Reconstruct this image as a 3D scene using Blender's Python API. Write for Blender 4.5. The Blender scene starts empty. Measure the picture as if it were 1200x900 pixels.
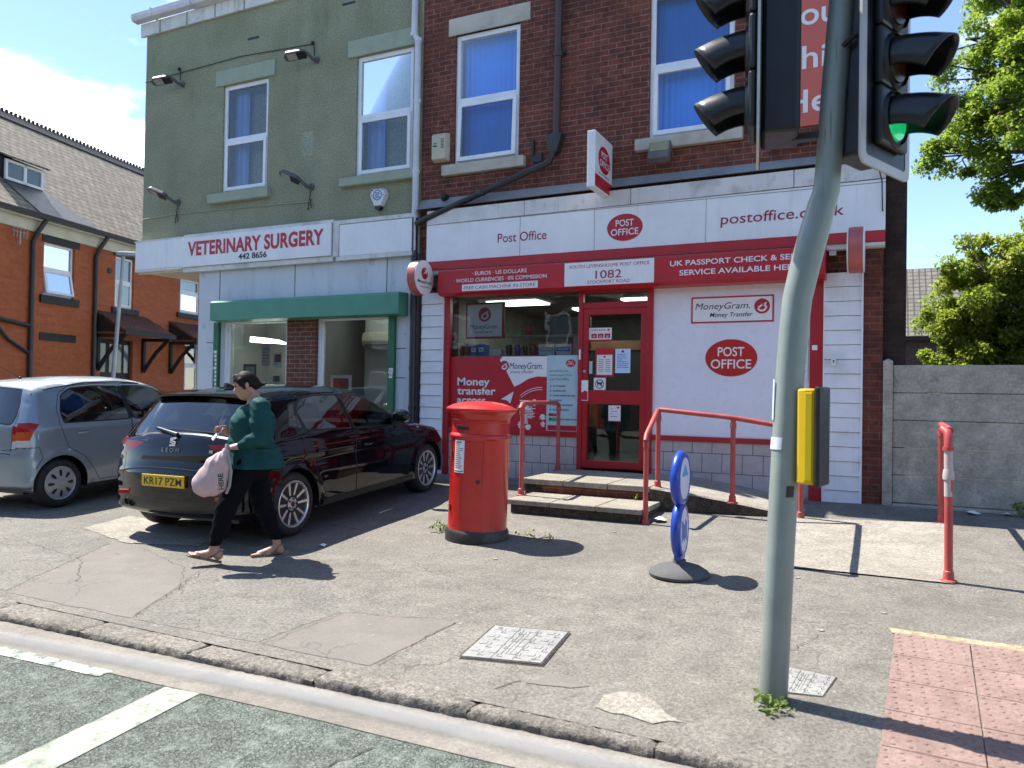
import bpy, bmesh, math, random
import numpy as np
from mathutils import Vector, Matrix
from mathutils.geometry import delaunay_2d_cdt

SC = bpy.context.scene
COL = SC.collection
R = math.radians
rng = random.Random(7)

# ------------------------------------------------------------------ camera
def cam_axes(yaw, pitch, roll):
    fwd = Vector((-math.sin(yaw)*math.cos(pitch), math.cos(yaw)*math.cos(pitch), math.sin(pitch)))
    a = Vector((math.cos(yaw), math.sin(yaw), 0)); u = a.cross(fwd)
    c, s = math.cos(roll), math.sin(roll)
    return c*a+s*u, -s*a+c*u, fwd
cr, cu, cf = cam_axes(R(25.951), R(.826), R(.977))
cd = bpy.data.cameras.new('camera'); cam = bpy.data.objects.new('camera', cd); COL.objects.link(cam)
m = Matrix.Identity(4)
for i in range(3):
    m[i][0] = cr[i]; m[i][1] = cu[i]; m[i][2] = -cf[i]
m[0][3], m[1][3], m[2][3] = 0, -9.9, 1.52
cam.matrix_world = m
cd.sensor_width = 36; cd.lens = 27.0; cd.clip_start = .02; cd.clip_end = 6000
cd.dof.use_dof = True; cd.dof.focus_distance = 7.0; cd.dof.aperture_fstop = 2.5
SC.camera = cam

# ------------------------------------------------------------------ light
SUN = Vector((-.60, .07, 1.0)).normalized()          # towards the sun
sl = bpy.data.lights.new('sun', 'SUN'); so = bpy.data.objects.new('sun', sl); COL.objects.link(so)
sl.energy = 4.5; sl.angle = R(.53); sl.color = (1, .955, .87)
so.rotation_euler = (-SUN).to_track_quat('-Z', 'Y').to_euler(); so.location = (-12, 4, 20)
W = bpy.data.worlds.new('World'); SC.world = W; W.use_nodes = True
nt = W.node_tree; N = nt.nodes; L = nt.links
N.clear()
out = N.new('ShaderNodeOutputWorld'); bg = N.new('ShaderNodeBackground')
sky = N.new('ShaderNodeTexSky'); sky.sky_type = 'NISHITA'; sky.sun_disc = False
sky.sun_elevation = math.asin(SUN.z); sky.sun_rotation = math.atan2(SUN.x, SUN.y)
sky.air_density = .85; sky.dust_density = .1; sky.ozone_density = 1.6; sky.altitude = 60
tc = N.new('ShaderNodeTexCoord')
sep = N.new('ShaderNodeSeparateXYZ'); L.new(tc.outputs['Generated'], sep.inputs[0])
mp = N.new('ShaderNodeMapping'); mp.inputs['Scale'].default_value = (1, 1, 2.6); mp.inputs['Location'].default_value = (.35, .1, .35)
L.new(tc.outputs['Generated'], mp.inputs[0])
nz = N.new('ShaderNodeTexNoise'); nz.inputs['Scale'].default_value = 2.0; nz.inputs['Detail'].default_value = 9; nz.inputs['Roughness'].default_value = .55
L.new(mp.outputs[0], nz.inputs['Vector'])
def wmath(op, a, b):
    n = N.new('ShaderNodeMath'); n.operation = op
    for i, v in enumerate((a, b)):
        if isinstance(v, (int, float)): n.inputs[i].default_value = v
        else: L.new(v, n.inputs[i])
    return n.outputs[0]
# more cloud towards the west (-X), thin wisps to the east
west = wmath('MULTIPLY', sep.outputs['X'], -.16)
north = wmath('MULTIPLY', wmath('MINIMUM', sep.outputs['Y'], .3), .30)
high = wmath('MULTIPLY', wmath('MAXIMUM', wmath('SUBTRACT', sep.outputs['Z'], .55), 0.), .22)  # extra cloud overhead, out of view, added as fill for the shaded fronts
dens = wmath('ADD', wmath('ADD', wmath('ADD', nz.outputs['Fac'], west), north), high)
rp = N.new('ShaderNodeMapRange'); rp.inputs['From Min'].default_value = .67; rp.inputs['From Max'].default_value = .78
rp.interpolation_type = 'SMOOTHSTEP'
L.new(dens, rp.inputs['Value'])
mx = N.new('ShaderNodeMix'); mx.data_type = 'RGBA'
mx.inputs['B'].default_value = (13.5, 13.7, 14.1, 1)
L.new(rp.outputs[0], mx.inputs['Factor']); L.new(sky.outputs[0], mx.inputs['A'])
L.new(mx.outputs['Result'], bg.inputs['Color']); bg.inputs['Strength'].default_value = .118
L.new(bg.outputs[0], out.inputs[0])
SC.view_settings.view_transform = 'Standard'; SC.view_settings.look = 'None'
SC.view_settings.exposure = 1.32; SC.view_settings.gamma = 1; SC.view_settings.use_curve_mapping = False
SC.cycles.max_bounces = 8; SC.cycles.transparent_max_bounces = 16
SC.cycles.caustics_reflective = False; SC.cycles.caustics_refractive = False
SC.cycles.use_denoising = True

# ------------------------------------------------------------------ ground profile
def gz(y):
    t = min(1., max(0., (y+6.7)/6.7))
    return .33*t**1.2

# ------------------------------------------------------------------ materials
def lin(c):
    return tuple(((v/255.)/12.92 if v/255. <= .04045 else ((v/255.+.055)/1.055)**2.4) for v in c)
class NT:
    def __init__(s, name):
        s.m = bpy.data.materials.new(name); s.m.use_nodes = True
        s.t = s.m.node_tree; s.N = s.t.nodes; s.L = s.t.links; s.N.clear()
        s.out = s.N.new('ShaderNodeOutputMaterial')
        s.tc = s.N.new('ShaderNodeTexCoord').outputs['Object']
    def n(s, typ, **kw):
        n = s.N.new(typ)
        for k, v in kw.items():
            if k.startswith('i_'):
                key = k[2:]; key = int(key) if key.isdigit() else key.replace('_', ' ')
                s.set(n.inputs[key], v)
            else: setattr(n, k, v)
        return n
    def set(s, sock, v):
        if hasattr(v, 'is_output'): s.L.new(v, sock)
        elif isinstance(v, (tuple, list)) and len(v) == 3 and sock.type == 'RGBA': sock.default_value = (*v, 1)
        else: sock.default_value = v
    def noise(s, scale, detail=4, rough=.55, vec=None, dist=0):
        return s.n('ShaderNodeTexNoise', i_Scale=scale, i_Detail=detail, i_Roughness=rough, i_Vector=vec or s.tc, i_Distortion=dist).outputs['Fac']
    def ramp(s, v, a, b, lo=0., hi=1.):
        return s.n('ShaderNodeMapRange', i_Value=v, i_From_Min=a, i_From_Max=b, i_To_Min=lo, i_To_Max=hi).outputs[0]
    def mix(s, f, a, b, mode='MIX'):
        n = s.n('ShaderNodeMix', data_type='RGBA', blend_type=mode)
        s.set(n.inputs['Factor'], f); s.set(n.inputs[6], a); s.set(n.inputs[7], b)
        return n.outputs[2]
    def math(s, op, a, b=0.):
        n = s.n('ShaderNodeMath', operation=op); s.set(n.inputs[0], a); s.set(n.inputs[1], b); return n.outputs[0]
    def map(s, scale=(1, 1, 1), rot=(0, 0, 0), loc=(0, 0, 0), vec=None):
        return s.n('ShaderNodeMapping', i_Vector=vec or s.tc, i_Scale=scale, i_Rotation=rot, i_Location=loc).outputs[0]
    def scalecol(s, col, f):
        v = s.n('ShaderNodeVectorMath', operation='SCALE'); s.set(v.inputs[0], col); s.set(v.inputs['Scale'], f); return v.outputs[0]
    def bump(s, h, strength=.3, dist=.01, normal=None):
        b = s.n('ShaderNodeBump', i_Height=h, i_Strength=strength, i_Distance=dist)
        if normal is not None: s.L.new(normal, b.inputs['Normal'])
        return b.outputs[0]
    def pbr(s, col, rough=.6, metal=0., spec=.5, normal=None, coat=0., coat_rough=.03, **kw):
        p = s.n('ShaderNodeBsdfPrincipled')
        s.set(p.inputs['Base Color'], col); s.set(p.inputs['Roughness'], rough); s.set(p.inputs['Metallic'], metal)
        s.set(p.inputs['Specular IOR Level'], spec); s.set(p.inputs['Coat Weight'], coat); s.set(p.inputs['Coat Roughness'], coat_rough)
        if normal is not None: s.L.new(normal, p.inputs['Normal'])
        for k, v in kw.items(): s.set(p.inputs[k.replace('_', ' ')], v)
        s.L.new(p.outputs[0], s.out.inputs[0]); return s.m
MAT = {}
def plain(name, col, rough=.5, metal=0., spec=.5, var=.14, vs=3., bump=.0, bs=120., coat=0., dirt=0., dcol=(.08, .07, .06), ds=2.2, streak=0., **kw):
    """a painted, plastic or metal surface: uneven tone, fine wear, optional grime"""
    t = NT(name)
    v = t.ramp(t.noise(vs, 6, .6), .3, .7, 1-var, 1+var)
    c = t.scalecol(col, v)
    if dirt:
        g = t.ramp(t.noise(ds, 8, .65), .52, .74, 0, dirt); c = t.mix(g, c, dcol)
    if streak:   # rain streaks running down the face
        g = t.math('MULTIPLY', t.ramp(t.noise(1., 6, .7, t.map((11, 11, .45))), .54, .74), t.ramp(t.noise(.8, 3), .42, .6)); c = t.mix(t.math('MULTIPLY', g, streak), c, dcol)
    nrm = t.bump(t.noise(bs, 3), bump, .004) if bump else None
    r = t.ramp(t.noise(vs*4, 4), .3, .7, max(.02, rough*.82), min(1, rough*1.15))
    MAT[name] = t.pbr(c, r, metal, spec, nrm, coat, **kw); return MAT[name]
def wallvec(t, ax='x'):
    s = t.n('ShaderNodeSeparateXYZ', i_0=t.tc); c = t.n('ShaderNodeCombineXYZ')
    t.L.new(s.outputs['X' if ax == 'x' else 'Y'], c.inputs[0]); t.L.new(s.outputs['Z'], c.inputs[1]); return c.outputs[0]
def brick(name, c1, c2, mortar, ax='x', bw=.225, bh=.075, ms=.006, soot=.5, sootcol=(.02, .015, .013), var=.35, ss=.9, tint=None):
    t = NT(name); v = wallvec(t, ax)
    b = t.n('ShaderNodeTexBrick', i_Vector=v, i_Scale=1., i_Mortar_Size=ms, i_Mortar_Smooth=.2, i_Bias=0., i_Brick_Width=bw, i_Row_Height=bh)
    t.set(b.inputs['Color1'], c1); t.set(b.inputs['Color2'], c2); t.set(b.inputs['Mortar'], mortar)
    c = t.scalecol(b.outputs['Color'], t.ramp(t.noise(9, 6, .65), .3, .7, 1-var, 1+var))
    if tint: c = t.mix(t.ramp(t.noise(1.3, 4), .56, .70, 0, .6), c, tint)
    c = t.mix(t.ramp(t.noise(ss, 7, .6), .45, .72, 0, soot), c, sootcol)
    h = t.math('ADD', t.math('MULTIPLY', b.outputs['Fac'], -1.), t.math('MULTIPLY', t.noise(60, 4), .4))
    MAT[name] = t.pbr(c, .88, 0, .25, t.bump(h, .55, .008)); return MAT[name]
def glassmat(name, tint=(.6, .68, .66), refl=1., rough=.01, base=.06):
    t = NT(name)
    tr = t.n('ShaderNodeBsdfTransparent', i_Color=tint); gl = t.n('ShaderNodeBsdfGlossy', i_Color=(1, 1, 1), i_Roughness=rough)
    wob = t.bump(t.noise(1.6, 2), .05, .05); t.L.new(wob, gl.inputs['Normal'])
    fr = t.n('ShaderNodeFresnel', i_IOR=1.52).outputs[0]
    f = t.math('ADD', t.math('MULTIPLY', fr, refl), base)
    mx = t.n('ShaderNodeMixShader'); t.set(mx.inputs[0], f); t.L.new(tr.outputs[0], mx.inputs[1]); t.L.new(gl.outputs[0], mx.inputs[2])
    t.L.new(mx.outputs[0], t.out.inputs[0]); MAT[name] = t.m; return t.m

# ------------------------------------------------------------------ mesh helpers
def root_loc(o):
    v = Vector((0, 0, 0))
    while o is not None:
        v = v + Vector(o.location); o = o.parent
    return v
def tag(o, label=None, cat=None, group=None, kind=None):
    for k, v in (('label', label), ('category', cat), ('group', group), ('kind', kind)):
        if v: o[k] = v
    return o
def thing(name, label, cat, loc=(0, 0, 0), rz=0., group=None):
    o = bpy.data.objects.new(name, None); COL.objects.link(o); o.location = loc; o.rotation_euler = (0, 0, rz)
    o.empty_display_size = .2
    return tag(o, label, cat, group)
class MB:
    def __init__(s): s.v = []; s.f = []; s.mi = []; s.cur = 0
    def add(s, vs, fs, M=None):
        k = len(s.v)
        s.v += [tuple(M @ Vector(p)) if M is not None else tuple(p) for p in vs]
        s.f += [tuple(k+i for i in f) for f in fs]; s.mi += [s.cur]*len(fs); return s
    def box(s, x0, x1, y0, y1, z0, z1, M=None):
        return s.add([(x0,y0,z0),(x1,y0,z0),(x1,y1,z0),(x0,y1,z0),(x0,y0,z1),(x1,y0,z1),(x1,y1,z1),(x0,y1,z1)],
                     [(0,3,2,1),(4,5,6,7),(0,1,5,4),(1,2,6,5),(2,3,7,6),(3,0,4,7)], M)
    def pane(s, x0, x1, y, z0, z1, M=None): return s.add([(x0,y,z0),(x1,y,z0),(x1,y,z1),(x0,y,z1)], [(0, 1, 2, 3)], M)
    def quad(s, a, b, c, d): return s.add([a, b, c, d], [(0, 1, 2, 3)])
    def prism(s, poly, f0, f1, M=None):
        """poly of 2-D points, f0/f1 map a 2-D point to the two faces"""
        n = len(poly); vs = [f0(p) for p in poly]+[f1(p) for p in poly]
        fs = [tuple(range(n-1, -1, -1)), tuple(range(n, 2*n))]+[(i, (i+1) % n, n+(i+1) % n, n+i) for i in range(n)]
        return s.add(vs, fs, M)
    def xz(s, poly, y0, y1, M=None):      # y1 in front (towards -Y)
        return s.prism(poly, lambda p: (p[0], y0, p[1]), lambda p: (p[0], y1, p[1]), M)
    def xy(s, poly, z0, z1, M=None): return s.prism(poly, lambda p: (p[0], p[1], z0), lambda p: (p[0], p[1], z1), M)
    def tube(s, pts, r, n=12, cap=True, M=None):
        pts = [Vector(p) for p in pts]; rr = r if isinstance(r, (list, tuple)) else [r]*len(pts)
        vs = []; fs = []; up = None
        for i, p in enumerate(pts):
            d = (pts[min(i+1, len(pts)-1)]-pts[max(i-1, 0)]).normalized()
            if up is None: up = Vector((0, 0, 1)) if abs(d.z) < .9 else Vector((1, 0, 0))
            a = d.cross(up).normalized(); b = a.cross(d).normalized(); up = b
            for k in range(n):
                t = 2*math.pi*k/n; vs.append(p+(a*math.cos(t)+b*math.sin(t))*rr[i])
        for i in range(len(pts)-1):
            for k in range(n): fs.append((i*n+k, i*n+(k+1) % n, (i+1)*n+(k+1) % n, (i+1)*n+k))
        if cap: fs += [tuple(range(n-1, -1, -1)), tuple(range((len(pts)-1)*n, len(pts)*n))]
        return s.add(vs, fs, M)
    def lathe(s, prof, c=(0, 0, 0), n=48, M=None, cap=True):
        vs = []; fs = []
        for r, z in prof:
            for k in range(n):
                t = 2*math.pi*k/n; vs.append((c[0]+r*math.cos(t), c[1]+r*math.sin(t), c[2]+z))
        for i in range(len(prof)-1):
            for k in range(n): fs.append((i*n+k, i*n+(k+1) % n, (i+1)*n+(k+1) % n, (i+1)*n+k))
        if cap: fs += [tuple(range(n-1, -1, -1)), tuple(range((len(prof)-1)*n, len(prof)*n))]
        return s.add(vs, fs, M)
    def sphere(s, c, r, n=14, M=None):
        r = r if isinstance(r, (tuple, list)) else (r, r, r)
        vs = []; fs = []
        for i in range(n//2+1):
            a = math.pi*i/(n//2)
            for k in range(n):
                t = 2*math.pi*k/n; vs.append((c[0]+r[0]*math.sin(a)*math.cos(t), c[1]+r[1]*math.sin(a)*math.sin(t), c[2]+r[2]*math.cos(a)))
        for i in range(n//2):
            for k in range(n): fs.append((i*n+k, (i+1)*n+k, (i+1)*n+(k+1) % n, i*n+(k+1) % n))
        return s.add(vs, fs, M)
    def obj(s, name, mat, parent=None, world=True, bevel=0., smooth=False, seg=2, label=None, merge=True):
        me = bpy.data.meshes.new(name)
        if parent is not None: off = root_loc(parent) if world else Vector((0, 0, 0))
        elif world and s.v:
            a = np.array(s.v); off = Vector((float(a[:, 0].min()+a[:, 0].max())/2, float(a[:, 1].min()+a[:, 1].max())/2, float(a[:, 2].min())))
        else: off = Vector((0, 0, 0))
        vs = [(p[0]-off.x, p[1]-off.y, p[2]-off.z) for p in s.v]
        me.from_pydata(vs, [], s.f)
        bm = bmesh.new(); bm.from_mesh(me)
        if merge: bmesh.ops.remove_doubles(bm, verts=bm.verts, dist=1e-5)
        bmesh.ops.recalc_face_normals(bm, faces=bm.faces)
        bm.to_mesh(me); bm.free()
        mats = mat if isinstance(mat, (list, tuple)) else [mat]
        for q in mats: me.materials.append(MAT[q] if isinstance(q, str) else q)
        if len(mats) > 1 and len(me.polygons) == len(s.mi): me.polygons.foreach_set('material_index', s.mi)
        o = bpy.data.objects.new(name, me); COL.objects.link(o)
        if parent is not None: o.parent = parent
        else: o.location = off
        if smooth:
            me.polygons.foreach_set('use_smooth', [True]*len(me.polygons))
            me.set_sharp_from_angle(angle=R(smooth if smooth is not True and smooth > 1 else 40))
        if bevel:
            b = o.modifiers.new('bevel', 'BEVEL'); b.width = bevel; b.segments = seg; b.limit_method = 'ANGLE'; b.angle_limit = R(35)
            b.harden_normals = False
        if label: o['label'] = label
        return o
def one(name, mb, mat, label, cat, group=None, **kw):
    """a thing that is a single mesh"""
    return tag(mb.obj(name, mat, **kw), label, cat, group)
def setting(name, mb, mat, **kw):
    o = mb.obj(name, mat, **kw); o['kind'] = 'structure'; return o

_tc = {}
def text_mesh(body, bold=0., shear=0., spacing=1.):
    """flat lettering, cap height 1, origin at left baseline"""
    key = (body, bold, shear, spacing)
    if key in _tc: return _tc[key]
    cu_ = bpy.data.curves.new('t', 'FONT'); cu_.body = body; cu_.size = 1.; cu_.offset = bold; cu_.shear = shear; cu_.space_character = spacing
    cu_.resolution_u = 4; cu_.fill_mode = 'BOTH'
    o = bpy.data.objects.new('t', cu_); COL.objects.link(o)
    dg = bpy.context.evaluated_depsgraph_get(); ev = o.evaluated_get(dg); me = ev.to_mesh()
    vs = np.array([v.co[:] for v in me.vertices]); fs = [tuple(p.vertices) for p in me.polygons]
    ev.to_mesh_clear(); bpy.data.objects.remove(o); bpy.data.curves.remove(cu_)
    vs = vs/.73                                     # cap height of the built-in font
    _tc[key] = (vs, fs); return _tc[key]
def put_text(mb, body, x, z, h, y, width=None, bold=0., shear=0., align='c', M=None, spacing=1.):
    """lettering in the XZ plane at depth y; h = cap height, width = total width (stretches)"""
    vs, fs = text_mesh(body, bold, shear, spacing)
    x0, x1 = vs[:, 0].min(), vs[:, 0].max(); w = x1-x0
    kx = (width/w) if width else h
    sh = {'c': -(x0+x1)/2, 'l': -x0, 'r': -x1}[align]
    P = [(x+(p[0]+sh)*kx, y, z+p[1]*h) for p in vs]
    mb.add(P, fs, M); return mb
def split_apart(o, gap=.12):
    """loose pieces that stand clear of each other become objects of their own"""
    bm = bmesh.new(); bm.from_mesh(o.data); seen = {}; isl = []
    for v in bm.verts:
        if v.index in seen: continue
        st_, grp = [v], []; seen[v.index] = len(isl)
        while st_:
            a = st_.pop(); grp.append(a)
            for e in a.link_edges:
                b = e.other_vert(a)
                if b.index not in seen: seen[b.index] = len(isl); st_.append(b)
        c = np.array([q.co[:] for q in grp]); isl.append((c.min(0), c.max(0)))
    par = list(range(len(isl)))
    def find(i):
        while par[i] != i: i = par[i]
        return i
    for i in range(len(isl)):
        for j in range(i):
            if np.all(np.maximum(isl[i][0]-isl[j][1], isl[j][0]-isl[i][1]) < gap): par[find(i)] = find(j)
    roots = sorted({find(i) for i in range(len(isl))})
    if len(roots) > 1:
        for r_ in roots[1:]:
            b2 = bm.copy(); bmesh.ops.delete(b2, geom=[v for v in b2.verts if find(seen[v.index]) != r_], context='VERTS')
            me = o.data.copy(); b2.to_mesh(me); b2.free(); c = o.copy(); c.data = me; COL.objects.link(c)
        bmesh.ops.delete(bm, geom=[v for v in bm.verts if find(seen[v.index]) != roots[0]], context='VERTS'); bm.to_mesh(o.data)
    bm.free()
def ell(cx, cz, rx, rz, n=40): return [(cx+rx*math.cos(2*math.pi*i/n), cz+rz*math.sin(2*math.pi*i/n)) for i in range(n)]
def rect(x0, x1, z0, z1): return [(x0, z0), (x1, z0), (x1, z1), (x0, z1)]
def inpoly(p, poly):
    x, y = p; c = False; j = len(poly)-1
    for i in range(len(poly)):
        xi, yi = poly[i]; xj, yj = poly[j]
        if (yi > y) != (yj > y) and x < (xj-xi)*(y-yi)/(yj-yi)+xi: c = not c
        j = i
    return c
def wall_with_holes(mb, x0, x1, z0, z1, holes, y0, y1, M=None):
    """slab of wall in the XZ plane, y1 front face, with rectangular openings (real reveals)"""
    xs = sorted({x0, x1, *[h[0] for h in holes], *[h[1] for h in holes]}); zs = sorted({z0, z1, *[h[2] for h in holes], *[h[3] for h in holes]})
    xs = [x for x in xs if x0 <= x <= x1]; zs = [z for z in zs if z0 <= z <= z1]
    solid = lambda i, k: 0 <= i < len(xs)-1 and 0 <= k < len(zs)-1 and not any(h[0] < (xs[i]+xs[i+1])/2 < h[1] and h[2] < (zs[k]+zs[k+1])/2 < h[3] for h in holes)
    for i in range(len(xs)-1):
        for k in range(len(zs)-1):
            if not solid(i, k): continue
            a, b, c, d = xs[i], xs[i+1], zs[k], zs[k+1]
            vs = [(a, y1, c), (b, y1, c), (b, y1, d), (a, y1, d), (a, y0, c), (b, y0, c), (b, y0, d), (a, y0, d)]
            fs = [(0, 1, 2, 3), (7, 6, 5, 4)]
            if not solid(i-1, k): fs.append((4, 0, 3, 7))
            if not solid(i+1, k): fs.append((1, 5, 6, 2))
            if not solid(i, k-1): fs.append((4, 5, 1, 0))
            if not solid(i, k+1): fs.append((3, 2, 6, 7))
            mb.add(vs, fs, M)
    return mb
# ------------------------------------------------------------------ materials of the place
def ground_mat(name, c1, c2, speck=.35, ss=260, crack=.0, cs=1.1, blot=.5, rough=.9, bump=.5, stain=.35, agg=0., light=(.34, .31, .26), chip=0., bd=.012):
    t = NT(name)
    c = t.mix(t.ramp(t.noise(.9, 6, .6), .35, .65), c1, c2)
    c = t.scalecol(c, t.ramp(t.noise(4.5, 7, .65), .3, .7, 1-blot*.4, 1+blot*.4))
    n1 = t.noise(ss, 3, .7); c = t.scalecol(c, t.ramp(n1, .3, .7, 1-speck, 1+speck)); n2 = t.noise(ss*.26, 3, .75); c = t.scalecol(c, t.ramp(n2, .34, .66, 1-speck*.9, 1+speck*.8))
    vo = t.n('ShaderNodeTexVoronoi', i_Scale=ss*.42)
    if agg:   # pale aggregate chips
        c = t.mix(t.math('MULTIPLY', t.ramp(vo.outputs['Distance'], .22, .12), t.ramp(t.noise(ss*.15, 2), .5, .6, 0, agg)), c, light)
    c = t.mix(t.ramp(t.noise(.55, 8, .68), .53, .72, 0, stain), c, tuple(v*.55 for v in c1))
    c = t.mix(t.ramp(t.noise(18, 3, .5), .70, .74, 0, .55), c, light)
    sp = t.n('ShaderNodeTexVoronoi', i_Scale=3.4); c = t.mix(t.math('MULTIPLY', t.ramp(sp.outputs['Distance'], .085, .06), t.ramp(t.n('ShaderNodeSeparateColor', i_0=sp.outputs['Color']).outputs[0], .55, .6, 0, .4)), c, tuple(v*.45 for v in c1))
    c = t.mix(t.ramp(t.noise(1.7, 6, .7, dist=.8), .62, .72, 0, .32), c, tuple(v*.5 for v in c1))
    h = t.math('ADD', t.math('MULTIPLY', n1, .5), t.math('MULTIPLY', n2, 1.2))
    if crack:
        dv = t.n('ShaderNodeVectorMath', operation='ADD'); t.L.new(t.tc, dv.inputs[0])
        nn = t.n('ShaderNodeTexNoise', i_Scale=3.2, i_Detail=5, i_Vector=t.tc); sc = t.n('ShaderNodeVectorMath', operation='SCALE', i_Scale=.42); t.L.new(nn.outputs['Color'], sc.inputs[0]); t.L.new(sc.outputs[0], dv.inputs[1])
        v2 = t.n('ShaderNodeTexVoronoi', feature='DISTANCE_TO_EDGE', i_Scale=cs, i_Vector=dv.outputs[0])
        ln = t.ramp(v2.outputs['Distance'], .013, .003); mask = t.ramp(t.noise(.8, 3), .52, .64)
        k = t.math('MULTIPLY', t.math('MULTIPLY', ln, mask), crack)
        c = t.mix(k, c, (.028, .025, .022)); h = t.math('SUBTRACT', h, t.math('MULTIPLY', k, 1.6))
    if chip:   # worn surface dressing: pits between the chippings
        wv = t.n('ShaderNodeVectorMath', operation='ADD'); t.L.new(t.tc, wv.inputs[0]); wn = t.n('ShaderNodeTexNoise', i_Scale=55., i_Detail=3, i_Vector=t.tc); ws = t.n('ShaderNodeVectorMath', operation='SCALE', i_Scale=.016); t.L.new(wn.outputs['Color'], ws.inputs[0]); t.L.new(ws.outputs[0], wv.inputs[1])
        v3 = t.n('ShaderNodeTexVoronoi', feature='DISTANCE_TO_EDGE', i_Scale=48., i_Vector=wv.outputs[0]); pit = t.math('MULTIPLY', t.ramp(v3.outputs['Distance'], .16, .05), t.ramp(t.noise(7, 5, .6), .40, .62))
        c = t.mix(t.math('MULTIPLY', pit, chip), c, tuple(v*.35 for v in c1)); h = t.math('SUBTRACT', h, t.math('MULTIPLY', pit, 1.5))
    MAT[name] = t.pbr(c, rough, 0, .25, t.bump(h, bump, bd)); return MAT[name]
ground_mat('asphalt_pavement', (.158, .146, .127), (.190, .176, .154), .42, 210, .35, 1.0, .45, agg=.5)
ground_mat('asphalt_dark', (.155, .145, .125), (.185, .173, .148), .42, 210, .3, 1.5, .4, agg=.4)
ground_mat('asphalt_old', (.150, .141, .125), (.182, .171, .150), .45, 180, .55, 3.2, .45, agg=.5)
ground_mat('mastic_patch', (.160, .145, .129), (.178, .162, .145), .13, 260, .4, 1.7, .25, bump=.2, agg=.2)
ground_mat('concrete_pale', (.26, .235, .198), (.31, .282, .24), .30, 130, 0, 1, .5, agg=.6, light=(.5, .46, .4), bump=.8)
ground_mat('kerb_stone', (.180, .162, .138), (.22, .199, .172), .5, 150, 0, 1, .7, agg=.35, bump=1.)
ground_mat('gutter_concrete', (.19, .172, .148), (.225, .205, .178), .2, 180, .2, 1, .5, bump=.4)
ground_mat('road_green', (.18, .205, .175), (.205, .232, .20), .42, 150, .2, .8, .4, agg=.35, light=(.26, .30, .27), bump=1., stain=.15, chip=.38, bd=.02)
ground_mat('earth', (.10, .09, .07), (.13, .12, .09), .3, 60)
ground_mat('tarmac', (.06, .06, .058), (.085, .083, .08), .3, 120)
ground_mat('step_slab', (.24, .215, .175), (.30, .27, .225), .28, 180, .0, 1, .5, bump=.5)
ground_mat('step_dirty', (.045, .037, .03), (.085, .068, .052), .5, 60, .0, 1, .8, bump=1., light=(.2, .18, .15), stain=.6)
ground_mat('fence_concrete', (.34, .312, .26), (.43, .40, .34), .18, 120, .5, .9, .75, bump=.5, stain=.6)
ground_mat('iron_cover', (.23, .225, .215), (.28, .275, .265), .15, 140, 0, 1, .4, bump=.3)
ground_mat('tactile_red', (.215, .142, .122), (.25, .172, .15), .2, 160, 0, 1, .5, bump=.4, light=(.3, .22, .19))
ground_mat('sand_strip', (.30, .235, .14), (.36, .30, .20), .35, 120, 0, 1, .8, bump=.7)
# worn road paint
t = NT('road_paint')
h = t.noise(170, 3, .7)
wear = t.ramp(t.math('ADD', t.noise(7, 8, .7), t.math('MULTIPLY', h, .35)), .66, .80)
c = t.mix(wear, (.40, .42, .33), (.17, .20, .17)); c = t.scalecol(c, t.ramp(t.noise(30, 5), .3, .7, .85, 1.12))
MAT['road_paint'] = t.pbr(c, .8, 0, .3, t.bump(h, .7, .01))
t = NT('road_paint_worn')
wear = t.ramp(t.noise(9, 8, .75), .45, .56)
MAT['road_paint_worn'] = t.pbr(t.mix(wear, (.55, .57, .45), (.115, .145, .128)), .85, 0, .3, t.bump(h, .7, .01))

brick('brick_post', (.195, .058, .038), (.135, .043, .032), (.23, .165, .14), var=.42, soot=.55, ss=1.1, tint=(.25, .085, .045), ms=.0055)
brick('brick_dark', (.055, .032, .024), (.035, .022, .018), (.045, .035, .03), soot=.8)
brick('brick_pier_red', (.20, .05, .03), (.13, .04, .028), (.16, .10, .08), soot=.75, ss=1.4)
brick('brick_shop_pier', (.17, .062, .042), (.125, .05, .036), (.24, .19, .16), soot=.15)
brick('brick_orange', (.43, .128, .058), (.36, .104, .048), (.42, .15, .08), soot=.22, ss=.5, var=.16, ms=.003, sootcol=(.17, .045, .02))
brick('brick_far', (.10, .055, .04), (.07, .045, .035), (.12, .10, .085), soot=.2)
brick('tile_white', (.50, .44, .43), (.46, .405, .395), (.20, .16, .15), bw=.25, bh=.245, ms=.006, soot=.35, ss=3., sootcol=(.30, .22, .20), var=.1)
t = NT('pebbledash')
n1 = t.noise(42, 4, .75)
c = t.mix(t.ramp(t.noise(1.1, 7, .62), .33, .68), (.245, .252, .165), (.33, .335, .232))
c = t.scalecol(c, t.ramp(n1, .3, .7, .5, 1.5)); c = t.mix(t.ramp(t.noise(.7, 8, .7, t.map((1.6, 1, .5))), .55, .75, 0, .5), c, (.085, .095, .055))
MAT['pebbledash'] = t.pbr(c, .95, 0, .2, t.bump(n1, .9, .012))
t = NT('painted_blockwork')     # pale blue painted masonry, chipped
c = t.mix(t.ramp(t.noise(.9, 6), .35, .68), (.56, .60, .64), (.64, .68, .72))
c = t.mix(t.ramp(t.noise(2.6, 9, .72), .60, .66, 0, .75), c, (.30, .335, .37)); c = t.mix(t.ramp(t.noise(1.3, 8, .7, t.map((2.5, 1, .35))), .5, .8, 0, .5), c, (.25, .24, .22))
MAT['painted_blockwork'] = t.pbr(c, .75, 0, .35, t.bump(t.noise(14, 6), .4, .01))
t = NT('slate')
v = t.n('ShaderNodeTexBrick', i_Vector=t.tc, i_Scale=1., i_Mortar_Size=.012, i_Brick_Width=.26, i_Row_Height=.21)
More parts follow.
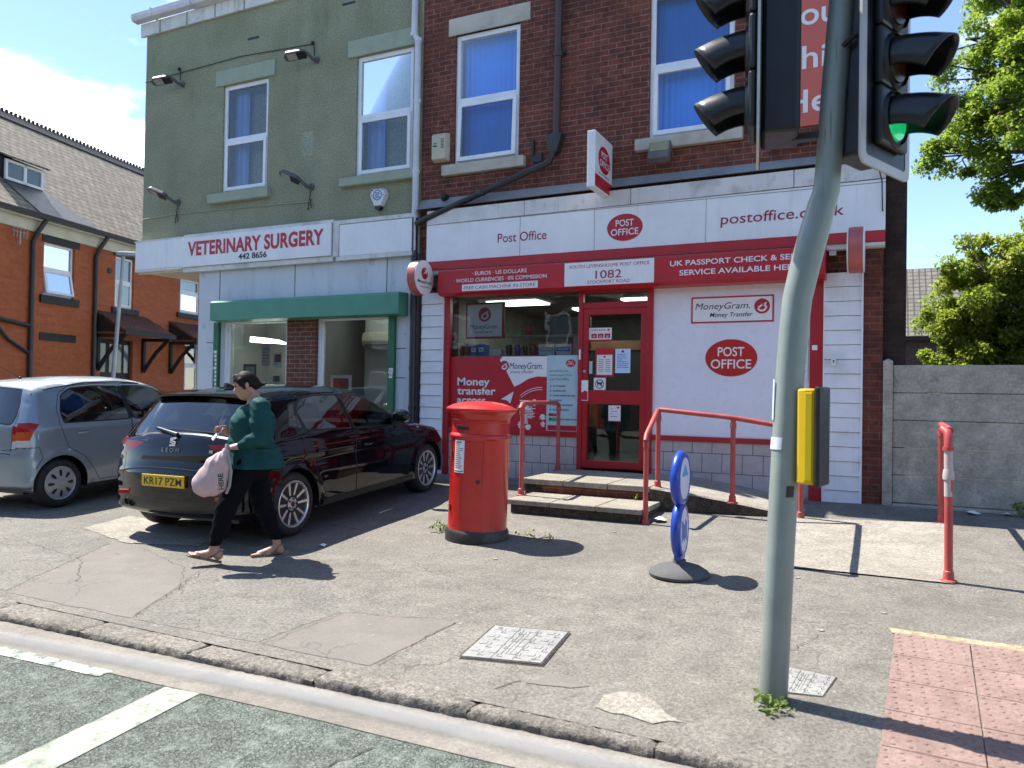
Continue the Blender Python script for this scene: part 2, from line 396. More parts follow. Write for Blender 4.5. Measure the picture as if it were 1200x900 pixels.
t.set(v.inputs['Color1'], (.225, .19, .145)); t.set(v.inputs['Color2'], (.165, .142, .112)); t.set(v.inputs['Mortar'], (.035, .03, .026))
c = t.scalecol(v.outputs['Color'], t.ramp(t.noise(5, 7, .7), .3, .7, .6, 1.4)); c = t.mix(t.ramp(t.noise(1.5, 6, .6, t.map((1, .35, 1))), .58, .68, 0, .5), c, (.30, .26, .20))
MAT['slate'] = t.pbr(c, .75, 0, .3, t.bump(v.outputs['Fac'], .6, -.02))
t = NT('roof_tile_grey')
v = t.n('ShaderNodeTexBrick', i_Vector=t.tc, i_Scale=1., i_Mortar_Size=.025, i_Brick_Width=.24, i_Row_Height=.3, offset=0.)
t.set(v.inputs['Color1'], (.17, .155, .135)); t.set(v.inputs['Color2'], (.14, .128, .112)); t.set(v.inputs['Mortar'], (.05, .045, .04))
MAT['roof_tile_grey'] = t.pbr(t.scalecol(v.outputs['Color'], t.ramp(t.noise(4, 5), .3, .7, .75, 1.25)), .8, 0, .3, t.bump(v.outputs['Fac'], .8, -.03))
t = NT('roof_tile_brown')
v = t.n('ShaderNodeTexBrick', i_Vector=t.tc, i_Scale=1., i_Mortar_Size=.012, i_Brick_Width=.17, i_Row_Height=.10)
t.set(v.inputs['Color1'], (.15, .062, .045)); t.set(v.inputs['Color2'], (.10, .045, .035)); t.set(v.inputs['Mortar'], (.03, .018, .015))
MAT['roof_tile_brown'] = t.pbr(v.outputs['Color'], .85, 0, .25, t.bump(v.outputs['Fac'], .7, -.02))

RED = (.40, .010, .018)
plain('upvc_white', (.80, .81, .84), .35, dirt=.35, dcol=(.45, .44, .42), var=.05)
plain('stone_lintel', (.50, .46, .39), .8, dirt=.5, streak=.6, dcol=(.22, .19, .16), bump=.3)
plain('green_stone', (.33, .375, .28), .85, dirt=.4, dcol=(.14, .16, .11), bump=.3, var=.1)
plain('painted_white_wood', (.66, .65, .63), .55, streak=.6, dirt=.55, dcol=(.20, .17, .15), ds=3.5)
plain('fascia_white', (.79, .80, .81), .38, dirt=.12, streak=.45, dcol=(.42, .41, .38), var=.05)
plain('cream_board', (.58, .56, .48), .6, dirt=.3, dcol=(.3, .27, .22))
plain('sign_white', (.80, .80, .81), .35, dirt=.2, streak=.3, dcol=(.5, .48, .46), var=.05)
plain('panel_lilac', (.76, .76, .83), .3, dirt=.0, dcol=(.5, .5, .55), var=.04)
plain('slat_white', (.77, .77, .79), .5, dirt=.35, streak=.5, dcol=(.36, .34, .31), var=.08)
plain('red_fascia', (.46, .012, .02), .35, streak=.4, dirt=.15, dcol=(.22, .01, .015), var=.1)
plain('red_frame', (.38, .012, .018), .35, dirt=.25, dcol=(.14, .01, .012), var=.15)
plain('red_ink', (.45, .010, .022), .4, var=.06)
plain('purple_red_ink', (.33, .008, .05), .4, var=.06)
plain('red_rail', (.40, .060, .052), .5, dirt=.5, dcol=(.30, .17, .15), ds=9, var=.2, bump=.15)
plain('rail_worn', (.42, .38, .36), .5, dirt=.6, dcol=(.36, .07, .06), ds=6)
plain('red_board', (.58, .12, .085), .5, var=.05)
plain('post_red', (.50, .016, .012), .34, spec=.5, dirt=.5, dcol=(.26, .022, .018), ds=4, coat=.3, var=.10, bump=.1, bs=40)
plain('post_black', (.020, .019, .018), .55, dirt=.7, dcol=(.12, .10, .08), ds=5, bump=.3)
plain('black_ink', (.02, .02, .025), .5)
plain('grey_ink', (.16, .17, .18), .5)
plain('white_ink', (.78, .77, .78), .5, var=.04)
plain('paper_white', (.72, .72, .72), .7, var=.05)
plain('paper_blue', (.52, .66, .85), .7, var=.05)
plain('pale_blue_ink', (.42, .57, .62), .5, var=.04)
plain('green_ink', (.03, .30, .10), .5)
plain('blue_ink', (.03, .10, .42), .5)
plain('black_plastic', (.012, .012, .013), .45, var=.2)
plain('dark_metal', (.025, .023, .022), .5, dirt=.3, dcol=(.07, .05, .04))
plain('black_pipe', (.022, .021, .023), .4, dirt=.3, dcol=(.08, .075, .07))
plain('brown_pipe', (.065, .038, .032), .5, dirt=.35, dcol=(.02, .016, .014))
plain('white_pipe', (.60, .60, .64), .4, dirt=.3, dcol=(.35, .33, .31))
plain('lead_grey', (.25, .25, .26), .6, dirt=.5, dcol=(.12, .11, .10))
plain('shutter_green', (.075, .27, .18), .45, dirt=.3, dcol=(.10, .20, .17), ds=2., var=.1)
plain('cover_line', (.13, .127, .12), .7); plain('guide_green', (.015, .12, .055), .5, dirt=.3, dcol=(.01, .06, .03))
plain('curtain_blue', (.05, .30, .90), .9, var=.08)
plain('curtain_pale', (.28, .48, .85), .9, var=.12)
plain('room_dark', (.035, .04, .045), .9)
plain('room_grey', (.34, .36, .36), .9, var=.15); plain('room_shop', (.22, .22, .20), .9, var=.3); plain('room_blue', (.035, .20, .66), .9)
plain('room_pale', (.42, .42, .40), .9, var=.1)
plain('room_wood', (.24, .12, .05), .7, var=.2)
plain('room_maroon', (.16, .02, .02), .8)
plain('light_panel', (.75, .80, .78), .6, Emission_Color=(.85, .95, .9, 1), Emission_Strength=2.2)
plain('alarm_cream', (.50, .46, .34), .5, dirt=.3, dcol=(.3, .25, .17))
plain('alarm_white', (.66, .67, .68), .4, dirt=.2)
plain('alarm_blue', (.04, .13, .42), .5)
plain('lamp_grey', (.10, .10, .105), .45, dirt=.4, dcol=(.22, .2, .18))
plain('lamp_lens', (.34, .35, .33), .25)
plain('lamp_amber', (.30, .27, .14), .35)
plain('galvanised', (.33, .35, .37), .42, metal=.3, dirt=.2, dcol=(.2, .2, .2))
plain('black_timber', (.014, .012, .011), .6, var=.3)
plain('grey_reflect_pane', (.12, .15, .17), .1, spec=.8)
plain('cream_soffit', (.52, .44, .30), .7, dirt=.25, dcol=(.34, .27, .17))
glassmat('glass_shop', (.80, .86, .84), 1.1, base=.02)
glassmat('glass_upper', (.82, .90, .98), 1.0, base=.035)
glassmat('glass_car', (.30, .36, .36), 1.25, base=.05)
glassmat('glass_house', (.65, .75, .8), 1.5, base=.15)
# ------------------------------------------------------------------ ground, road, kerb
def sheet(name, mat, xs, ys, zf, kind=True):
    mb = MB(); nx, ny = len(xs), len(ys)
    mb.v = [(x, y, zf(x, y)) for y in ys for x in xs]
    mb.f = [(j*nx+i, j*nx+i+1, (j+1)*nx+i+1, (j+1)*nx+i) for j in range(ny-1) for i in range(nx-1)]
    mb.mi = [0]*len(mb.f)
    return setting(name, mb, mat, smooth=True, world=True)
def lin_(a, b, n): return [a+(b-a)*i/n for i in range(n+1)]
def kerb_front(x): return -6.572+.0328*x if x > -9 else -6.867+.004*(x+9)
def kerb_back(x): return -6.41+.012*x if x > -9 else -6.518
big = [-900, -300, -100, -60, -40]+lin_(-30, 20, 25)+[30, 60, 100, 300, 900]
sheet('ground', 'tarmac', big, [-900, -300, -60, -30, -12, -7.3, -6.62, -6.60, -6]+lin_(-5, 1, 12)+[4, 20, 60, 300, 900],
      lambda x, y: (-.14 if y < -6.601 else gz(y)-.06))
def undul(x, y): return .006*math.sin(1.7*x+.8*y)+.004*math.sin(3.1*x-2.3*y+1)
sheet('pavement', 'asphalt_pavement', lin_(-40, 30, 140), [-6.53]+lin_(-6.4, .28, 34), lambda x, y: gz(y)+undul(x, y)*min(1, max(0, (y+6.4)*2)))
sheet('side_street', 'tarmac', lin_(-60, -12.6, 20), lin_(.28, 40, 20), lambda x, y: .325)
sheet('road', 'road_green', lin_(-40, 30, 20), [-40, -20, -12]+lin_(-9, -6.9, 6), lambda x, y: -.056)
mb = MB()
xs = lin_(-40, 30, 140)
for a, b in zip(xs, xs[1:]):
    mb.quad((a, kerb_front(a)-.32-.01*math.sin(a*3), -.052), (b, kerb_front(b)-.32-.01*math.sin(b*3), -.052), (b, kerb_front(b)+.02, -.046), (a, kerb_front(a)+.02, -.046))
setting('gutter', mb, 'gutter_concrete')
# rough kerb stones, each a worn block
rk = random.Random(3); mb = MB()
x = -30.
joints = [-4.55+.915*k for k in range(-28, 30)]
for a, b in zip(joints, joints[1:]):
    dz = rk.uniform(-.006, .006); n = 26
    prof = [(0., -.10), (0., -.035), (.006, -.012), (.022, .0), (.06, .004), (.18, .004), (.36, .002), (.37, -.05)]
    rows = []
    for i in range(n+1):
        xx = a+.003+(b-a-.006)*i/n
        e = .012 if i in (0, n) else 0.
        row = []
        for k, (dy, z) in enumerate(prof):
            j = rk.uniform(-1, 1)
            yy = kerb_front(xx)+dy*(kerb_back(xx)-kerb_front(xx))/.36+(.007*j-.002 if k < 3 else (.006*j if k == 3 else 0))
            zz = z+dz+(.004*rk.uniform(-1, 1) if 1 < k < 6 else 0)-(e if 2 < k < 7 else 0)
            row.append((xx, yy, zz))
        rows.append(row)
    vs = [p for r_ in rows for p in r_]; m_ = len(prof)
    fs = [(i*m_+k, (i+1)*m_+k, (i+1)*m_+k+1, i*m_+k+1) for i in range(n) for k in range(m_-1)]
    mb.add(vs, fs)
setting('kerb', mb, 'kerb_stone', smooth=50, merge=False)
mb = MB()
for a, b in zip(joints, joints[1:]): mb.box(a-.008, a+.008, kerb_front(a)+.012, kerb_back(a)-.06, -.1, -.008)
setting('kerb_joint', mb, 'step_dirty')

def patch(name, mat, poly, dz=.004, edge=.03, seed=1, struct=True):
    """a repair laid on the pavement: uneven outline, follows the slope"""
    q = random.Random(seed); pts = []
    for i in range(len(poly)):
        a, b = Vector(poly[i]).to_2d(), Vector(poly[(i+1) % len(poly)]).to_2d(); k = max(2, int((b-a).length/.08))
        for j in range(k):
            p = a+(b-a)*j/k; pts.append(Vector((p.x+q.uniform(-edge, edge)*.5, p.y+q.uniform(-edge, edge)*.5)))
    n = len(pts); xs_ = [p.x for p in pts]; ys_ = [p.y for p in pts]
    inner = [Vector((x_, y_)) for x_ in np.arange(min(xs_), max(xs_), .15) for y_ in np.arange(min(ys_), max(ys_), .15)]
    tp = [tuple(p) for p in pts]; inner = [p for p in inner if inpoly(p, tp)]
    v, e, f, *_ = delaunay_2d_cdt(pts+inner, [(i, (i+1) % n) for i in range(n)], [], 0, 1e-5)
    f = [t_ for t_ in f if inpoly(sum((v[i] for i in t_), Vector((0, 0)))/3, tp)]
    mb = MB(); mb.add([(p.x, p.y, gz(p.y)+undul(p.x, p.y)*min(1, max(0, (p.y+6.4)*2))+dz) for p in v], f)
    return setting(name, mb, mat) if struct else mb
patch('pavement_patch', 'mastic_patch', [(-5.75, -6.42), (-6.55, -4.95), (-5.05, -5.30), (-4.45, -6.42)], .0025, .02, 1)
patch('pavement_patch', 'mastic_patch', [(-3.35, -6.40), (-3.27, -5.72), (-2.50, -5.53), (-2.55, -6.40)], .0025, .02, 2)
patch('pavement_patch', 'asphalt_old', [(-4.40, -6.42), (-4.95, -5.30), (-3.95, -5.1), (-3.30, -5.7), (-3.38, -6.40)], .002, .02, 3)
patch('pavement_patch', 'asphalt_old', [(-8.6, -6.45), (-8.9, -4.6), (-7.2, -4.7), (-6.6, -4.95), (-5.85, -6.4)], .002, .03, 31)
patch('pavement_patch', 'concrete_pale', [(-7.35, -4.72), (-7.5, -4.1), (-6.0, -4.05), (-5.7, -4.75), (-6.4, -4.95)], .006, .03, 4)
patch('pavement_patch', 'concrete_pale', [(-1.28, -6.36), (-1.2, -6.12), (-1.06, -6.10), (-.95, -6.24), (-.85, -6.30), (-.98, -6.38)], .005, .07, 6)
patch('pavement_patch', 'mastic_patch', [(-1.68, -6.2), (-1.62, -6.05), (-1.45, -6.02), (-1.36, -6.12), (-1.5, -6.2)], .004, .05, 7)
patch('landing_slab', 'concrete_pale', [(-.90, -1.25), (.55, -.85), (.47, -3.20), (-.68, -3.27)], .012, .006, 8)
patch('sand_strip', 'sand_strip', [(.05, -4.56), (.04, -4.46), (.9, -4.50), (2.2, -4.52), (2.2, -4.62), (.9, -4.60)], .006, .02, 9)
# tactile paving: red slabs with rows of blisters
mb = MB(); tx0, ty1 = .065, -4.57
for i in range(6):
    for j in range(5):
        x0, y1 = tx0+i*.40-.018*j, ty1-j*.40-.02*i; x1, y0 = x0+.394, y1-.394
        if y0 < -6.42: y0 = -6.42
        if y1-y0 < .05: continue
        mb.quad((x0-.018, y0, gz(y0)+.012), (x1-.018, y0-.02, gz(y0)+.012), (x1, y1-.02, gz(y1)+.012), (x0, y1, gz(y1)+.012))
        for a in range(6):
            for b in range(6):
                cx, cy = x0+.033+a*.066-.018*(1-b/6), y1-.033-b*.066-.0035*a
                if cy < y0+.02: continue
                mb.lathe([(.0125, 0), (.010, .003), (.006, .004)], (cx, cy, gz(cy)+.0125), 7)
setting('tactile_paving', mb, 'tactile_red', merge=False)
# road markings
mb = MB()
def strip_on_road(mb, pts, z):
    q = random.Random(5); n = 40
    (a, b), (c, d) = pts
    a, b, c, d = map(Vector, (a, b, c, d))
    for i in range(n):
        t0, t1 = i/n, (i+1)/n
        mb.quad((*a.lerp(c, t0), z), (*a.lerp(c, t1), z), (*b.lerp(d, t1), z), (*b.lerp(d, t0), z))
strip_on_road(mb, (((-3.405, -7.02), (-3.18, -7.0)), ((-3.20, -8.60), (-2.97, -8.60))), -.0515)
setting('road_marking', mb, 'road_paint')
mb = MB(); strip_on_road(mb, (((-6.5, -7.24), (-6.5, -7.12)), ((-3.85, -7.09), (-3.85, -7.0))), -.0515)
setting('road_marking', mb, 'road_paint_worn')
def crack(name, pts, w, seed):
    q = random.Random(seed); mb = MB(); P = [Vector((x_, y_)) for x_, y_ in pts]; L_ = []; w *= .5
    for a, b in zip(P, P[1:]):
        k = max(2, int((b-a).length/.05)); nrm = Vector((-(b-a).y, (b-a).x)).normalized()
        for j in range(k): L_.append(a+(b-a)*j/k+nrm*q.uniform(-.018, .018))
    L_.append(P[-1])
    for i in range(len(L_)-1):
        d = (L_[i+1]-L_[i]).normalized(); nrm = Vector((-d.y, d.x)); h = w*q.uniform(.3, 1); h2 = w*q.uniform(.3, 1)
        z0 = gz(L_[i].y)+undul(*L_[i])+.0075 if L_[i].y > -6.6 else -.0505; z1 = gz(L_[i+1].y)+undul(*L_[i+1])+.0075 if L_[i+1].y > -6.6 else -.0505
        mb.quad((*(L_[i]-nrm*h), z0), (*(L_[i+1]-nrm*h2), z1), (*(L_[i+1]+nrm*h2), z1), (*(L_[i]+nrm*h), z0))
    return setting(name, mb, 'step_dirty')
crack('pavement_crack', [(-4.45, -6.40), (-4.9, -5.5), (-5.0, -5.28), (-4.2, -5.10), (-3.3, -4.6)], .006, 1)
crack('pavement_crack', [(-3.32, -6.40), (-3.26, -5.7), (-2.6, -5.52), (-2.3, -5.0)], .005, 2)
crack('pavement_crack', [(-2.52, -6.38), (-2.50, -5.55)], .005, 3)
crack('pavement_crack', [(-1.9, -6.68), (-1.80, -6.42), (-1.72, -6.2)], .016, 4)
crack('pavement_crack', [(-4.6, -4.9), (-3.6, -4.55), (-2.7, -4.7), (-1.5, -4.85), (-.2, -4.5)], .004, 5)
crack('pavement_crack', [(-8.6, -5.6), (-7.3, -5.35), (-6.2, -5.55), (-5.6, -6.0)], .005, 6)
crack('pavement_crack', [(-6.2, -5.0), (-5.2, -5.35), (-4.6, -5.9)], .004, 9)
crack('road_crack', [(-2.2, -7.6), (-2.09, -7.25), (-2.03, -7.08)], .012, 7)
crack('pavement_crack', [(-.02, -4.6), (-.35, -4.8), (-.5, -5.2)], .005, 8)
# two iron inspection covers with raised pattern
def cover(label, c4, seed, holes):
    a, b, c, d = [Vector((x_, y_, gz(y_)+.012)) for x_, y_ in c4]
    P = lambda u, v, z=0: tuple((a*(1-u)+b*u)*(1-v)+(d*(1-u)+c*u)*v+Vector((0, 0, z)))
    t_ = thing('manhole_cover', label, 'manhole cover', P(.5, .5), group='iron covers in the pavement')
    mb = MB(); mb.add([P(0, 0), P(1, 0), P(1, 1), P(0, 1), P(0, 0, -.03), P(1, 0, -.03), P(1, 1, -.03), P(0, 1, -.03)], [(0, 1, 2, 3), (0, 4, 5, 1), (1, 5, 6, 2), (2, 6, 7, 3), (3, 7, 4, 0)])
    mb.obj('plate', 'iron_cover', t_)
    g = MB(); q = random.Random(seed)
    def bar(u0, v0, u1, v1): g.quad(P(u0, v0, .0015), P(u1, v0, .0015), P(u1, v1, .0015), P(u0, v1, .0015))
    for i in range(4):
        for j in range(4):
            u, v = .04+i*.24, .05+j*.235
            if 1 <= i <= 2 and j in (1, 2) and seed == 1 and False: continue
            bar(u, v+.086, u+.10, v+.095); bar(u+.092, v+.02, u+.10, v+.10); bar(u+.13, v+.17, u+.21, v+.185); bar(u+.13, v+.10, u+.14, v+.18); bar(u+.155, v+.04, u+.165, v+.12)
    bar(.36, .02, .37, .98); bar(.63, .02, .64, .98)
    for k in range(3): bar(.44+.05*k, .15, .448+.05*k, .85)
    for u, v in holes: g.add([P(u+.028*math.cos(k), v+.028*math.sin(k), .002) for k in np.arange(0, 6.28, .6)], [tuple(range(11))])
    g.obj('cast_pattern', 'cover_line', t_)
    fr = MB()
    for u0, v0, u1, v1 in ((-.03, -.03, 1.03, -.008), (-.03, 1.008, 1.03, 1.03), (-.03, -.008, -.008, 1.008), (1.008, -.008, 1.03, 1.008)):
        fr.quad(P(u0, v0, -.003), P(u1, v0, -.003), P(u1, v1, -.003), P(u0, v1, -.003))
    fr.obj('frame', 'step_dirty', t_)
cover('large grey iron inspection cover alone in the pavement, near the kerb', [(-2.22, -5.52), (-1.76, -5.43), (-1.71, -5.96), (-2.16, -6.06)], 1, ((.10, .07), (.88, .93)))
cover('small grey iron inspection cover beside the foot of the traffic light pole', [(-.50, -5.42), (-.225, -5.46), (-.27, -5.74), (-.52, -5.78)], 2, ((.9, .1),))
# ------------------------------------------------------------------ shared window builder
def sash_window(parent, x0, x1, z0, z1, y, zt, curtains=None, tilt=0., glass='glass_upper', room='room_dark', frame='upvc_white', fw=.07, M=None, vertical=None, handle=True):
    """uPVC window with a top light and an opening bottom sash; y = outer face of the frame"""
    mb = MB(); d = .07
    for a, b, c, e in ((x0, x0+fw, z0, z1), (x1-fw, x1, z0, z1), (x0+fw, x1-fw, z0, z0+fw), (x0+fw, x1-fw, z1-fw, z1), (x0+fw, x1-fw, zt-.045, zt+.045)): mb.box(a, b, y, y+d, c, e, M)
    if vertical: mb.box(vertical-.04, vertical+.04, y-.002, y+d, z0+fw, z1-fw, M)
    f = mb.obj('window', frame, parent, bevel=.006, world=(M is None))
    s = MB(); T = M or Matrix.Identity(4)
    if tilt: T = T @ Matrix.Translation((0, y, zt-.05)) @ Matrix.Rotation(-tilt, 4, 'X') @ Matrix.Translation((0, -y, -(zt-.05)))
    sx0, sx1, sz0, sz1 = x0+fw*.7, x1-fw*.7, z0+fw*.7, zt-.03; w = .06
    for a, b, c, e in ((sx0, sx0+w, sz0, sz1), (sx1-w, sx1, sz0, sz1), (sx0+w, sx1-w, sz0, sz0+w), (sx0+w, sx1-w, sz1-w, sz1)): s.box(a, b, y-.022, y+.03, c, e, T)
    s.obj('sash', frame, f, bevel=.006, world=(M is None))
    g = MB(); g.pane(sx0+w, sx1-w, y+.0, sz0+w, sz1-w, T); g.pane(x0+fw, x1-fw, y+.03, zt+.045, z1-fw, M)
    g.obj('pane', glass, f, world=(M is None))
    if curtains:
        kind, x_a, x_b, cm = curtains
        c = MB(); n = int((x_b-x_a)/.012); vs = []; fs = []
        for i in range(n+1):
            xx = x_a+(x_b-x_a)*i/n
            if kind == 'blind': yy = y+.18+.020*abs(((xx-x_a)/.082) % 1-.5)*2+.004*math.sin(xx*9)
            else: yy = y+.2+.035*math.sin((xx-x_a)*26)+.02*math.sin((xx-x_a)*61+1)
            vs += [(xx, yy, z0+.02), (xx, yy, z1-.02)]
        fs = [(2*i, 2*i+2, 2*i+3, 2*i+1) for i in range(n)]
        c.add(vs, fs, M); c.obj('blind' if kind == 'blind' else 'curtain', cm, f, world=(M is None), smooth=True)
    r = MB(); r.box(x0-.3, x1+.3, y+.9, y+.92, z0-.3, z1+.3, M); r.box(x0-.3, x1+.3, y+.1, y+.9, z1+.28, z1+.3, M); r.box(x0-.3, x1+.3, y+.1, y+.9, z0-.3, z0-.28, M)
    r.box(x0-.32, x0-.3, y+.1, y+.9, z0-.3, z1+.3, M); r.box(x1+.3, x1+.32, y+.1, y+.9, z0-.3, z1+.3, M)
    r.obj('room', room, f, world=(M is None))
    return f

# ------------------------------------------------------------------ the post office
PO = thing('post_office_building', 'red brick two storey building with a white and red post office shopfront', 'building', (-3.1, 0, .33))
mb = MB(); wall_with_holes(mb, -6.42, -.03, 3.9, 10.2, [(-5.85, -4.78, 4.94, 6.90), (-2.86, -1.76, 4.94, 6.90)], .30, 0)
mb.box(-6.42, -.03, .3, 4.7, 4.0, 10.2); mb.box(-6.42, -5.86, .05, .25, .1, 3.9); mb.box(-.80, -.03, .08, .25, .1, 3.9); mb.box(-5.86, -.80, .10, .25, 3.05, 3.9)
mb.obj('brick_wall', 'brick_post', PO)
mb = MB(); mb.box(-.03, .205, .06, 4.72, -.1, 10.2); mb.obj('corner_brickwork', 'brick_dark', PO)  # dark brick colour holds both soot and the shade on this corner
mb = MB(); mb.box(-.245, -.035, -.03, .06, .2, 3.4); mb.obj('brick_pier', 'brick_pier_red', PO)
mb = MB(); mb.box(-6.5, .3, -.15, 4.8, 10.2, 10.35); mb.add([(-6.5, -.2, 10.35), (.3, -.2, 10.35), (.3, 2.35, 11.6), (-6.5, 2.35, 11.6), (.3, 4.9, 10.35), (-6.5, 4.9, 10.35)], [(0, 1, 2, 3), (3, 2, 4, 5)]); mb.obj('roof', 'roof_tile_grey', PO)
for x0, x1 in ((-5.85, -4.78), (-2.86, -1.76)):
    sash_window(PO, x0, x1, 4.945, 6.895, .035, 5.90, ('blind', x0+.03, x1-.03, 'curtain_blue'), tilt=R(2.4) if x0 < -4 else R(.5), room='room_grey')
    mb = MB(); mb.box(x0-.12, x1+.16, -.022, .1, 6.90, 7.16); mb.obj('lintel', 'stone_lintel', PO, bevel=.008)
    mb = MB(); mb.box(x0-.17, x1+.12, -.085, .1, 4.785, 4.943); mb.obj('window_sill', 'stone_lintel', PO, bevel=.012)
# shopfront: flashing, cap board, frames, tiles, slatted piers
mb = MB(); mb.add([(-6.42, 0, 4.47), (-.03, 0, 4.47), (-.03, -.10, 4.34), (-6.42, -.10, 4.30), (-.03, -.19, 4.33), (-6.42, -.19, 4.285)], [(0, 1, 2, 3), (3, 2, 4, 5)]); mb.obj('lead_flashing', 'lead_grey', PO)
mb = MB()
for a, b in ((-6.20, -4.6), (-4.59, -3.05), (-3.04, -1.02), (-1.01, -.02)):
    za = lambda x: 4.245+(x+6.2)*.0075
    mb.add([(a, -.165, za(a)-.205), (b, -.165, za(b)-.205), (b, -.165, za(b)), (a, -.165, za(a)), (a, 0, za(a)-.205), (b, 0, za(b)-.205), (b, 0, za(b)), (a, 0, za(a))], [(0, 1, 2, 3), (3, 2, 6, 7), (0, 3, 7, 4), (1, 5, 6, 2), (0, 4, 5, 1)])
mb.obj('fascia_cap', 'painted_white_wood', PO)
mb = MB(); mb.box(-6.22, -.02, -.13, -.01, 3.30, 3.36); mb.box(-.4, -.02, -.155, -.01, 3.315, 3.352); mb.obj('fascia_soffit', 'cream_board', PO)
mb = MB()
for i in range(17):
    z = .12+.172*i
    for a, b in ((-6.34, -5.955), (-.665, -.262)):
        mb.add([(a, -.052, z), (b, -.052, z), (b, -.036, z+.166), (a, -.036, z+.166), (a, 0, z+.17), (b, 0, z+.17), (b, 0, z), (a, 0, z)], [(0, 1, 2, 3), (3, 2, 5, 4), (0, 7, 6, 1), (0, 3, 4, 7), (1, 6, 5, 2)])
mb.obj('slatted_pier', 'slat_white', PO)
mb = MB(); mb.box(-.262, -.243, -.07, 0, .18, 3.16); mb.box(-.675, -.662, -.065, 0, .18, 3.1); mb.box(-5.957, -5.94, -.065, 0, .2, 3.05); mb.obj('pier_trim', 'upvc_white', PO)
mb = MB()
for a, b, c, d in ((-5.965, -5.845, .2, 3.02), (-.825, -.675, .30, 3.02), (-3.80, -3.735, .5, 3.0), (-2.84, -2.755, .5, 3.0)): mb.box(a, b, -.045, .06, c, d)
for a, b, c, d in ((-5.845, -3.80, .955, 1.03), (-2.755, -.825, .965, 1.03), (-3.735, -2.84, 2.715, 2.80), (-5.845, -3.80, 2.965, 3.02), (-2.755, -.825, 2.965, 3.02), (-3.735, -2.84, 2.93, 3.0)): mb.box(a, b, -.04, .06, c, d)
mb.obj('shopfront_frame', 'red_frame', PO, bevel=.006)
mb = MB(); mb.box(-5.845, -3.80, -.012, .08, .15, .955); mb.box(-2.755, -.825, -.012, .08, .15, .965); mb.obj('stall_riser', 'tile_white', PO)
sw = MB(); sw.pane(-5.845, -3.80, .014, 1.03, 2.965); sw.obj('shop_window', 'glass_shop', PO)
sw = MB(); sw.pane(-3.735, -2.84, .014, 2.80, 2.93); sw.obj('transom_window', 'glass_shop', PO)
sw = MB(); sw.box(-2.755, -.825, -.008, .02, 1.03, 2.965); sw.obj('panel', 'panel_lilac', PO)
door = MB()
for a, b, c, d in ((-3.735, -3.655, .555, 2.712), (-2.92, -2.84, .555, 2.712), (-3.655, -2.92, .555, .655), (-3.655, -2.92, 1.42, 1.60), (-3.655, -2.92, 2.63, 2.712)): door.box(a, b, -.03, .03, c, d)
door = door.obj('door', 'red_frame', PO, bevel=.006)
mb = MB(); mb.pane(-3.655, -2.92, 0, .655, 1.42); mb.pane(-3.655, -2.92, 0, 1.60, 2.63); mb.obj('door_glass', 'glass_shop', door)
mb = MB(); mb.box(-3.745, -3.645, -.045, -.031, 1.46, 1.74); mb.obj('handle_plate', 'sign_white', door, bevel=.006)
mb = MB(); mb.add([(-3.74, -.0465, 1.47), (-3.65, -.0465, 1.47), (-3.65, -.0465, 1.585), (-3.69, -.0465, 1.60), (-3.74, -.0465, 1.57)], [(0, 1, 2, 3, 4)]); mb.obj('handle_sticker', 'red_ink', door)
mb = MB(); mb.box(-3.40, -3.17, -.034, -.03, 1.48, 1.53); mb.obj('letterbox', 'red_frame', door, bevel=.004)
mb = MB(); mb.lathe([(.022, 0), (.022, .01), (.012, .014)], (0, 0, 0), 14, Matrix.Translation((-3.70, -.031, 1.86)) @ Matrix.Rotation(R(90), 4, 'X')); mb.obj('lock', 'galvanised', door)
mb = MB(); mb.box(-3.78, -3.755, -.06, -.045, 2.02, 2.16); mb.box(-.585, -.53, -.075, -.05, 1.93, 2.02); mb.box(-.80, -.74, -.05, -.046, 2.12, 2.18); mb.obj('door_contact', 'sign_white', PO, bevel=.004)
mb = MB(); mb.box(-.562, -.553, -.078, -.0755, 1.965, 1.995); mb.lathe([(.009, 0), (.009, .003)], (0, 0, 0), 10, Matrix.Translation((-.5575, -.075, 1.99)) @ Matrix.Rotation(R(90), 4, 'X')); mb.obj('keyhole', 'black_ink', PO)
# inside
mb = MB(); mb.box(-6.3, -.3, 4.6, 4.7, .4, 3.1); mb.box(-6.3, -6.2, .09, 4.6, .4, 3.1); mb.box(-.3, -.2, .09, 4.6, .4, 3.1); mb.box(-6.3, -.3, .09, 4.7, 3.05, 3.1); mb.box(-2.745, -.4, .03, .08, .5, 3.05)
mb.obj('inner_walls', 'room_shop', PO)
mb = MB(); mb.box(-6.3, -.3, .09, 4.7, .44, .54); mb.obj('shop_floor', 'room_dark', PO)
mb = MB(); mb.box(-6.0, -1, 3.2, 3.28, 2.35, 2.52); mb.box(-6.0, -1, 2.6, 3.2, 1.0, 1.45); mb.obj('counter', 'room_wood', PO)
mb = MB(); mb.box(-6.0, -1, 3.22, 3.27, 1.45, 2.35); mb.box(-5.3, -4.6, 2.6, 2.66, 2.35, 2.9); mb.box(-4.3, -3.2, 2.2, 2.25, .6, 1.5); mb.obj('counter_screen', 'room_dark', PO)
for x0, x1, y0, y1 in ((-5.9, -5.0, 1.2, 1.75), (-4.9, -4.0, 2.5, 3.1), (-3.7, -2.9, 1.5, 2.0)):
    mb = MB(); mb.box(x0, x1, y0, y1, 3.02, 3.048); mb.obj('ceiling_light', 'light_panel', PO)
mb = MB(); mb.box(-5.82, -3.82, .10, .55, 2.075, 2.095); mb.obj('display_shelf', 'room_pale', PO)
mb = MB(); mb.box(-5.0, -3.83, .14, .40, 2.375, 2.385); mb.obj('upper_shelf', 'room_pale', PO)

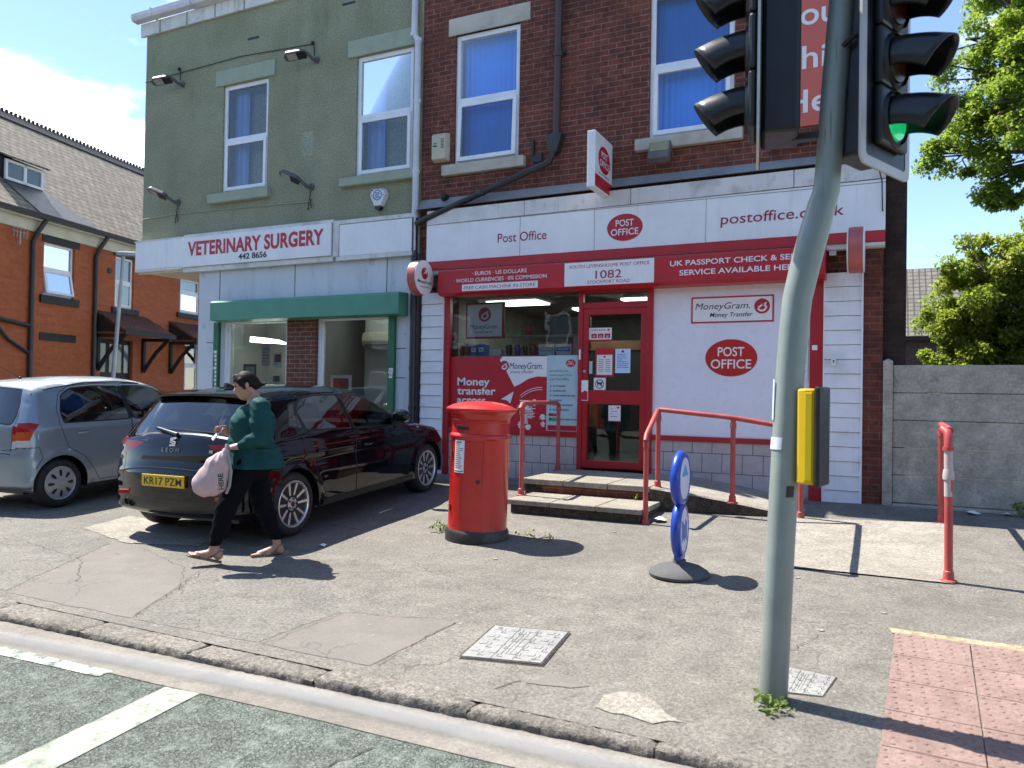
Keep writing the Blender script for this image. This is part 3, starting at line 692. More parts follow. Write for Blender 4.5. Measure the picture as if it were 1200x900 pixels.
def ox(p, y): return (p[0], y, p[1])
def logo_oval(parent, cx, cz, rx, rz, y, red='red_ink', name='emblem'):
    """the red oval with its two white words"""
    mb = MB(); mb.xz(ell(cx, cz, rx, rz), y+.003, y); e = mb.obj(name, red, parent)
    t = MB(); put_text(t, 'POST', cx, cz+rz*.10, rz*.50, y-.003, rx*1.02, bold=.012); put_text(t, 'OFFICE', cx, cz-rz*.56, rz*.50, y-.003, rx*1.55, bold=.012)
    t.obj('lettering', 'white_ink', e); return e
def swirl(parent, cx, cz, r, y, red='red_ink'):
    """round red arrow emblem"""
    mb = MB(); mb.xz(ell(cx, cz, r, r), y+.003, y); e = mb.obj('emblem', red, parent)
    t = MB()
    pts = [(cx+r*.52*math.cos(a), cz-r*.12+r*.48*math.sin(a)) for a in np.linspace(R(200), R(380), 14)]
    for (a, b), (c, d) in zip(pts, pts[1:]):
        k = r*.13
        na = Vector((a-cx, b-cz+r*.12)).normalized()*k; nb = Vector((c-cx, d-cz+r*.12)).normalized()*k
        t.add([(a-na.x, y-.002, b-na.y), (c-nb.x, y-.002, d-nb.y), (c+nb.x, y-.002, d+nb.y), (a+na.x, y-.002, b+na.y)], [(0, 1, 2, 3)])
    t.add([(cx-r*.1, y-.002, cz+r*.30), (cx+r*.62, y-.002, cz+r*.52), (cx+r*.40, y-.002, cz-r*.12)], [(0, 1, 2)])
    t.add([(cx-r*.55, y-.002, cz-r*.1), (cx+r*.22, y-.002, cz+r*.42), (cx+r*.30, y-.002, cz+r*.20), (cx-r*.42, y-.002, cz-r*.3)], [(0, 1, 2, 3)])
    t.obj('arrow', 'white_ink', e); return e

# fascia sign
fs = thing('fascia_sign', 'long white fascia with a red band across the top of the post office shopfront', 'shop sign', (-3.1, -.14, 3.36))
mb = MB(); mb.xz([(-6.21, 3.49), (-.02, 3.49), (-.02, 4.075), (-6.21, 4.035)], -.02, -.15); mb.obj('board', 'fascia_white', fs)
mb = MB()
for x in (-4.66, -3.55, -2.06): mb.box(x-.003, x+.003, -.1515, -.149, 3.49, 4.04)
mb.box(-6.21, -.02, -.152, -.149, 4.036, 4.043); mb.obj('panel_joint', 'grey_ink', fs)
mb = MB(); mb.box(-6.21, -.02, -.153, -.02, 3.362, 3.487); mb.obj('red_band', 'red_fascia', fs)
t = MB(); put_text(t, 'Post Office', -4.63, 3.695, .135, -.1535, .76, bold=.004); put_text(t, 'postoffice.co.uk', -1.17, 3.70, .135, -.1535, 1.42, bold=.004, shear=.05); t.obj('lettering', 'purple_red_ink', fs)
logo_oval(fs, -3.125, 3.765, .245, .18, -.1535, 'red_ink')
# roller shutter box with its banners
sb = thing('shutter_box_sign', 'long red roller shutter box with white lettering over the post office door', 'shop sign', (-3.27, -.15, 2.97))
mb = MB(); mb.prism([(-.31, 2.985), (-.31, 3.30), (-.28, 3.325), (0, 3.33), (0, 2.95), (-.25, 2.95)], lambda p: (-5.90, p[0], p[1]), lambda p: (-.645, p[0], p[1])); mb.obj('box', 'red_fascia', sb)
mb = MB(); mb.box(-3.905, -2.675, -.318, -.311, 2.992, 3.305); ap = mb.obj('address_panel', 'sign_white', sb)
t = MB(); put_text(t, 'SOUTH LEVENSHULME POST OFFICE', -3.285, 3.228, .045, -.3195, 1.10); put_text(t, '1082', -3.285, 3.078, .112, -.3195, .36, bold=.006); put_text(t, 'STOCKPORT ROAD', -3.285, 3.012, .045, -.3195, .58); t.obj('lettering', 'purple_red_ink', ap)
t = MB(); put_text(t, '· EUROS · US DOLLARS', -4.90, 3.22, .055, -.3135, .86, bold=.008); put_text(t, '· WORLD CURRENCIES · 0% COMMISSION', -4.90, 3.128, .055, -.3135, 1.46, bold=.008)
put_text(t, 'UK PASSPORT CHECK & SEND', -1.66, 3.185, .068, -.3135, 1.62, bold=.016); put_text(t, 'SERVICE AVAILABLE HERE', -1.64, 3.062, .068, -.3135, 1.42, bold=.016); t.obj('lettering', 'white_ink', sb)
mb = MB(); mb.box(-5.49, -4.30, -.316, -.311, 3.0, 3.095); cs = mb.obj('cash_machine_strip', 'sign_white', sb)
t = MB(); put_text(t, 'FREE CASH MACHINE IN-STORE', -4.895, 3.022, .050, -.3175, 1.12); t.obj('lettering', 'purple_red_ink', cs)
# signs on the lilac panel
sg = thing('wall_sign', 'white money transfer sign with a red border on the lilac shop panel', 'sign', (-1.75, -.02, 2.48))
mb = MB(); mb.box(-2.26, -1.245, -.016, -.009, 2.48, 2.815); mb.obj('border', 'red_ink', sg)
mb = MB(); mb.box(-2.24, -1.265, -.019, -.0165, 2.50, 2.795); mb.obj('board', 'sign_white', sg)
t = MB(); put_text(t, 'MoneyGram.', -1.87, 2.655, .085, -.0205, .68, bold=.0, shear=.25); put_text(t, 'Money Transfer', -1.76, 2.555, .058, -.0205, .53, bold=.008, shear=.25); t.obj('lettering', 'black_ink', sg)
e = swirl(sg, -1.385, 2.675, .094, -.021)
tag(logo_oval(None, -1.755, 2.035, .32, .235, -.012, 'post_red', 'oval_sign'), 'large red oval post office emblem stuck on the lilac panel', 'sign')
mb = MB(); mb.box(-.975, -.845, -.02, -.012, 1.76, 2.265); nt_ = one('notice', mb, 'paper_white', 'tall narrow white notice at the right edge of the lilac panel behind the pole', 'notice', 'paper notices on the shopfront')
t = MB(); 
for k in range(11): t.box(-.955, -.865-.02*(k % 3), -.0215, -.0205, 2.2-.038*k, 2.207-.038*k)
t.xz(ell(-.91, 2.10, .025, .025, 16), -.0205, -.022); t.obj('print', 'grey_ink', nt_)

# money transfer poster filling the lower window
po = thing('window_poster', 'wide red and pale blue money transfer poster filling the lower shop window', 'poster', (-4.82, -.005, 1.03))
mb = MB(); mb.box(-5.843, -4.275, .002, .009, 1.03, 2.075); mb.obj('red_sheet', 'red_ink', po)
mb = MB(); mb.box(-4.275, -3.802, .002, .009, 1.03, 2.085); bp = mb.obj('blue_sheet', 'pale_blue_ink', po)
mb = MB(); mb.xz([(-4.98, 2.073), (-4.277, 2.073), (-4.277, 1.785), (-4.42, 1.79), (-4.56, 1.755), (-4.69, 1.68), (-4.78, 1.64), (-4.96, 1.95), (-5.02, 2.02)], .001, -.001); ws = mb.obj('white_shape', 'white_ink', po)
t = MB(); put_text(t, 'MoneyGram.', -4.60, 1.895, .095, -.003, .52, bold=0, shear=.15); t.obj('lettering', 'black_ink', ws)
t = MB(); put_text(t, 'money transfer', -4.665, 1.835, .042, -.003, .36); t.obj('small_lettering', 'grey_ink', ws)
e = swirl(po, -4.945, 1.94, .075, -.002)
t = MB()
for s_, z in (('Money', 1.655), ('transfer', 1.52), ('across', 1.385)): put_text(t, s_, -5.72, z, .115, -.001, {'Money': .54, 'transfer': .64, 'across': .48}[s_], bold=.022, align='l')
t.xz([(-4.99, 1.46), (-4.79, 1.57), (-4.84, 1.40), (-4.895, 1.445)], .001, -.001)                         # paper plane
q = random.Random(4)
for k in range(14):                                                                                     # arcs and map pieces
    r0 = .50+.028*k if k < 2 else .55
    if k < 2:
        pts = [(-4.36+r0*math.cos(a), 1.05+r0*1.1*math.sin(a)) for a in np.linspace(R(88), R(128), 12)]
        for (a, b), (c, d) in zip(pts, pts[1:]): t.add([(a, -.001, b), (c, -.001, d), (c, -.001, d+.008), (a, -.001, b+.008)], [(0, 1, 2, 3)])
for cx, cz, r_ in ((-4.62, 1.36, .11), (-4.53, 1.28, .10), (-4.60, 1.18, .07), (-4.66, 1.10, .06), (-4.33, 1.22, .045), (-4.32, 1.12, .04), (-4.46, 1.42, .05), (-4.55, 1.06, .05)):
    for k in range(9):
        a0 = -1+2*k/9
        w_ = r_*math.sqrt(max(0, 1-a0*a0))*q.uniform(.6, 1.15)
        t.box(max(-4.80, cx-w_), min(-4.28, cx+w_*q.uniform(.5, 1)), -.0012, -.0005, cz+a0*r_-.006, cz+a0*r_+.005)
t.obj('white_print', 'white_ink', po)
t = MB()
for k, s_ in enumerate(('everything you', 'would expect from', 'your Post Office')): put_text(t, s_, -4.235, 1.855-.058*k, .032, 0, [.28, .33, .29][k], bold=.004 if k < 2 else .012, align='l')
for k, w_ in enumerate((.20, .22, .36, .16, .33, .27, .1, .38)):
    z = 1.645-.066*k; t.xz(ell(-4.215, z+.012, .013, .013, 10), .0015, 0)
    for j in range(int(w_/.028)): t.box(-4.18+.028*j, -4.18+.028*j+q.uniform(.014, .024), -.0002, .0012, z, z+.022)
t.obj('small_print', 'grey_ink', bp)
mb = MB(); mb.xz(ell(-3.92, 1.975, .072, .052, 24), .001, -.001); mb.box(-4.24, -4.09, 0, .0015, 1.235, 1.275); mb.box(-4.255, -3.82, 0, .0015, 1.04, 1.11); r_ = mb.obj('red_marks', 'red_ink', bp)
mb = MB(); mb.box(-4.24, -4.09, 0, .0015, 1.165, 1.215); mb.obj('green_tag', 'green_ink', bp)
t = MB(); put_text(t, 'POST', -3.92, 1.982, .022, -.0025, .07, bold=.01); put_text(t, 'OFFICE', -3.92, 1.952, .022, -.0025, .11, bold=.01); t.obj('emblem_lettering', 'white_ink', bp)
# hanging sign inside the window
hs = thing('hanging_sign', 'white money transfer sign in a red frame hanging inside the shop window', 'sign', (-5.30, .10, 2.34))
mb = MB(); mb.box(-5.645, -5.01, .09, .13, 2.345, 2.88); mb.obj('frame', 'red_ink', hs)
mb = MB(); mb.box(-5.615, -5.04, .082, .09, 2.375, 2.85); mb.obj('board', 'sign_white', hs)
swirl(hs, -5.325, 2.70, .105, .08)
t = MB(); put_text(t, 'MoneyGram.', -5.325, 2.49, .07, .08, .47); put_text(t, 'money transfer', -5.325, 2.43, .03, .08, .30, bold=.006); t.obj('lettering', 'black_ink', hs)
# notices on the door glass
def notice(label, x0, x1, z0, z1, y=-.011, mat='paper_white', lines=6, ink='grey_ink', top=None, red_bottom=None, title=None, extra=None):
    mb = MB(); mb.box(x0, x1, y, y+.004, z0, z1); o = one('notice', mb, mat, label, 'notice', 'paper notices on the shopfront')
    t = MB(); q = random.Random(len(label)); h = z1-z0
    for k in range(lines):
        z = z1-h*(.24+.62*k/max(1, lines)); xx = x0+.03
        while xx < x1-.05:
            w_ = q.uniform(.012, .035); t.box(xx, min(xx+w_, x1-.02), y-.0012, y, z, z+.009); xx += w_+.008
            if q.random() < .07: break
    if lines: t.obj('print', ink, o)
    r = MB()
    if top: r.box(x0, x1, y-.0014, y, z1-top, z1)
    if red_bottom: r.box(x0, x1, y-.0014, y, z0, z0+red_bottom)
    if extra: extra(r, y-.0014)
    if r.v: r.obj('red_print', 'red_ink', o)
    return o
def three(r, y):
    for k in range(3): r.box(-3.62+.095*k, -3.54+.095*k, y, y+.0012, 2.315, 2.375)
    r.xz(ell(-3.375, 2.425, .018, .013, 12), y+.001, y)
n1 = notice('white notice with three red symbols at the top of the door glass', -3.655, -3.33, 2.265, 2.455, lines=0, red_bottom=.03, extra=three)
t = MB()
for k in range(3): put_text(t, ('+', 'o', 'x')[k], -3.58+.095*k, 2.325, .035, -.0138, .04)
t.obj('symbols', 'white_ink', n1); t = MB()
for k in range(6): t.box(-3.62+.035*k, -3.595+.035*k, -.0125, -.0115, 2.415, 2.43)
t.obj('print', 'grey_ink', n1)
n2 = notice('white opening hours sheet in a red frame on the upper door glass', -3.555, -3.295, 1.79, 2.175, lines=0, mat='red_ink')
mb = MB(); mb.box(-3.535, -3.315, -.0125, -.0115, 1.815, 2.085); sh = mb.obj('sheet', 'paper_white', n2)
t = MB()
for k in range(7): t.box(-3.51, -3.44, -.0136, -.013, 1.86+.026*k, 1.868+.026*k); t.box(-3.41, -3.345, -.0136, -.013, 1.86+.026*k, 1.868+.026*k)
t.obj('print', 'grey_ink', sh); mb = MB(); mb.xz(ell(-3.425, 2.06, .018, .014, 12), -.013, -.0136); mb.obj('red_print', 'red_ink', sh)
n3 = notice('pale blue sheet of text beside the red framed hours on the door', -3.275, -3.065, 1.84, 2.165, mat='paper_blue', lines=8, ink='blue_ink', extra=lambda r, y: r.xz(ell(-3.17, 2.13, .022, .016, 14), y+.001, y))
n4 = notice('square no dogs notice with a circle low on the upper door glass', -3.575, -3.405, 1.565, 1.775, lines=0, red_bottom=.045)
t = MB(); c0 = (-3.49, 1.69)
pts = ell(c0[0], c0[1], .062, .062, 26); pin = ell(c0[0], c0[1], .052, .052, 26)
for i in range(26): j = (i+1) % 26; t.add([ox(pts[i], -.0125), ox(pts[j], -.0125), ox(pin[j], -.0125), ox(pin[i], -.0125)], [(0, 1, 2, 3)])
t.xz([(-3.525, 1.70), (-3.52, 1.665), (-3.51, 1.665), (-3.505, 1.69), (-3.475, 1.69), (-3.47, 1.662), (-3.46, 1.662), (-3.457, 1.70), (-3.445, 1.72), (-3.452, 1.73), (-3.47, 1.712), (-3.51, 1.712), (-3.53, 1.725)], -.0125, -.0135)
t.xz([(-3.535, 1.728), (-3.452, 1.645), (-3.445, 1.652), (-3.528, 1.735)], -.0125, -.0132); t.obj('print', 'black_ink', n4)
notice('small white notice on the lower door glass', -3.36, -3.19, 1.185, 1.405, lines=4, red_bottom=.012, extra=lambda r, y: r.xz(ell(-3.225, 1.375, .018, .014, 12), y+.001, y))
notice('narrow pale blue sticker on the edge of the upper door glass', -3.645, -3.60, 1.83, 2.0, mat='pale_blue_ink', lines=3, ink='blue_ink')

# goods on the display shelf
def carton(label, x0, x1, h, mat, y0=.16, d=.16, band=None, z=2.0955, cat='box', name='product_box'):
    mb = MB(); mb.box(x0, x1, y0, y0+d, z, z+h); o = one(name, mb, mat, label, cat, 'goods on the window shelf', bevel=.004)
    if band:
        t = MB(); t.box(x0+.015, x1-.015, y0-.0015, y0, z+h*.35, z+h*.7); t.obj('panel', band, o)
        t = MB(); t.box(x0+.03, x1-.04, y0-.003, y0-.0017, z+h*.48, z+h*.58); t.obj('print', 'white_ink' if band != 'white_ink' else 'blue_ink', o)
    return o
plain('carton_blue', (.03, .17, .50), .5); plain('carton_red', (.30, .03, .03), .5); plain('carton_pink', (.5, .28, .33), .5); plain('carton_brown', (.16, .06, .05), .6)
carton('dark red box at the left end of the window shelf', -5.78, -5.73, .17, 'carton_red'); carton('brown box second from the left on the window shelf', -5.70, -5.64, .18, 'carton_brown')
carton('bright blue box, left of the blue pair on the window shelf', -5.60, -5.49, .165, 'carton_blue', band='white_ink'); carton('bright blue box, right of the blue pair on the window shelf', -5.47, -5.36, .175, 'carton_blue', band='white_ink')
carton('low white packet beside the pair of blue boxes', -5.28, -5.08, .10, 'paper_white')
def pot(label, x, r, h, mat, z=2.0955, cat='pot', name='pot', neck=None):
    mb = MB(); prof = [(r*.8, 0), (r, h*.5), (r, h*.92), (r*.9, h)] if not neck else [(r, 0), (r, h*.6), (neck, h*.78), (neck, h)]
    mb.lathe(prof, (x, .26, z), 20); o = one(name, mb, mat, label, cat, 'goods on the window shelf', smooth=True)
    l = MB(); l.lathe([(r*.75 if not neck else neck*1.15, h), (r*.75 if not neck else neck*1.15, h*1.08)], (x, .26, z), 20); l.obj('lid', 'black_plastic', o); return o
plain('pot_dark', (.03, .03, .035), .3); plain('pot_blue', (.05, .09, .25), .3); plain('pot_brown', (.12, .06, .05), .3); plain('bottle_green', (.12, .30, .06), .3)
pot('squat black pot on the window shelf left of the blue pot', -5.0, .05, .15, 'pot_dark'); pot('dark blue pot between two darker pots on the window shelf', -4.86, .05, .15, 'pot_blue'); pot('brown pot right of the dark blue pot', -4.60, .07, .15, 'pot_brown'); pot('slim black pot between the blue and brown pots', -4.735, .035, .13, 'pot_dark')
pot('small green bottle standing on the glass upper shelf', -4.84, .028, .11, 'bottle_green', 2.386, 'bottle', 'bottle', .012); pot('red tub standing on the glass upper shelf', -4.68, .055, .15, 'carton_red', 2.386, 'tub', 'tub')
carton('clear white pack left of the blue and white carton', -4.48, -4.24, .165, 'paper_white', band='room_pale'); carton('blue and white carton on the right of the window shelf', -4.21, -3.98, .16, 'paper_white', band='carton_blue'); carton('tall pink box at the right end of the window shelf', -3.95, -3.85, .27, 'carton_pink')

# projecting signs
ps = thing('projecting_sign', 'white box sign with red foot projecting from the brick above the fascia', 'sign', (-3.38, 0, 4.12))
mb = MB(); mb.box(-3.45, -3.34, -.74, -.06, 4.19, 4.91); mb.obj('box', 'sign_white', ps, bevel=.008)
mb = MB(); mb.box(-3.43, -3.36, -.06, .0, 4.3, 4.36); mb.box(-3.43, -3.36, -.06, .0, 4.7, 4.76); mb.obj('bracket', 'dark_metal', ps)
mb = MB(); mb.box(-3.3385, -3.337, -.735, -.065, 4.20, 4.36); mb.obj('red_foot', 'red_ink', ps)
Mx = Matrix.Translation((-3.336, -.40, 0)) @ Matrix.Rotation(R(90), 4, 'Z')
mb = MB(); mb.xz(ell(0, 4.60, .22, .175), .0, -.002, Mx); mb.obj('oval', 'red_ink', ps)
t = MB(); put_text(t, 'POST', 0, 4.62, .085, -.004, .24, bold=.012, M=Mx); put_text(t, 'OFFICE', 0, 4.505, .085, -.004, .36, bold=.012, M=Mx); t.obj('lettering', 'white_ink', ps)
t = MB(); put_text(t, 'Post Office', 0, 4.385, .03, -.002, .4, M=Mx); t.obj('small_print', 'black_ink', ps)
plain('disc_red', (.42, .10, .09), .4)
def disc_sign(label, x, y, z, r, th, logo):
    o = thing('round_sign', label, 'sign', (x, 0, z-r), group='round signs projecting from the shopfront')
    Mr = Matrix.Translation((x, y, z)) @ Matrix.Rotation(R(90), 4, 'Y')
    mb = MB(); mb.lathe([(r*.96, -th*.42), (r, -th*.40), (r, th*.40), (r*.96, th*.42)], (0, 0, 0), 48, Mr); mb.obj('rim', 'disc_red', o, smooth=True)
    mb = MB(); mb.lathe([(r*.97, th*.43), (r*.99, th*.5), (r*.95, th*.52)], (0, 0, 0), 48, Mr); mb.lathe([(r*.95, -th*.52), (r*.99, -th*.5), (r*.97, -th*.43)], (0, 0, 0), 48, Mr); f = mb.obj('face', 'sign_white', o, smooth=True)
    mb = MB(); mb.box(x-.02, x+.02, y+r*.9, .0, z+.10, z+.14); mb.box(x-.02, x+.02, y+r*.9, .0, z-.14, z-.10); mb.obj('bracket', 'dark_metal', o)
    if logo:
        Mx = Matrix.Translation((x+th*.52+.002, y, z)) @ Matrix.Rotation(R(90), 4, 'Z')
        mb = MB(); mb.xz(ell(0, .06, .085, .085), 0, -.002, Mx); mb.obj('emblem', 'red_ink', f)
        t = MB(); t.add([(-.05, -.004, .04), (.02, -.004, .10), (-.02, -.004, .12), (.06, -.004, .115), (.055, -.004, .04), (.035, -.004, .08)], [(0, 1, 2, 3, 4, 5)], Mx); t.obj('arrow', 'white_ink', f)
        t = MB(); put_text(t, 'MoneyGram', 0, -.085, .05, -.002, .36, bold=.008, M=Mx); t.obj('lettering', 'black_ink', f)
        t = MB(); put_text(t, 'money transfer', 0, -.145, .025, -.002, .24, bold=.008, M=Mx); t.obj('small_lettering', 'red_ink', f)
disc_sign('round white sign with a red swirl emblem beside the black drainpipe', -6.14, -.42, 3.21, .255, .15, True)
disc_sign('round sign seen edge on with a red rim at the right end of the fascia', -.315, -.42, 3.225, .26, .17, False)
# red hoarding board up on the brick
rb = thing('hoarding_board', 'red board with big white lettering on the brick behind the traffic lights', 'sign', (-.6, -.04, 4.84))
mb = MB(); mb.box(-1.55, -.06, -.035, -.001, 4.845, 6.75); mb.obj('board', 'red_board', rb)
t = MB()
for s_, z, w_, x in (('Your', 6.08, .86, -.81), ('Vehicle', 5.545, 1.31, -.81), ('Here', 5.01, .90, -.70)): put_text(t, s_, x, z, .29, -.038, w_, bold=.012)
t.obj('lettering', 'white_ink', rb)
# alarm box, floodlight, camera, junction box, drainpipes
ab = thing('alarm_box', 'cream alarm bell box on brick beside the white drainpipe', 'alarm box', (-6.08, 0, 5.0))
mb = MB(); mb.prism([(-6.21, 5.03), (-6.185, 5.01), (-5.94, 5.01), (-5.92, 5.03), (-5.92, 5.43), (-5.94, 5.45), (-6.19, 5.45), (-6.21, 5.43)], lambda p: (p[0], 0, p[1]), lambda p: (-6.075+(p[0]+6.075)*.8, -.10, 5.23+(p[1]-5.23)*.86)); mb.obj('cover', 'alarm_cream', ab, bevel=.006)
t = MB()
for k in range(7): t.box(-6.02, -5.975, -.1025, -.099, 5.20+.022*k, 5.21+.022*k)
t.box(-6.16, -6.09, -.1025, -.099, 5.23, 5.25); t.box(-6.15, -6.10, -.1025, -.099, 5.27, 5.285); t.obj('grille', 'black_ink', ab)
fl = thing('floodlight', 'square yellowed floodlight under the right window of the post office', 'floodlight', (-2.66, 0, 4.55), group='floodlights on the shop fronts')
mb = MB(); Mf = Matrix.Translation((-2.66, -.17, 4.70)) @ Matrix.Rotation(R(-28), 4, 'X')
mb.box(-.14, .14, -.06, .05, -.14, .14, Mf); mb.obj('housing', 'lamp_grey', fl, bevel=.015)
mb = MB(); mb.box(-.12, .12, -.066, -.059, -.03, .125, Mf); mb.obj('lens', 'lamp_amber', fl)
mb = MB(); mb.box(-2.68, -2.64, -.14, 0, 4.70, 4.74); mb.obj('bracket', 'dark_metal', fl)
dc = thing('dome_camera', 'small black dome camera low on the brick beside the white drainpipe', 'camera', (-6.02, 0, 4.42))
mb = MB(); mb.sphere((-5.98, -.06, 4.47), .055); mb.obj('dome', 'black_plastic', dc, smooth=True)
mb = MB(); mb.lathe([(.06, 0), (.06, .04)], (0, 0, 0), 20, Matrix.Translation((-5.98, 0, 4.47)) @ Matrix.Rotation(R(90), 4, 'X')); mb.obj('mount', 'dark_metal', dc)
mb = MB(); mb.tube([(-5.97, -.02, 4.44), (-5.92, -.03, 4.38), (-5.95, -.03, 4.28), (-6.0, -.03, 4.22)], .006, 6); mb.obj('cable', 'white_pipe', dc)
mb = MB(); mb.box(-6.09, -6.0, -.03, 0, 4.15, 4.24, Matrix.Rotation(0, 4, 'Y')); one('junction_box', mb, 'alarm_white', 'small white junction box below the dome camera', 'junction box', bevel=.004)
mb = MB(); mb.box(-.62, -.54, -.10, -.05, 3.24, 3.33); one('sensor_box', mb, 'alarm_white', 'small white sensor box above the right slatted pier', 'sensor', bevel=.006)
dp = MB(); dp.tube([(-4.13, -.07, 10.1), (-4.165, -.07, 5.15)], .052, 14); dp.lathe([(.066, 0), (.066, .07)], (-4.15, -.07, 6.25), 16); dp.lathe([(.066, 0), (.066, .06)], (-4.14, -.07, 8.2), 16); dpo = dp.obj('brown_drainpipe', 'brown_pipe', PO, smooth=True)
mb = MB(); mb.box(-4.25, -4.06, -.05, 0, 6.30, 6.36); mb.obj('pipe_bracket', 'dark_metal', PO)
mb = MB(); mb.prism([(-.12, .13), (.12, .13), (.10, .02), (.05, -.14), (-.06, -.14), (-.10, .02)], lambda p: (-4.18+p[0], -.14, 5.04+p[1]), lambda p: (-4.18+p[0], 0, 5.04+p[1])); mb.obj('pipe_hopper', 'black_pipe', PO, bevel=.01)
mb = MB(); mb.tube([(-4.19, -.09, 4.92), (-4.24, -.11, 4.78), (-5.3, -.14, 4.44), (-6.23, -.17, 4.135), (-6.40, -.15, 4.08)], .045, 14); mb.lathe([(.058, -.03), (.058, .03)], (-5.3, -.14, 4.44), 14, None); mb.obj('sloping_drainpipe', 'black_pipe', PO, smooth=True)
mb = MB(); mb.box(-4.55, -4.40, -.03, 0, 4.83, 4.95); mb.box(-4.55, -4.52, -.05, 0, 4.93, 5.15, Matrix.Rotation(0, 4, 'Y')); one('iron_bracket', mb, 'dark_metal', 'short rusty iron bracket left on the brick under the hopper', 'bracket')
mb = MB(); mb.tube([(-1.30, -.04, 4.62), (-.95, -.05, 4.66), (-.62, -.05, 4.70)], .03, 8); mb.box(-.52, -.38, -.10, 0, 4.62, 4.88); one('cable_box', mb, 'dark_metal', 'black cable and box fixed to the brick under the red board', 'cable box')
mb = MB(); mb.tube([(-.45, -.06, 4.6), (-.30, -.17, 4.45), (-.12, -.19, 4.30), (-.06, -.19, 4.05), (-.05, -.165, 3.7)], .007, 6); one('loose_cable', mb, 'black_plastic', 'loose black cable hanging over the right end of the white fascia', 'cable')
# steps, ramp
mb = MB()
for a, b in ((-3.95, -3.42), (-3.41, -2.87), (-2.86, -2.37)): mb.box(a, b, -1.47, -.05, .455, .52)
for a, b in ((-3.80, -3.28), (-3.27, -2.75), (-2.74, -2.25)): mb.box(a, b, -2.19, -1.44, .305, .36)
slabs = mb
st = thing('stone_steps', 'two worn stone steps up to the post office door', 'steps', (-3.1, -1.2, .2))
slabs.obj('step_slab', 'step_slab', st, bevel=.008)
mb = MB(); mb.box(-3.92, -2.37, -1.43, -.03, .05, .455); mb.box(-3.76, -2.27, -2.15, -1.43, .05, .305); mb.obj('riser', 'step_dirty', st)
mb = MB(); mb.box(-3.7, -2.42, -1.436, -1.428, .37, .448); mb.obj('brick_course', 'brick_pier_red', st)
mb = MB(); n = 16; vs = []; q = random.Random(8)
for i in range(n+1):
    u = i/n; x = -2.365+(1.57)*u; z = .515-.235*u-.02*math.sin(u*3.1)*-1; yf = -1.46+.28*u
    zb = gz(0)+.01
    vs += [(x, yf, gz(yf)-.1), (x, yf+q.uniform(-.01, .01), z-.02), (x, yf+.03, z), (x, -.02, z+.012)]
fs = [(4*i+k, 4*i+4+k, 4*i+5+k, 4*i+1+k) for i in range(n) for k in range(3)]
for f in fs: mb.mi.append(0 if (f[0] % 4) >= 1 else 1)
mb.v = vs; mb.f = fs; mb.v += []
ra = thing('access_ramp', 'sloping concrete ramp with a dirty kerb side leading down from the door', 'ramp', (-1.6, -.7, .3))
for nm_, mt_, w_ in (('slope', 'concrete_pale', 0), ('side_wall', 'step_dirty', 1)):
    m2 = MB(); m2.v = list(vs); m2.f = [f for f, k in zip(fs, mb.mi) if k == w_]; m2.mi = [0]*len(m2.f); used = sorted({i for f in m2.f for i in f}); ix = {i: k for k, i in enumerate(used)}; m2.v = [vs[i] for i in used]; m2.f = [tuple(ix[i] for i in f) for f in m2.f]; m2.obj(nm_, mt_, ra)

# ------------------------------------------------------------------ red tube rails
def base_plate(mb, x, y, z): mb.lathe([(.062, 0), (.062, .012), (.04, .02), (.036, .08), (.030, .085)], (x, y, z-.005), 14)
def rail_thing(label, posts, bars, loc, rad=.027, group='red tubular handrails'):
    o = thing('handrail', label, 'handrail', loc, group=group)
    for x, y, z0, z1 in posts:
        mb = MB(); mb.tube([(x, y, z0), (x, y, z1)], rad, 14); base_plate(mb, x, y, z0); mb.lathe([(rad+.007, 0), (rad+.007, .06)], (x, y, z1-.10), 14); mb.obj('post', 'red_rail', o, smooth=True)
    for b in bars:
        mb = MB(); mb.tube(b, rad, 14); mb.obj('rail', 'red_rail', o, smooth=True)
    return o
rail_thing('red tube handrail at the left end of the front steps', [(-3.80, -1.80, .36, 1.40), (-4.02, -.17, .50, 1.41)], [[(-3.795, -1.87, 1.36), (-3.80, -1.80, 1.42), (-3.84, -1.5, 1.43), (-4.0, -.3, 1.43), (-4.02, -.17, 1.40)]], (-3.9, -1, .4))
rail_thing('long red handrail beside the ramp, turning round its lower end', [(-2.225, -2.12, .19, 1.10), (-2.315, -1.33, .50, 1.36), (-1.475, -1.40, .40, 1.30), (-.80, -1.20, .255, 1.18), (-.79, -3.24, .145, 1.10)],
           [[(-2.222, -2.16, 1.07), (-2.225, -2.12, 1.13), (-2.315, -1.37, 1.37)], [(-2.315, -1.33, 1.385), (-1.475, -1.40, 1.315), (-.86, -1.22, 1.215), (-.80, -1.25, 1.205), (-.795, -1.9, 1.17), (-.79, -3.24, 1.12)]], (-1.6, -1.5, .3))
rr = rail_thing('short red handrail with worn grey paint before the concrete fence', [(.52, -.84, .275, 1.27)], [[(.52, -.84, 1.29), (.49, -2.0, 1.295), (.445, -3.10, 1.30)]], (.48, -2, .2), .03)
mb = MB(); mb.tube([(.445, -3.13, .15), (.44, -3.13, 1.0)], .030, 14); base_plate(mb, .445, -3.13, .155); mb.obj('post', 'red_rail', rr, smooth=True)
mb = MB(); mb.tube([(.44, -3.13, .80), (.437, -3.13, 1.18)], .0308, 14); mb.lathe([(.04, 0), (.042, .03), (.036, .075)], (.439, -3.13, .93), 14); mb.obj('worn_post_top', 'rail_worn', rr, smooth=True)
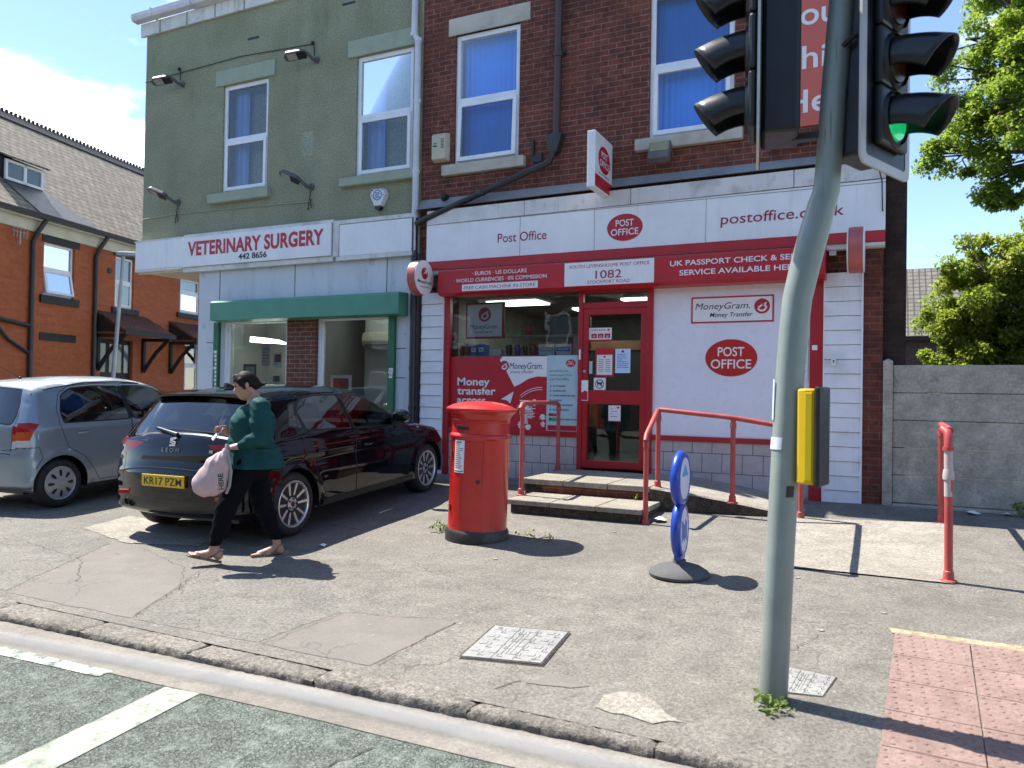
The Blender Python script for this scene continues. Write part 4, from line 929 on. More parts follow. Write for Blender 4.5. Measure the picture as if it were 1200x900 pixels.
mb = MB(); mb.tube([(.437, -3.13, 1.16), (.437, -3.125, 1.25), (.432, -3.10, 1.29), (.40, -3.06, 1.315)], .032, 14); mb.lathe([(.04, 0), (.04, .03)], (.437, -3.13, 1.15), 14); mb.obj('rail_elbow', 'red_rail', rr, smooth=True)
# ------------------------------------------------------------------ the veterinary surgery
VB = thing('veterinary_building', 'green pebbledashed two storey corner building with a pale blue painted ground floor', 'building', (-9.5, 0, .33))
H2 = [(-10.60, -9.55, 4.985, 6.90), (-7.68, -6.60, 4.955, 6.90)]
mb = MB(); wall_with_holes(mb, -12.61, -6.425, 4.28, 8.22, H2, .3, 0); mb.box(-12.61, -6.425, .3, 7, 4.28, 8.22); mb.obj('rendered_wall', 'pebbledash', VB)
for i, (x0, x1, z0, z1) in enumerate(H2):
    sash_window(VB, x0, x1, z0+.003, z1-.003, .035, 5.92, ('curtain', x0+.05, x0+.42, 'curtain_pale'), room='room_blue')
    mb = MB(); mb.box(x0-.17, x1+.15 if i == 0 else x1+.08, -.03, .1, 6.905, 7.18); mb.obj('lintel', 'green_stone', VB, bevel=.01)
    mb = MB(); mb.box(x0-.25, x1+.11 if i == 0 else x1+.10, -.10, .1, 4.815, 4.982 if i == 0 else 4.952); mb.obj('window_sill', 'green_stone', VB, bevel=.015)
mb = MB(); mb.box(-12.72, -6.40, -.05, -.001, 8.16, 8.40); mb.obj('eaves_board', 'painted_white_wood', VB)
mb = MB()
for k in range(9): mb.box(-12.2+.7*k-.006, -12.2+.7*k+.006, -.056, -.0505, 8.16, 8.40)
mb.obj('board_stain', 'step_dirty', VB)
mb = MB(); mb.prism([(-.06, 8.40), (-.19, 8.41), (-.215, 8.47), (-.215, 8.55), (-.06, 8.55)], lambda p: (-12.80, p[0], p[1]), lambda p: (-6.40, p[0], p[1])); mb.obj('gutter', 'white_pipe', VB, bevel=.01)
mb = MB()
for k in range(7): mb.box(-12.3+1.0*k, -12.3+1.0*k+.05, -.222, -.05, 8.395, 8.56)
mb.obj('gutter_clip', 'white_pipe', VB)
mb = MB(); mb.add([(-12.9, -.12, 8.56), (-6.40, -.12, 8.56), (-6.40, 3.5, 10.6), (-12.9, 3.5, 10.6), (-6.4, 7.2, 8.5), (-12.9, 7.2, 8.5)], [(0, 1, 2, 3), (3, 2, 4, 5)]); mb.obj('roof', 'slate', VB)
mb = MB()
for x, z in ((-10.05, 7.62), (-8.0, 7.80)):
    mb = MB(); mb.box(x-.004, x+.259, -.002, .02, z-.004, z+.039)
    for k in range(5): mb.box(x+.055*k, x+.055*k+.035, -.004, -.001, z, z+.035)
    mb.obj('air_brick', 'black_ink', VB)
mb = MB(); q = random.Random(12); mb.box(-8.78, -8.54, -.004, .02, 5.425, 5.83)
for i in range(5):
    for k in range(8):
        if q.random() < .8: mb.box(-8.775+.047*i, -8.775+.047*i+q.uniform(.02, .045), -.010, .02, 5.43+.05*k, 5.43+.05*k+q.uniform(.02, .045))
mb.obj('vent_grille', 'green_stone', VB)
# ground floor
mb = MB(); wall_with_holes(mb, -11.06, -6.52, .2, 3.72, [(-10.47, -6.90, 1.02, 2.74)], .25, -.03); mb.obj('painted_wall', 'painted_blockwork', VB)
mb = MB(); mb.add([(-11.06, .25, .2), (-11.06, -.03, .2), (-12.55, 1.7, .2), (-12.3, 1.75, .2)] + [(-11.06, .25, 4.27), (-11.06, -.03, 4.27), (-12.55, 1.7, 4.27), (-12.3, 1.75, 4.27)], [(0, 1, 5, 4), (1, 2, 6, 5), (2, 3, 7, 6), (3, 0, 4, 7)]); mb.box(-12.6, -12.4, 1.75, 7, .2, 4.27); mb.obj('chamfered_corner', 'painted_blockwork', VB)
mb = MB()
for x, z0, z1 in ((-10.55, 2.95, 3.70), (-8.85, 3.05, 3.70), (-7.0, 3.05, 3.72)): mb.box(x-.006, x+.006, -.0335, -.029, z0, z1)
for x, z, l in ((-6.75, 2.2, .25), (-6.72, 1.75, .18), (-10.7, 2.35, .3)): mb.box(x-l/2, x+l/2, -.0335, -.029, z, z+.012)
mb.obj('wall_joint', 'step_dirty', VB)
mb = MB(); mb.box(-9.005, -8.385, -.022, .2, 1.02, 2.74); mb.obj('brick_pier', 'brick_shop_pier', VB)
for x0, x1 in ((-10.47, -9.005), (-8.385, -6.90)):
    mb = MB()
    for a, b, c, d in ((x0, x0+.06, 1.02, 2.74), (x1-.06, x1, 1.02, 2.74), (x0+.06, x1-.06, 1.02, 1.08), (x0+.06, x1-.06, 2.68, 2.74)): mb.box(a, b, .03, .10, c, d)
    mb.box(x0+.06, x0+.10, .05, .10, 1.08, 2.68)
    f = mb.obj('shop_window', 'upvc_white', VB, bevel=.006)
    mb = MB(); mb.pane(x0+.10, x1-.06, .074, 1.08, 2.68); mb.obj('pane', 'glass_shop', f)
mb = MB(); mb.box(-10.9, -9.0, 1.5, 1.6, .4, 3.3); mb.box(-8.98, -6.5, 2.4, 2.5, .4, 3.3); mb.box(-11, -6.5, .26, 2.5, 3.3, 3.35); mb.box(-8.99, -8.9, .27, 2.4, .4, 3.3); mb.box(-10.95, -10.9, .27, 1.5, .4, 3.3); mb.box(-6.55, -6.5, .27, 2.4, .4, 3.3); mb.box(-10.9, -6.5, .27, 2.4, .35, .4)
mb.obj('inner_walls', 'room_pale', VB)
mb = MB(); mb.box(-8.2, -6.6, 1.3, 1.35, 2.74, 2.86); mb.box(-8.2, -6.6, 1.8, 1.85, 2.52, 2.58); mb.obj('ceiling_beam', 'room_maroon', VB)
mb = MB(); mb.box(-7.55, -6.95, 2.3, 2.38, .5, 2.2); mb.obj('inner_door', 'room_dark', VB)
mb = MB(); mb.prism([(-.30, 2.715), (-.30, 3.02), (-.27, 3.05), (-.031, 3.06), (-.031, 2.70)], lambda p: (-10.49, p[0], p[1]), lambda p: (-6.595, p[0], p[1])); mb.obj('shutter_box', 'shutter_green', VB, bevel=.006)
mb = MB(); mb.box(-6.92, -6.80, -.09, -.031, .3, 2.70); mb.box(-10.62, -10.50, -.09, -.031, .3, 2.70); mb.obj('shutter_guide', 'guide_green', VB, bevel=.005)
mb = MB(); mb.box(-10.6, -10.5, -.20, -.031, 2.74, 3.0); mb.obj('bracket_plate', 'sign_white', VB)
mb = MB(); q = random.Random(3)
for k in range(4): mb.box(-6.90+q.uniform(0, .04), -6.84+q.uniform(0, .03), -.0925, -.09, 1.75+.035*k, 1.79+.035*k+q.uniform(0, .02))
for k in range(14): mb.box(-10.60+q.uniform(0, .04), -10.53, -.0925, -.09, 1.25+.07*k, 1.30+.07*k)
mb.obj('torn_sticker', 'paper_white', VB)
mb = MB(); mb.add([(-12.62, -.10, 3.70), (-11.0, -.10, 3.70), (-11.0, .02, 3.72), (-12.58, 1.72, 3.72), (-12.62, 1.72, 3.72)], [(0, 1, 2, 3, 4)]); mb.obj('soffit', 'cream_soffit', VB)
mb = MB(); mb.box(-12.62, -6.43, -.06, -.001, 3.66, 4.28); mb.obj('sign_backing', 'cream_board', VB)
mb = MB(); mb.box(-12.62, -11.37, -.13, -.06, 3.73, 4.235); mb.box(-7.87, -6.47, -.12, -.06, 3.69, 4.19); mb.obj('blank_panel', 'fascia_white', VB)
mb = MB()
for a, b, c, d in ((-12.66, -11.36, 4.237, 4.27), (-7.99, -6.43, 4.20, 4.26), (-7.93, -6.45, 3.62, 3.685), (-8.0, -7.88, 3.69, 4.20), (-6.465, -6.43, 3.69, 4.20), (-11.36, -8.0, 4.235, 4.29), (-11.36, -8.0, 3.62, 3.70), (-12.63, -11.37, 3.69, 3.727)): mb.box(a, b, -.128, -.062, c, d)
mb.obj('worn_frame', 'painted_white_wood', VB)
vs_ = thing('shop_sign', 'white veterinary surgery sign with red lettering across the corner shop', 'shop sign', (-9.7, -.1, 3.7))
mb = MB(); mb.box(-11.355, -8.01, -.165, -.131, 3.705, 4.23); mb.obj('board', 'sign_white', vs_, bevel=.004)
mb = MB(); put_text(mb, 'VETERINARY SURGERY', -9.68, 3.905, .245, -.1675, 3.06, bold=.038, spacing=1.04); mb.obj('lettering', 'red_ink', vs_)
mb = MB(); put_text(mb, '442 8656', -9.67, 3.765, .10, -.1675, .64, bold=.03); mb.obj('number', 'black_ink', vs_)
# drainpipe between the two buildings
mb = MB(); mb.tube([(-6.54, -.07, 8.4), (-6.55, -.07, 7.02), (-6.47, -.08, 6.92), (-6.47, -.08, 4.22)], .05, 14)
for z in (7.02, 6.92, 5.98, 4.9, 4.22): mb.lathe([(.06, -.03), (.06, .03)], (-6.47 if z < 7 else -6.55, -.075, z), 14)
mb.obj('white_drainpipe', 'white_pipe', VB, smooth=True)
mb = MB(); mb.tube([(-6.47, -.08, 4.2), (-6.455, -.09, .25)], .05, 14)
for z in (3.2, 1.9, 1.3): mb.lathe([(.06, -.03), (.06, .03)], (-6.46, -.085, z), 14)
mb.obj('black_drainpipe', 'black_pipe', VB, smooth=True)
# posters and goods inside the windows
def poster(label, x0, x1, z0, z1, mat, y=.11, ink='grey_ink', pic=None):
    mb = MB(); mb.box(x0, x1, y, y+.004, z0, z1); o = one('window_poster', mb, mat, label, 'poster', 'posters inside the surgery windows')
    t = MB(); q = random.Random(int(abs(x0)*100)); w, h = x1-x0, z1-z0
    for k in range(5):
        if pic is None or k > 2: t.box(x0+.12*w, x0+w*q.uniform(.5, .88), y-.002, y-.0005, z1-h*(.2+.15*k), z1-h*(.2+.15*k)+h*.05)
    if t.v: t.obj('print', ink, o)
    if pic:
        t = MB(); t.box(x0+.14*w, x1-.14*w, y-.002, y-.0005, z0+.35*h, z1-.12*h); t.xz(ell((x0+x1)/2, z0+.6*h, w*.2, h*.15, 14), y-.002, y-.004); t.obj('picture', pic, o)
plain('poster_dark', (.06, .065, .07), .5)
poster('dark portrait poster in the left surgery window', -10.10, -9.80, 1.62, 1.98, 'poster_dark', pic='room_grey'); poster('small poster with a brown picture high in the left surgery window', -9.42, -9.22, 1.92, 2.18, 'paper_white', pic='carton_brown')
poster('small sheet with dark picture low right in the left surgery window', -9.44, -9.24, 1.62, 1.80, 'paper_white', pic='poster_dark'); poster('dark square poster at the bottom right of the left surgery window', -9.46, -9.2, 1.30, 1.55, 'poster_dark', pic='room_grey'); poster('pale sheet of text in the middle of the left surgery window', -9.68, -9.5, 1.95, 2.3, 'room_pale')
poster('wide pale sheet low in the left surgery window', -10.3, -9.6, 1.28, 1.50, 'room_pale'); poster('white poster with a red picture in the right surgery window', -8.18, -7.75, 1.35, 1.80, 'paper_white', pic='carton_red')
ac = thing('air_conditioner', 'cream wall air conditioner seen through the right surgery window', 'air conditioner', (-8.0, 1.0, 2.2))
mb = MB(); mb.prism([(0, 0), (.17, .03), (.2, .12), (.16, .27), (0, .28)], lambda p: (-8.25, 1.2-p[0], 2.30+p[1]), lambda p: (-7.35, 1.2-p[0], 2.30+p[1])); mb.obj('case', 'alarm_cream', ac, bevel=.01)
mb = MB(); mb.box(-8.2, -7.4, 1.015, 1.03, 2.335, 2.36); mb.obj('outlet', 'poster_dark', ac)
mb = MB(); mb.box(-8.3, -6.6, 1.18, 1.24, .4, 3.3); mb.obj('back_panel', 'room_pale', ac)
bx = MB(); bx.prism([(-10.35, 2.40), (-9.9, 2.40), (-9.72, 2.36), (-10.02, 2.46), (-10.34, 2.50)], lambda p: (p[0], .5, p[1]), lambda p: (p[0], .9, p[1])); one('ceiling_lamp_or_fill', bx, 'light_panel', 'flat white ceiling lamp seen in the left surgery window', 'lamp')
bx = MB(); bx.box(-8.0, -7.2, .6, 1.0, 3.22, 3.29); one('ceiling_lamp_or_fill', bx, 'light_panel', 'unseen light panel added on the ceiling to brighten the right room of the surgery', 'lamp')  # added out of view above the window to light the dark right room
# floodlights
def wall_light(label, x, z, up):
    o = thing('floodlight', label, 'floodlight', (x, 0, z-.15), group='floodlights on the shop fronts')
    tilt = R(12) if not up else R(-22)
    M1 = Matrix.Translation((x-.20, -.27, z+(.0 if not up else .10))) @ Matrix.Rotation(R(25), 4, 'Z') @ Matrix.Rotation(-tilt if not up else tilt*-1.0, 4, 'Y') @ Matrix.Rotation(R(-22), 4, 'X') @ Matrix.Scale(.76, 4)
    mb = MB(); mb.prism([(-.28, -.06), (-.22, -.13), (.16, -.12), (.24, -.05), (.24, .05), (.16, .12), (-.22, .13), (-.28, .06)], lambda p: (p[0], p[1], -.045), lambda p: (p[0]*.88, p[1]*.8, .055), M1); h = mb.obj('housing', 'lamp_grey', o, bevel=.02)
    mb = MB(); mb.box(-.20, .06, -.085, .085, -.054, -.044, M1); mb.obj('lens', 'lamp_lens', o, bevel=.004)
    mb = MB(); mb.box(.0, .20, -.10, .10, -.058, -.046, M1); mb.obj('gear_cover', 'black_plastic', o, bevel=.004)
    mb = MB(); mb.tube([(x, 0, z-.02), (x-.02, -.09, z-.03), tuple(M1 @ Vector((.22, 0, 0)))], .03, 10); mb.lathe([(.055, 0), (.055, .03)], (0, 0, 0), 14, Matrix.Translation((x, 0, z-.02)) @ Matrix.Rotation(R(90), 4, 'X')); mb.obj('bracket', 'lamp_grey', o, smooth=True)
    mb = MB()
    if up: mb.tube([(x-.01, -.01, z-.05), (x-.02, -.03, z-.22), (x+.03, -.03, z-.36), (x-.05, -.03, z-.40), (x-.04, -.02, z-.26), (x, -.01, z-.22)], .008, 6)
    else: mb.tube([(x-.10, -.01, z+.26), (x-.06, -.02, z+.24), (x-.03, -.04, z+.05)], .010, 6); mb.sphere((x-.09, -.02, z+.28), .03)
    mb.obj('cable', 'dark_metal', o)
wall_light('floodlight under the gutter at the left end of the green wall', -11.62, 7.12, False); wall_light('floodlight on the green wall between the two upper windows, near the gutter', -8.50, 7.02, False)
wall_light('upturned floodlight at the left end of the green wall above the blank panel', -11.66, 4.96, True); wall_light('upturned floodlight between the two windows just above the veterinary sign', -8.56, 4.92, True)
mb = MB(); mb.tube([(-12.61, -.02, 7.30), (-11.7, -.02, 7.32), (-10.2, -.02, 7.36), (-8.60, -.02, 7.28)], .007, 6); one('wall_cable', mb, 'dark_metal', 'thin cable clipped along the green wall between the two top floodlights', 'cable')
mb = MB(); mb.tube([(-12.61, -.02, 4.70), (-11.7, -.02, 4.73), (-10.2, -.02, 4.70), (-8.56, -.02, 4.66)], .007, 6); one('wall_cable', mb, 'green_stone', 'thin cable along the green wall just above the veterinary sign', 'cable')
al = thing('alarm_box', 'white six sided alarm box with blue marks on the green wall', 'alarm box', (-7.17, 0, 4.35))
hx = [(-7.33, 4.62), (-7.28, 4.72), (-7.06, 4.72), (-7.01, 4.62), (-7.10, 4.43), (-7.24, 4.43)]
mb = MB(); mb.prism(hx, lambda p: (p[0], 0, p[1]), lambda p: (-7.17+(p[0]+7.17)*.9, -.09, 4.60+(p[1]-4.60)*.9)); mb.obj('cover', 'alarm_white', al, bevel=.008)
mb = MB(); mb.xz([(-7.235, 4.43), (-7.105, 4.43), (-7.13, 4.39), (-7.17, 4.375), (-7.21, 4.39)], 0, -.08); mb.obj('strobe', 'black_plastic', al)
t = MB(); a_, b_ = ell(-7.17, 4.61, .085, .085, 24), ell(-7.17, 4.61, .07, .07, 24)
for i in range(24): j = (i+1) % 24; t.add([ox(a_[i], -.092), ox(a_[j], -.092), ox(b_[j], -.092), ox(b_[i], -.092)], [(0, 1, 2, 3)])
for k in range(5): t.box(-7.22+.012*(k % 2), -7.12-.012*(k % 3), -.093, -.0915, 4.565+.02*k, 4.575+.02*k)
for dx, dz in ((-.11, .0), (.11, .0), (-.09, .08), (.09, .08)): t.xz(ell(-7.17+dx, 4.61+dz, .012, .012, 8), -.091, -.0925)
t.obj('print', 'alarm_blue', al)

# ------------------------------------------------------------------ the orange brick house down the side street
RH = thing('orange_brick_house', 'long orange brick house with a tan slate roof down the side street', 'house', (-18.399, 2.233, 0), math.atan2(.97278, -.23175))
I4 = Matrix.Identity(4)
HW = [(-.49, .46, 3.75, 5.03), (1.90, 2.62, 3.73, 5.12), (4.66, 5.66, 3.88, 4.95), (4.95, 5.65, 1.43, 2.97), (1.42, 2.65, .3, 2.85)]
mb = MB(); wall_with_holes(mb, -4.5, 12, .2, 5.45, HW, .3, 0); mb.box(-4.5, 12, .3, 7, .2, 5.45); mb.obj('brick_wall', 'brick_orange', RH, world=False)
for (x0, x1, z0, z1), zt, tl in zip(HW[:4], (4.40, 4.45, 4.55, 2.3), (R(11), 0, 0, 0)):
    sash_window(RH, x0, x1, z0, z1, .06, zt, ('curtain', x0+.1, x1-.35, 'curtain_pale'), tilt=tl, glass='glass_house', room='room_grey', M=I4, fw=.06)
for a, b, c, d in ((-.56, .61, 5.035, 5.25), (1.80, 2.72, 5.125, 5.36), (4.5, 5.8, 4.955, 5.17), (-.57, .55, 2.65, 2.84)):
    mb = MB(); mb.box(a, b, -.02, .1, c, d); mb.obj('lintel', 'black_timber', RH, world=False)
for a, b, c, d in ((-.60, .60, 3.56, 3.745), (1.77, 2.80, 3.58, 3.725), (4.5, 5.8, 3.72, 3.875)):
    mb = MB(); mb.box(a, b, -.06, .1, c, d); mb.obj('window_sill', 'black_timber', RH, world=False)
mb = MB(); mb.box(-4.6, 12.1, -.06, 0, 5.20, 5.46); mb.box(-4.6, 12.1, -.22, 0, 5.455, 5.49); mb.obj('eaves_board', 'cream_board', RH, world=False)
mb = MB(); mb.prism([(-.20, 5.49), (-.33, 5.49), (-.35, 5.60), (-.20, 5.60)], lambda p: (-4.6, p[0], p[1]), lambda p: (12.1, p[0], p[1])); mb.obj('gutter', 'black_pipe', RH, world=False)
mb = MB(); slope = math.atan2(3.5, 3.75); Lr = math.hypot(3.5, 3.75)
mb.add([(-4.7, 0, 0), (12.2, 0, 0), (12.2, Lr, 0), (-4.7, Lr, 0), (-4.7, 0, -.08), (12.2, 0, -.08), (12.2, Lr, -.08), (-4.7, Lr, -.08)], [(0, 1, 2, 3), (0, 4, 5, 1), (4, 7, 6, 5), (1, 5, 6, 2), (0, 3, 7, 4)])
ro = mb.obj('roof', 'slate', RH, world=False); ro.location = (0, -.25, 5.6); ro.rotation_euler = (slope, 0, 0)
mb = MB(); mb.add([(-4.7, 3.5, 9.1), (12.2, 3.5, 9.1), (12.2, 7.25, 5.6), (-4.7, 7.25, 5.6)], [(0, 1, 2, 3)]); mb.obj('rear_roof', 'slate', RH, world=False)
mb = MB(); mb.prism([(3.26, 8.93), (3.5, 9.20), (3.72, 8.93)], lambda p: (-4.7, p[0], p[1]), lambda p: (12.2, p[0], p[1]))
for k in range(110): mb.tube([(-4.6+.15*k, 3.5, 9.16), (-4.6+.15*k+.02, 3.5, 9.27)], [.055, .04], 6)
mb.obj('ridge_tiles', 'black_timber', RH, world=False)
mb = MB(); mb.add([(-1.15, .45, 6.97), (.10, .45, 6.97), (.10, 1.72, 7.43), (-1.15, 1.72, 7.43), (-1.15, .45, 6.92), (.10, .45, 6.92), (.10, 1.72, 7.38), (-1.15, 1.72, 7.38)], [(0, 1, 2, 3), (0, 4, 5, 1), (1, 5, 6, 2), (0, 3, 7, 4)]); mb.obj('dormer_roof', 'roof_tile_grey', RH, world=False)
mb = MB(); mb.add([(.04, .60, 6.40), (.04, .60, 6.93), (.04, 1.65, 7.33)], [(0, 1, 2)]); mb.add([(-1.1, .60, 6.40), (-1.1, .60, 6.93), (-1.1, 1.65, 7.33)], [(0, 1, 2)]); mb.add([(-1.12, .62, 6.4), (.05, .62, 6.4), (.05, .62, 6.93), (-1.12, .62, 6.93)], [(0, 1, 2, 3)]); mb.obj('dormer_cheek', 'black_timber', RH, world=False)
mb = MB()
for a, b, c, d in ((-1.08, -1.02, 6.42, 6.90), (-.05, .02, 6.42, 6.90), (-.56, -.48, 6.42, 6.90), (-1.02, -.05, 6.42, 6.48), (-1.02, -.05, 6.84, 6.90)): mb.box(a, b, .56, .615, c, d)
dw = mb.obj('dormer_window', 'upvc_white', RH, world=False); mb = MB(); mb.box(-1.02, -.05, .59, .60, 6.48, 6.84); mb.obj('pane', 'grey_reflect_pane', dw, world=False)
mb = MB(); yz = lambda y: 5.6+(y+.25)*3.5/3.75+.03
mb.add([(-1.15, .58, yz(.58)), (.10, .58, yz(.58)), (1.0, -.24, yz(-.24)), (-.85, -.24, yz(-.24))], [(0, 1, 2, 3)]); mb.obj('lead_apron', 'poster_dark', RH, world=False)
mb = MB()
for u in (-.88, 1.12): mb.tube([(u+.18, -.25, 5.5), (u+.08, -.12, 5.2), (u, -.07, 4.95), (u, -.07, .3)], .055, 10)
mb.tube([(-4, -.07, 3.2), (-2.2, -.07, 3.1), (-.9, -.07, 2.95)], .05, 8); mb.tube([(-1.9, -.07, 2.98), (-1.5, -.07, 2.6), (-.9, -.07, 2.3)], .04, 8); mb.obj('drainpipe', 'black_pipe', RH, world=False, smooth=True)
mb = MB(); mb.box(-4.0, -1.75, -.02, .02, .3, 2.7); mb.obj('white_panel', 'upvc_white', RH, world=False)
mb = MB(); mb.lathe([(.07, 0), (.07, .04)], (0, 0, 0), 14, Matrix.Translation((1.67, 0, 4.68)) @ Matrix.Rotation(R(90), 4, 'X')); mb.obj('vent', 'black_ink', RH, world=False)
for u0, u1 in ((1.20, 3.12), (4.15, 6.3)):
    mb = MB(); mb.add([(u0, -.02, 3.57), (u1, -.02, 3.57), (u1+.05, -.95, 3.05), (u0-.05, -.95, 3.05), (u0, -.02, 3.50), (u1, -.02, 3.50), (u1+.05, -.95, 2.98), (u0-.05, -.95, 2.98)], [(0, 1, 2, 3), (4, 7, 6, 5), (3, 2, 6, 7), (0, 3, 7, 4), (1, 5, 6, 2)]); pr = mb.obj('porch', 'roof_tile_brown', RH, world=False)
    mb = MB(); mb.box(u0-.06, u1+.06, -.99, -.945, 2.93, 3.06); mb.add([(u0, -.9, 3.0), (u0, -.02, 3.0), (u0, -.02, 3.5)], [(0, 1, 2)])
    for u in (u0+.08, u1-.08): mb.box(u-.05, u+.05, -.9, 0, 2.86, 2.95); mb.box(u-.05, u+.05, -.08, 0, 2.0, 2.95); mb.tube([(u, -.80, 2.88), (u, -.45, 2.55), (u, -.22, 2.25), (u, -.05, 2.0)], .055, 8)
    mb.obj('porch_bracket', 'black_timber', pr, world=False)
mb = MB(); mb.box(1.42, 2.65, .10, .16, .3, 2.85); hd = mb.obj('front_door', 'black_timber', RH, world=False)
mb = MB()
for a in (1.52, 1.85, 2.12, 2.40): mb.box(a, a+.18, .085, .099, 1.95, 2.72)
for a in (1.58, 2.30): mb.box(a, a+.16, .085, .099, 1.0, 1.75)
mb.obj('door_pane', 'grey_reflect_pane', hd, world=False)
def hp(u, off, z=0): return (-18.399-.23175*u+.97278*off, 2.233+.97278*u+.23175*off, z)
ta = thing('aerial', 'small aerial fixed to the orange brick under the eaves', 'aerial', hp(-1.25, .1, 4.8))
mb = MB(); mb.tube([hp(-1.35, 0, 4.75), hp(-1.33, .15, 4.8), hp(-1.33, .15, 5.1)], .018, 6); mb.obj('mast', 'galvanised', ta)
mb = MB()
for k in range(5): mb.tube([hp(-1.5+.09*k, .15, 4.95), hp(-1.5+.09*k, .15, 5.2)], .008, 5)
mb.tube([hp(-1.55, .15, 5.08), hp(-1.1, .15, 5.08)], .01, 5); mb.obj('elements', 'galvanised', ta)
lp = thing('street_lamp', 'thin grey street lamp before the orange brick house', 'street lamp', hp(-.2, 1.6, .3))
b0, b1 = Vector(hp(-.12, 1.6, .3)), Vector(hp(.25, 1.6, 4.78))
mb = MB(); mb.tube([b0, b0.lerp(b1, .25), b0.lerp(b1, .26), b1], [.085, .08, .052, .042], 12); mb.obj('pole', 'galvanised', lp, smooth=True)
mb = MB(); c_ = b1; Mh = Matrix.Translation(c_) @ Matrix.Rotation(R(30), 4, 'Z'); mb.prism([(-.14, -.08), (.42, -.10), (.46, 0), (.42, .10), (-.14, .08)], lambda p: (p[0], p[1], 0), lambda p: (p[0]*.9, p[1]*.6, .10), Mh); mb.obj('lantern', 'galvanised', lp, bevel=.01)
mb = MB(); mb.tube([b0.lerp(b1, .20), b0.lerp(b1, .25)], .088, 12); mb.obj('sticker_band', 'alarm_cream', lp)

# ------------------------------------------------------------------ concrete fence, far house
FE = thing('concrete_fence', 'weathered concrete panel fence right of the post office', 'fence', (1.5, 0, .33))
for k in range(6):
    x0 = -.03+1.87*k; mb = MB(); mb.box(x0, x0+.105, -.06, .06, .1, 1.985); mb.add([(x0, -.06, 1.985), (x0+.105, -.06, 1.985), (x0+.105, .06, 1.985), (x0, .06, 1.985), (x0+.052, 0, 2.02)], [(0, 1, 4), (1, 2, 4), (2, 3, 4), (3, 0, 4)]); mb.obj('post', 'fence_concrete', FE, bevel=.008)
    if k < 5:
        for j in range(5): mb = MB(); mb.box(x0+.107, x0+1.868, -.025+.004*(j % 2), .025, .365+.315*j, .674+.315*j+(.006 if j == 4 else 0)); mb.obj('panel', 'fence_concrete', FE, bevel=.009)
mb = MB(); mb.box(.08, 9.3, -.10, .03, .15, .355); mb.obj('footing', 'fence_concrete', FE, bevel=.01)
FH = thing('tiled_house', 'distant dark brick house with a grey tiled roof behind the fence', 'house', (2, 25, .3))
mb = MB(); mb.box(-4, 9, 25, 32, .2, 4.05); mb.obj('brick_wall', 'brick_far', FH)
mb = MB(); mb.box(-4.2, 9.2, 24.78, 25.02, 4.0, 4.16); mb.obj('gutter', 'black_pipe', FH)
mb = MB(); s2 = math.atan2(3.3, 3.9); l2 = math.hypot(3.3, 3.9); mb.add([(-6.3, 0, 0), (7.2, 0, 0), (7.2, l2, 0), (-6.3, l2, 0)], [(0, 1, 2, 3)]); r2 = mb.obj('roof', 'roof_tile_grey', FH, world=False); r2.location = (0, -.3, 3.85); r2.rotation_euler = (s2, 0, 0)

# ------------------------------------------------------------------ trees
def leafmat(name, c1, c2, c3):
    t = NT(name); g = t.n('ShaderNodeNewGeometry'); ri = g.outputs['Random Per Island']
    c = t.mix(t.ramp(ri, .2, .8), c1, c2); c = t.mix(t.ramp(t.noise(.9, 3), .5, .65, 0, .7), c, c3)
    d = t.n('ShaderNodeBsdfPrincipled'); t.set(d.inputs['Base Color'], c); d.inputs['Roughness'].default_value = .45; d.inputs['Specular IOR Level'].default_value = .4
    tr = t.n('ShaderNodeBsdfTranslucent'); t.set(tr.inputs[0], t.mix(.6, c, (.42, .55, .06)))
    m_ = t.n('ShaderNodeMixShader'); m_.inputs[0].default_value = .55; t.L.new(d.outputs[0], m_.inputs[1]); t.L.new(tr.outputs[0], m_.inputs[2]); t.L.new(m_.outputs[0], t.out.inputs[0]); MAT[name] = t.m
leafmat('leaf_tree', (.085, .16, .024), (.145, .235, .036), (.20, .27, .038)); leafmat('leaf_bush', (.14, .19, .03), (.21, .25, .045), (.32, .31, .06)); leafmat('leaf_weed', (.07, .13, .03), (.12, .18, .05), (.2, .2, .06))
plain('bark', (.10, .075, .055), .9, var=.4, vs=8, bump=.8, bs=30)
def leaf_cloud(centers, radii, per, size, seed, flat=.75):
    g = np.random.default_rng(seed); Ps = []
    for c, r in zip(centers, radii):
        d = g.normal(size=(per, 3)); d /= np.linalg.norm(d, axis=1)[:, None]
        Ps.append(np.array(c)+d*(r*g.random((per, 1))**.45)*np.array([1, 1, flat]))
    P = np.concatenate(Ps); n = len(P)
    a = g.normal(size=(n, 3)); a[:, 2] -= .3; a /= np.linalg.norm(a, axis=1)[:, None]
    up = np.stack([g.normal(0, .55, n), g.normal(0, .55, n), np.ones(n)], 1); b = np.cross(up, a); b /= np.linalg.norm(b, axis=1)[:, None]; nn = np.cross(a, b)
    s = size*g.uniform(.6, 1.25, (n, 1))
    V = np.stack([P, P+a*s*.5+b*s*.32+nn*s*.06, P+a*s, P+a*s*.5-b*s*.32+nn*s*.06], 1).reshape(-1, 3)
    F = np.arange(4*n).reshape(n, 4)
    return V, F
def mesh_np(name, V, F, mat, parent):
    me = bpy.data.meshes.new(name); off = np.array(root_loc(parent)); me.from_pydata((V-off).tolist(), [], F.tolist()); me.materials.append(MAT[mat])
    o = bpy.data.objects.new(name, me); COL.objects.link(o); o.parent = parent; return o
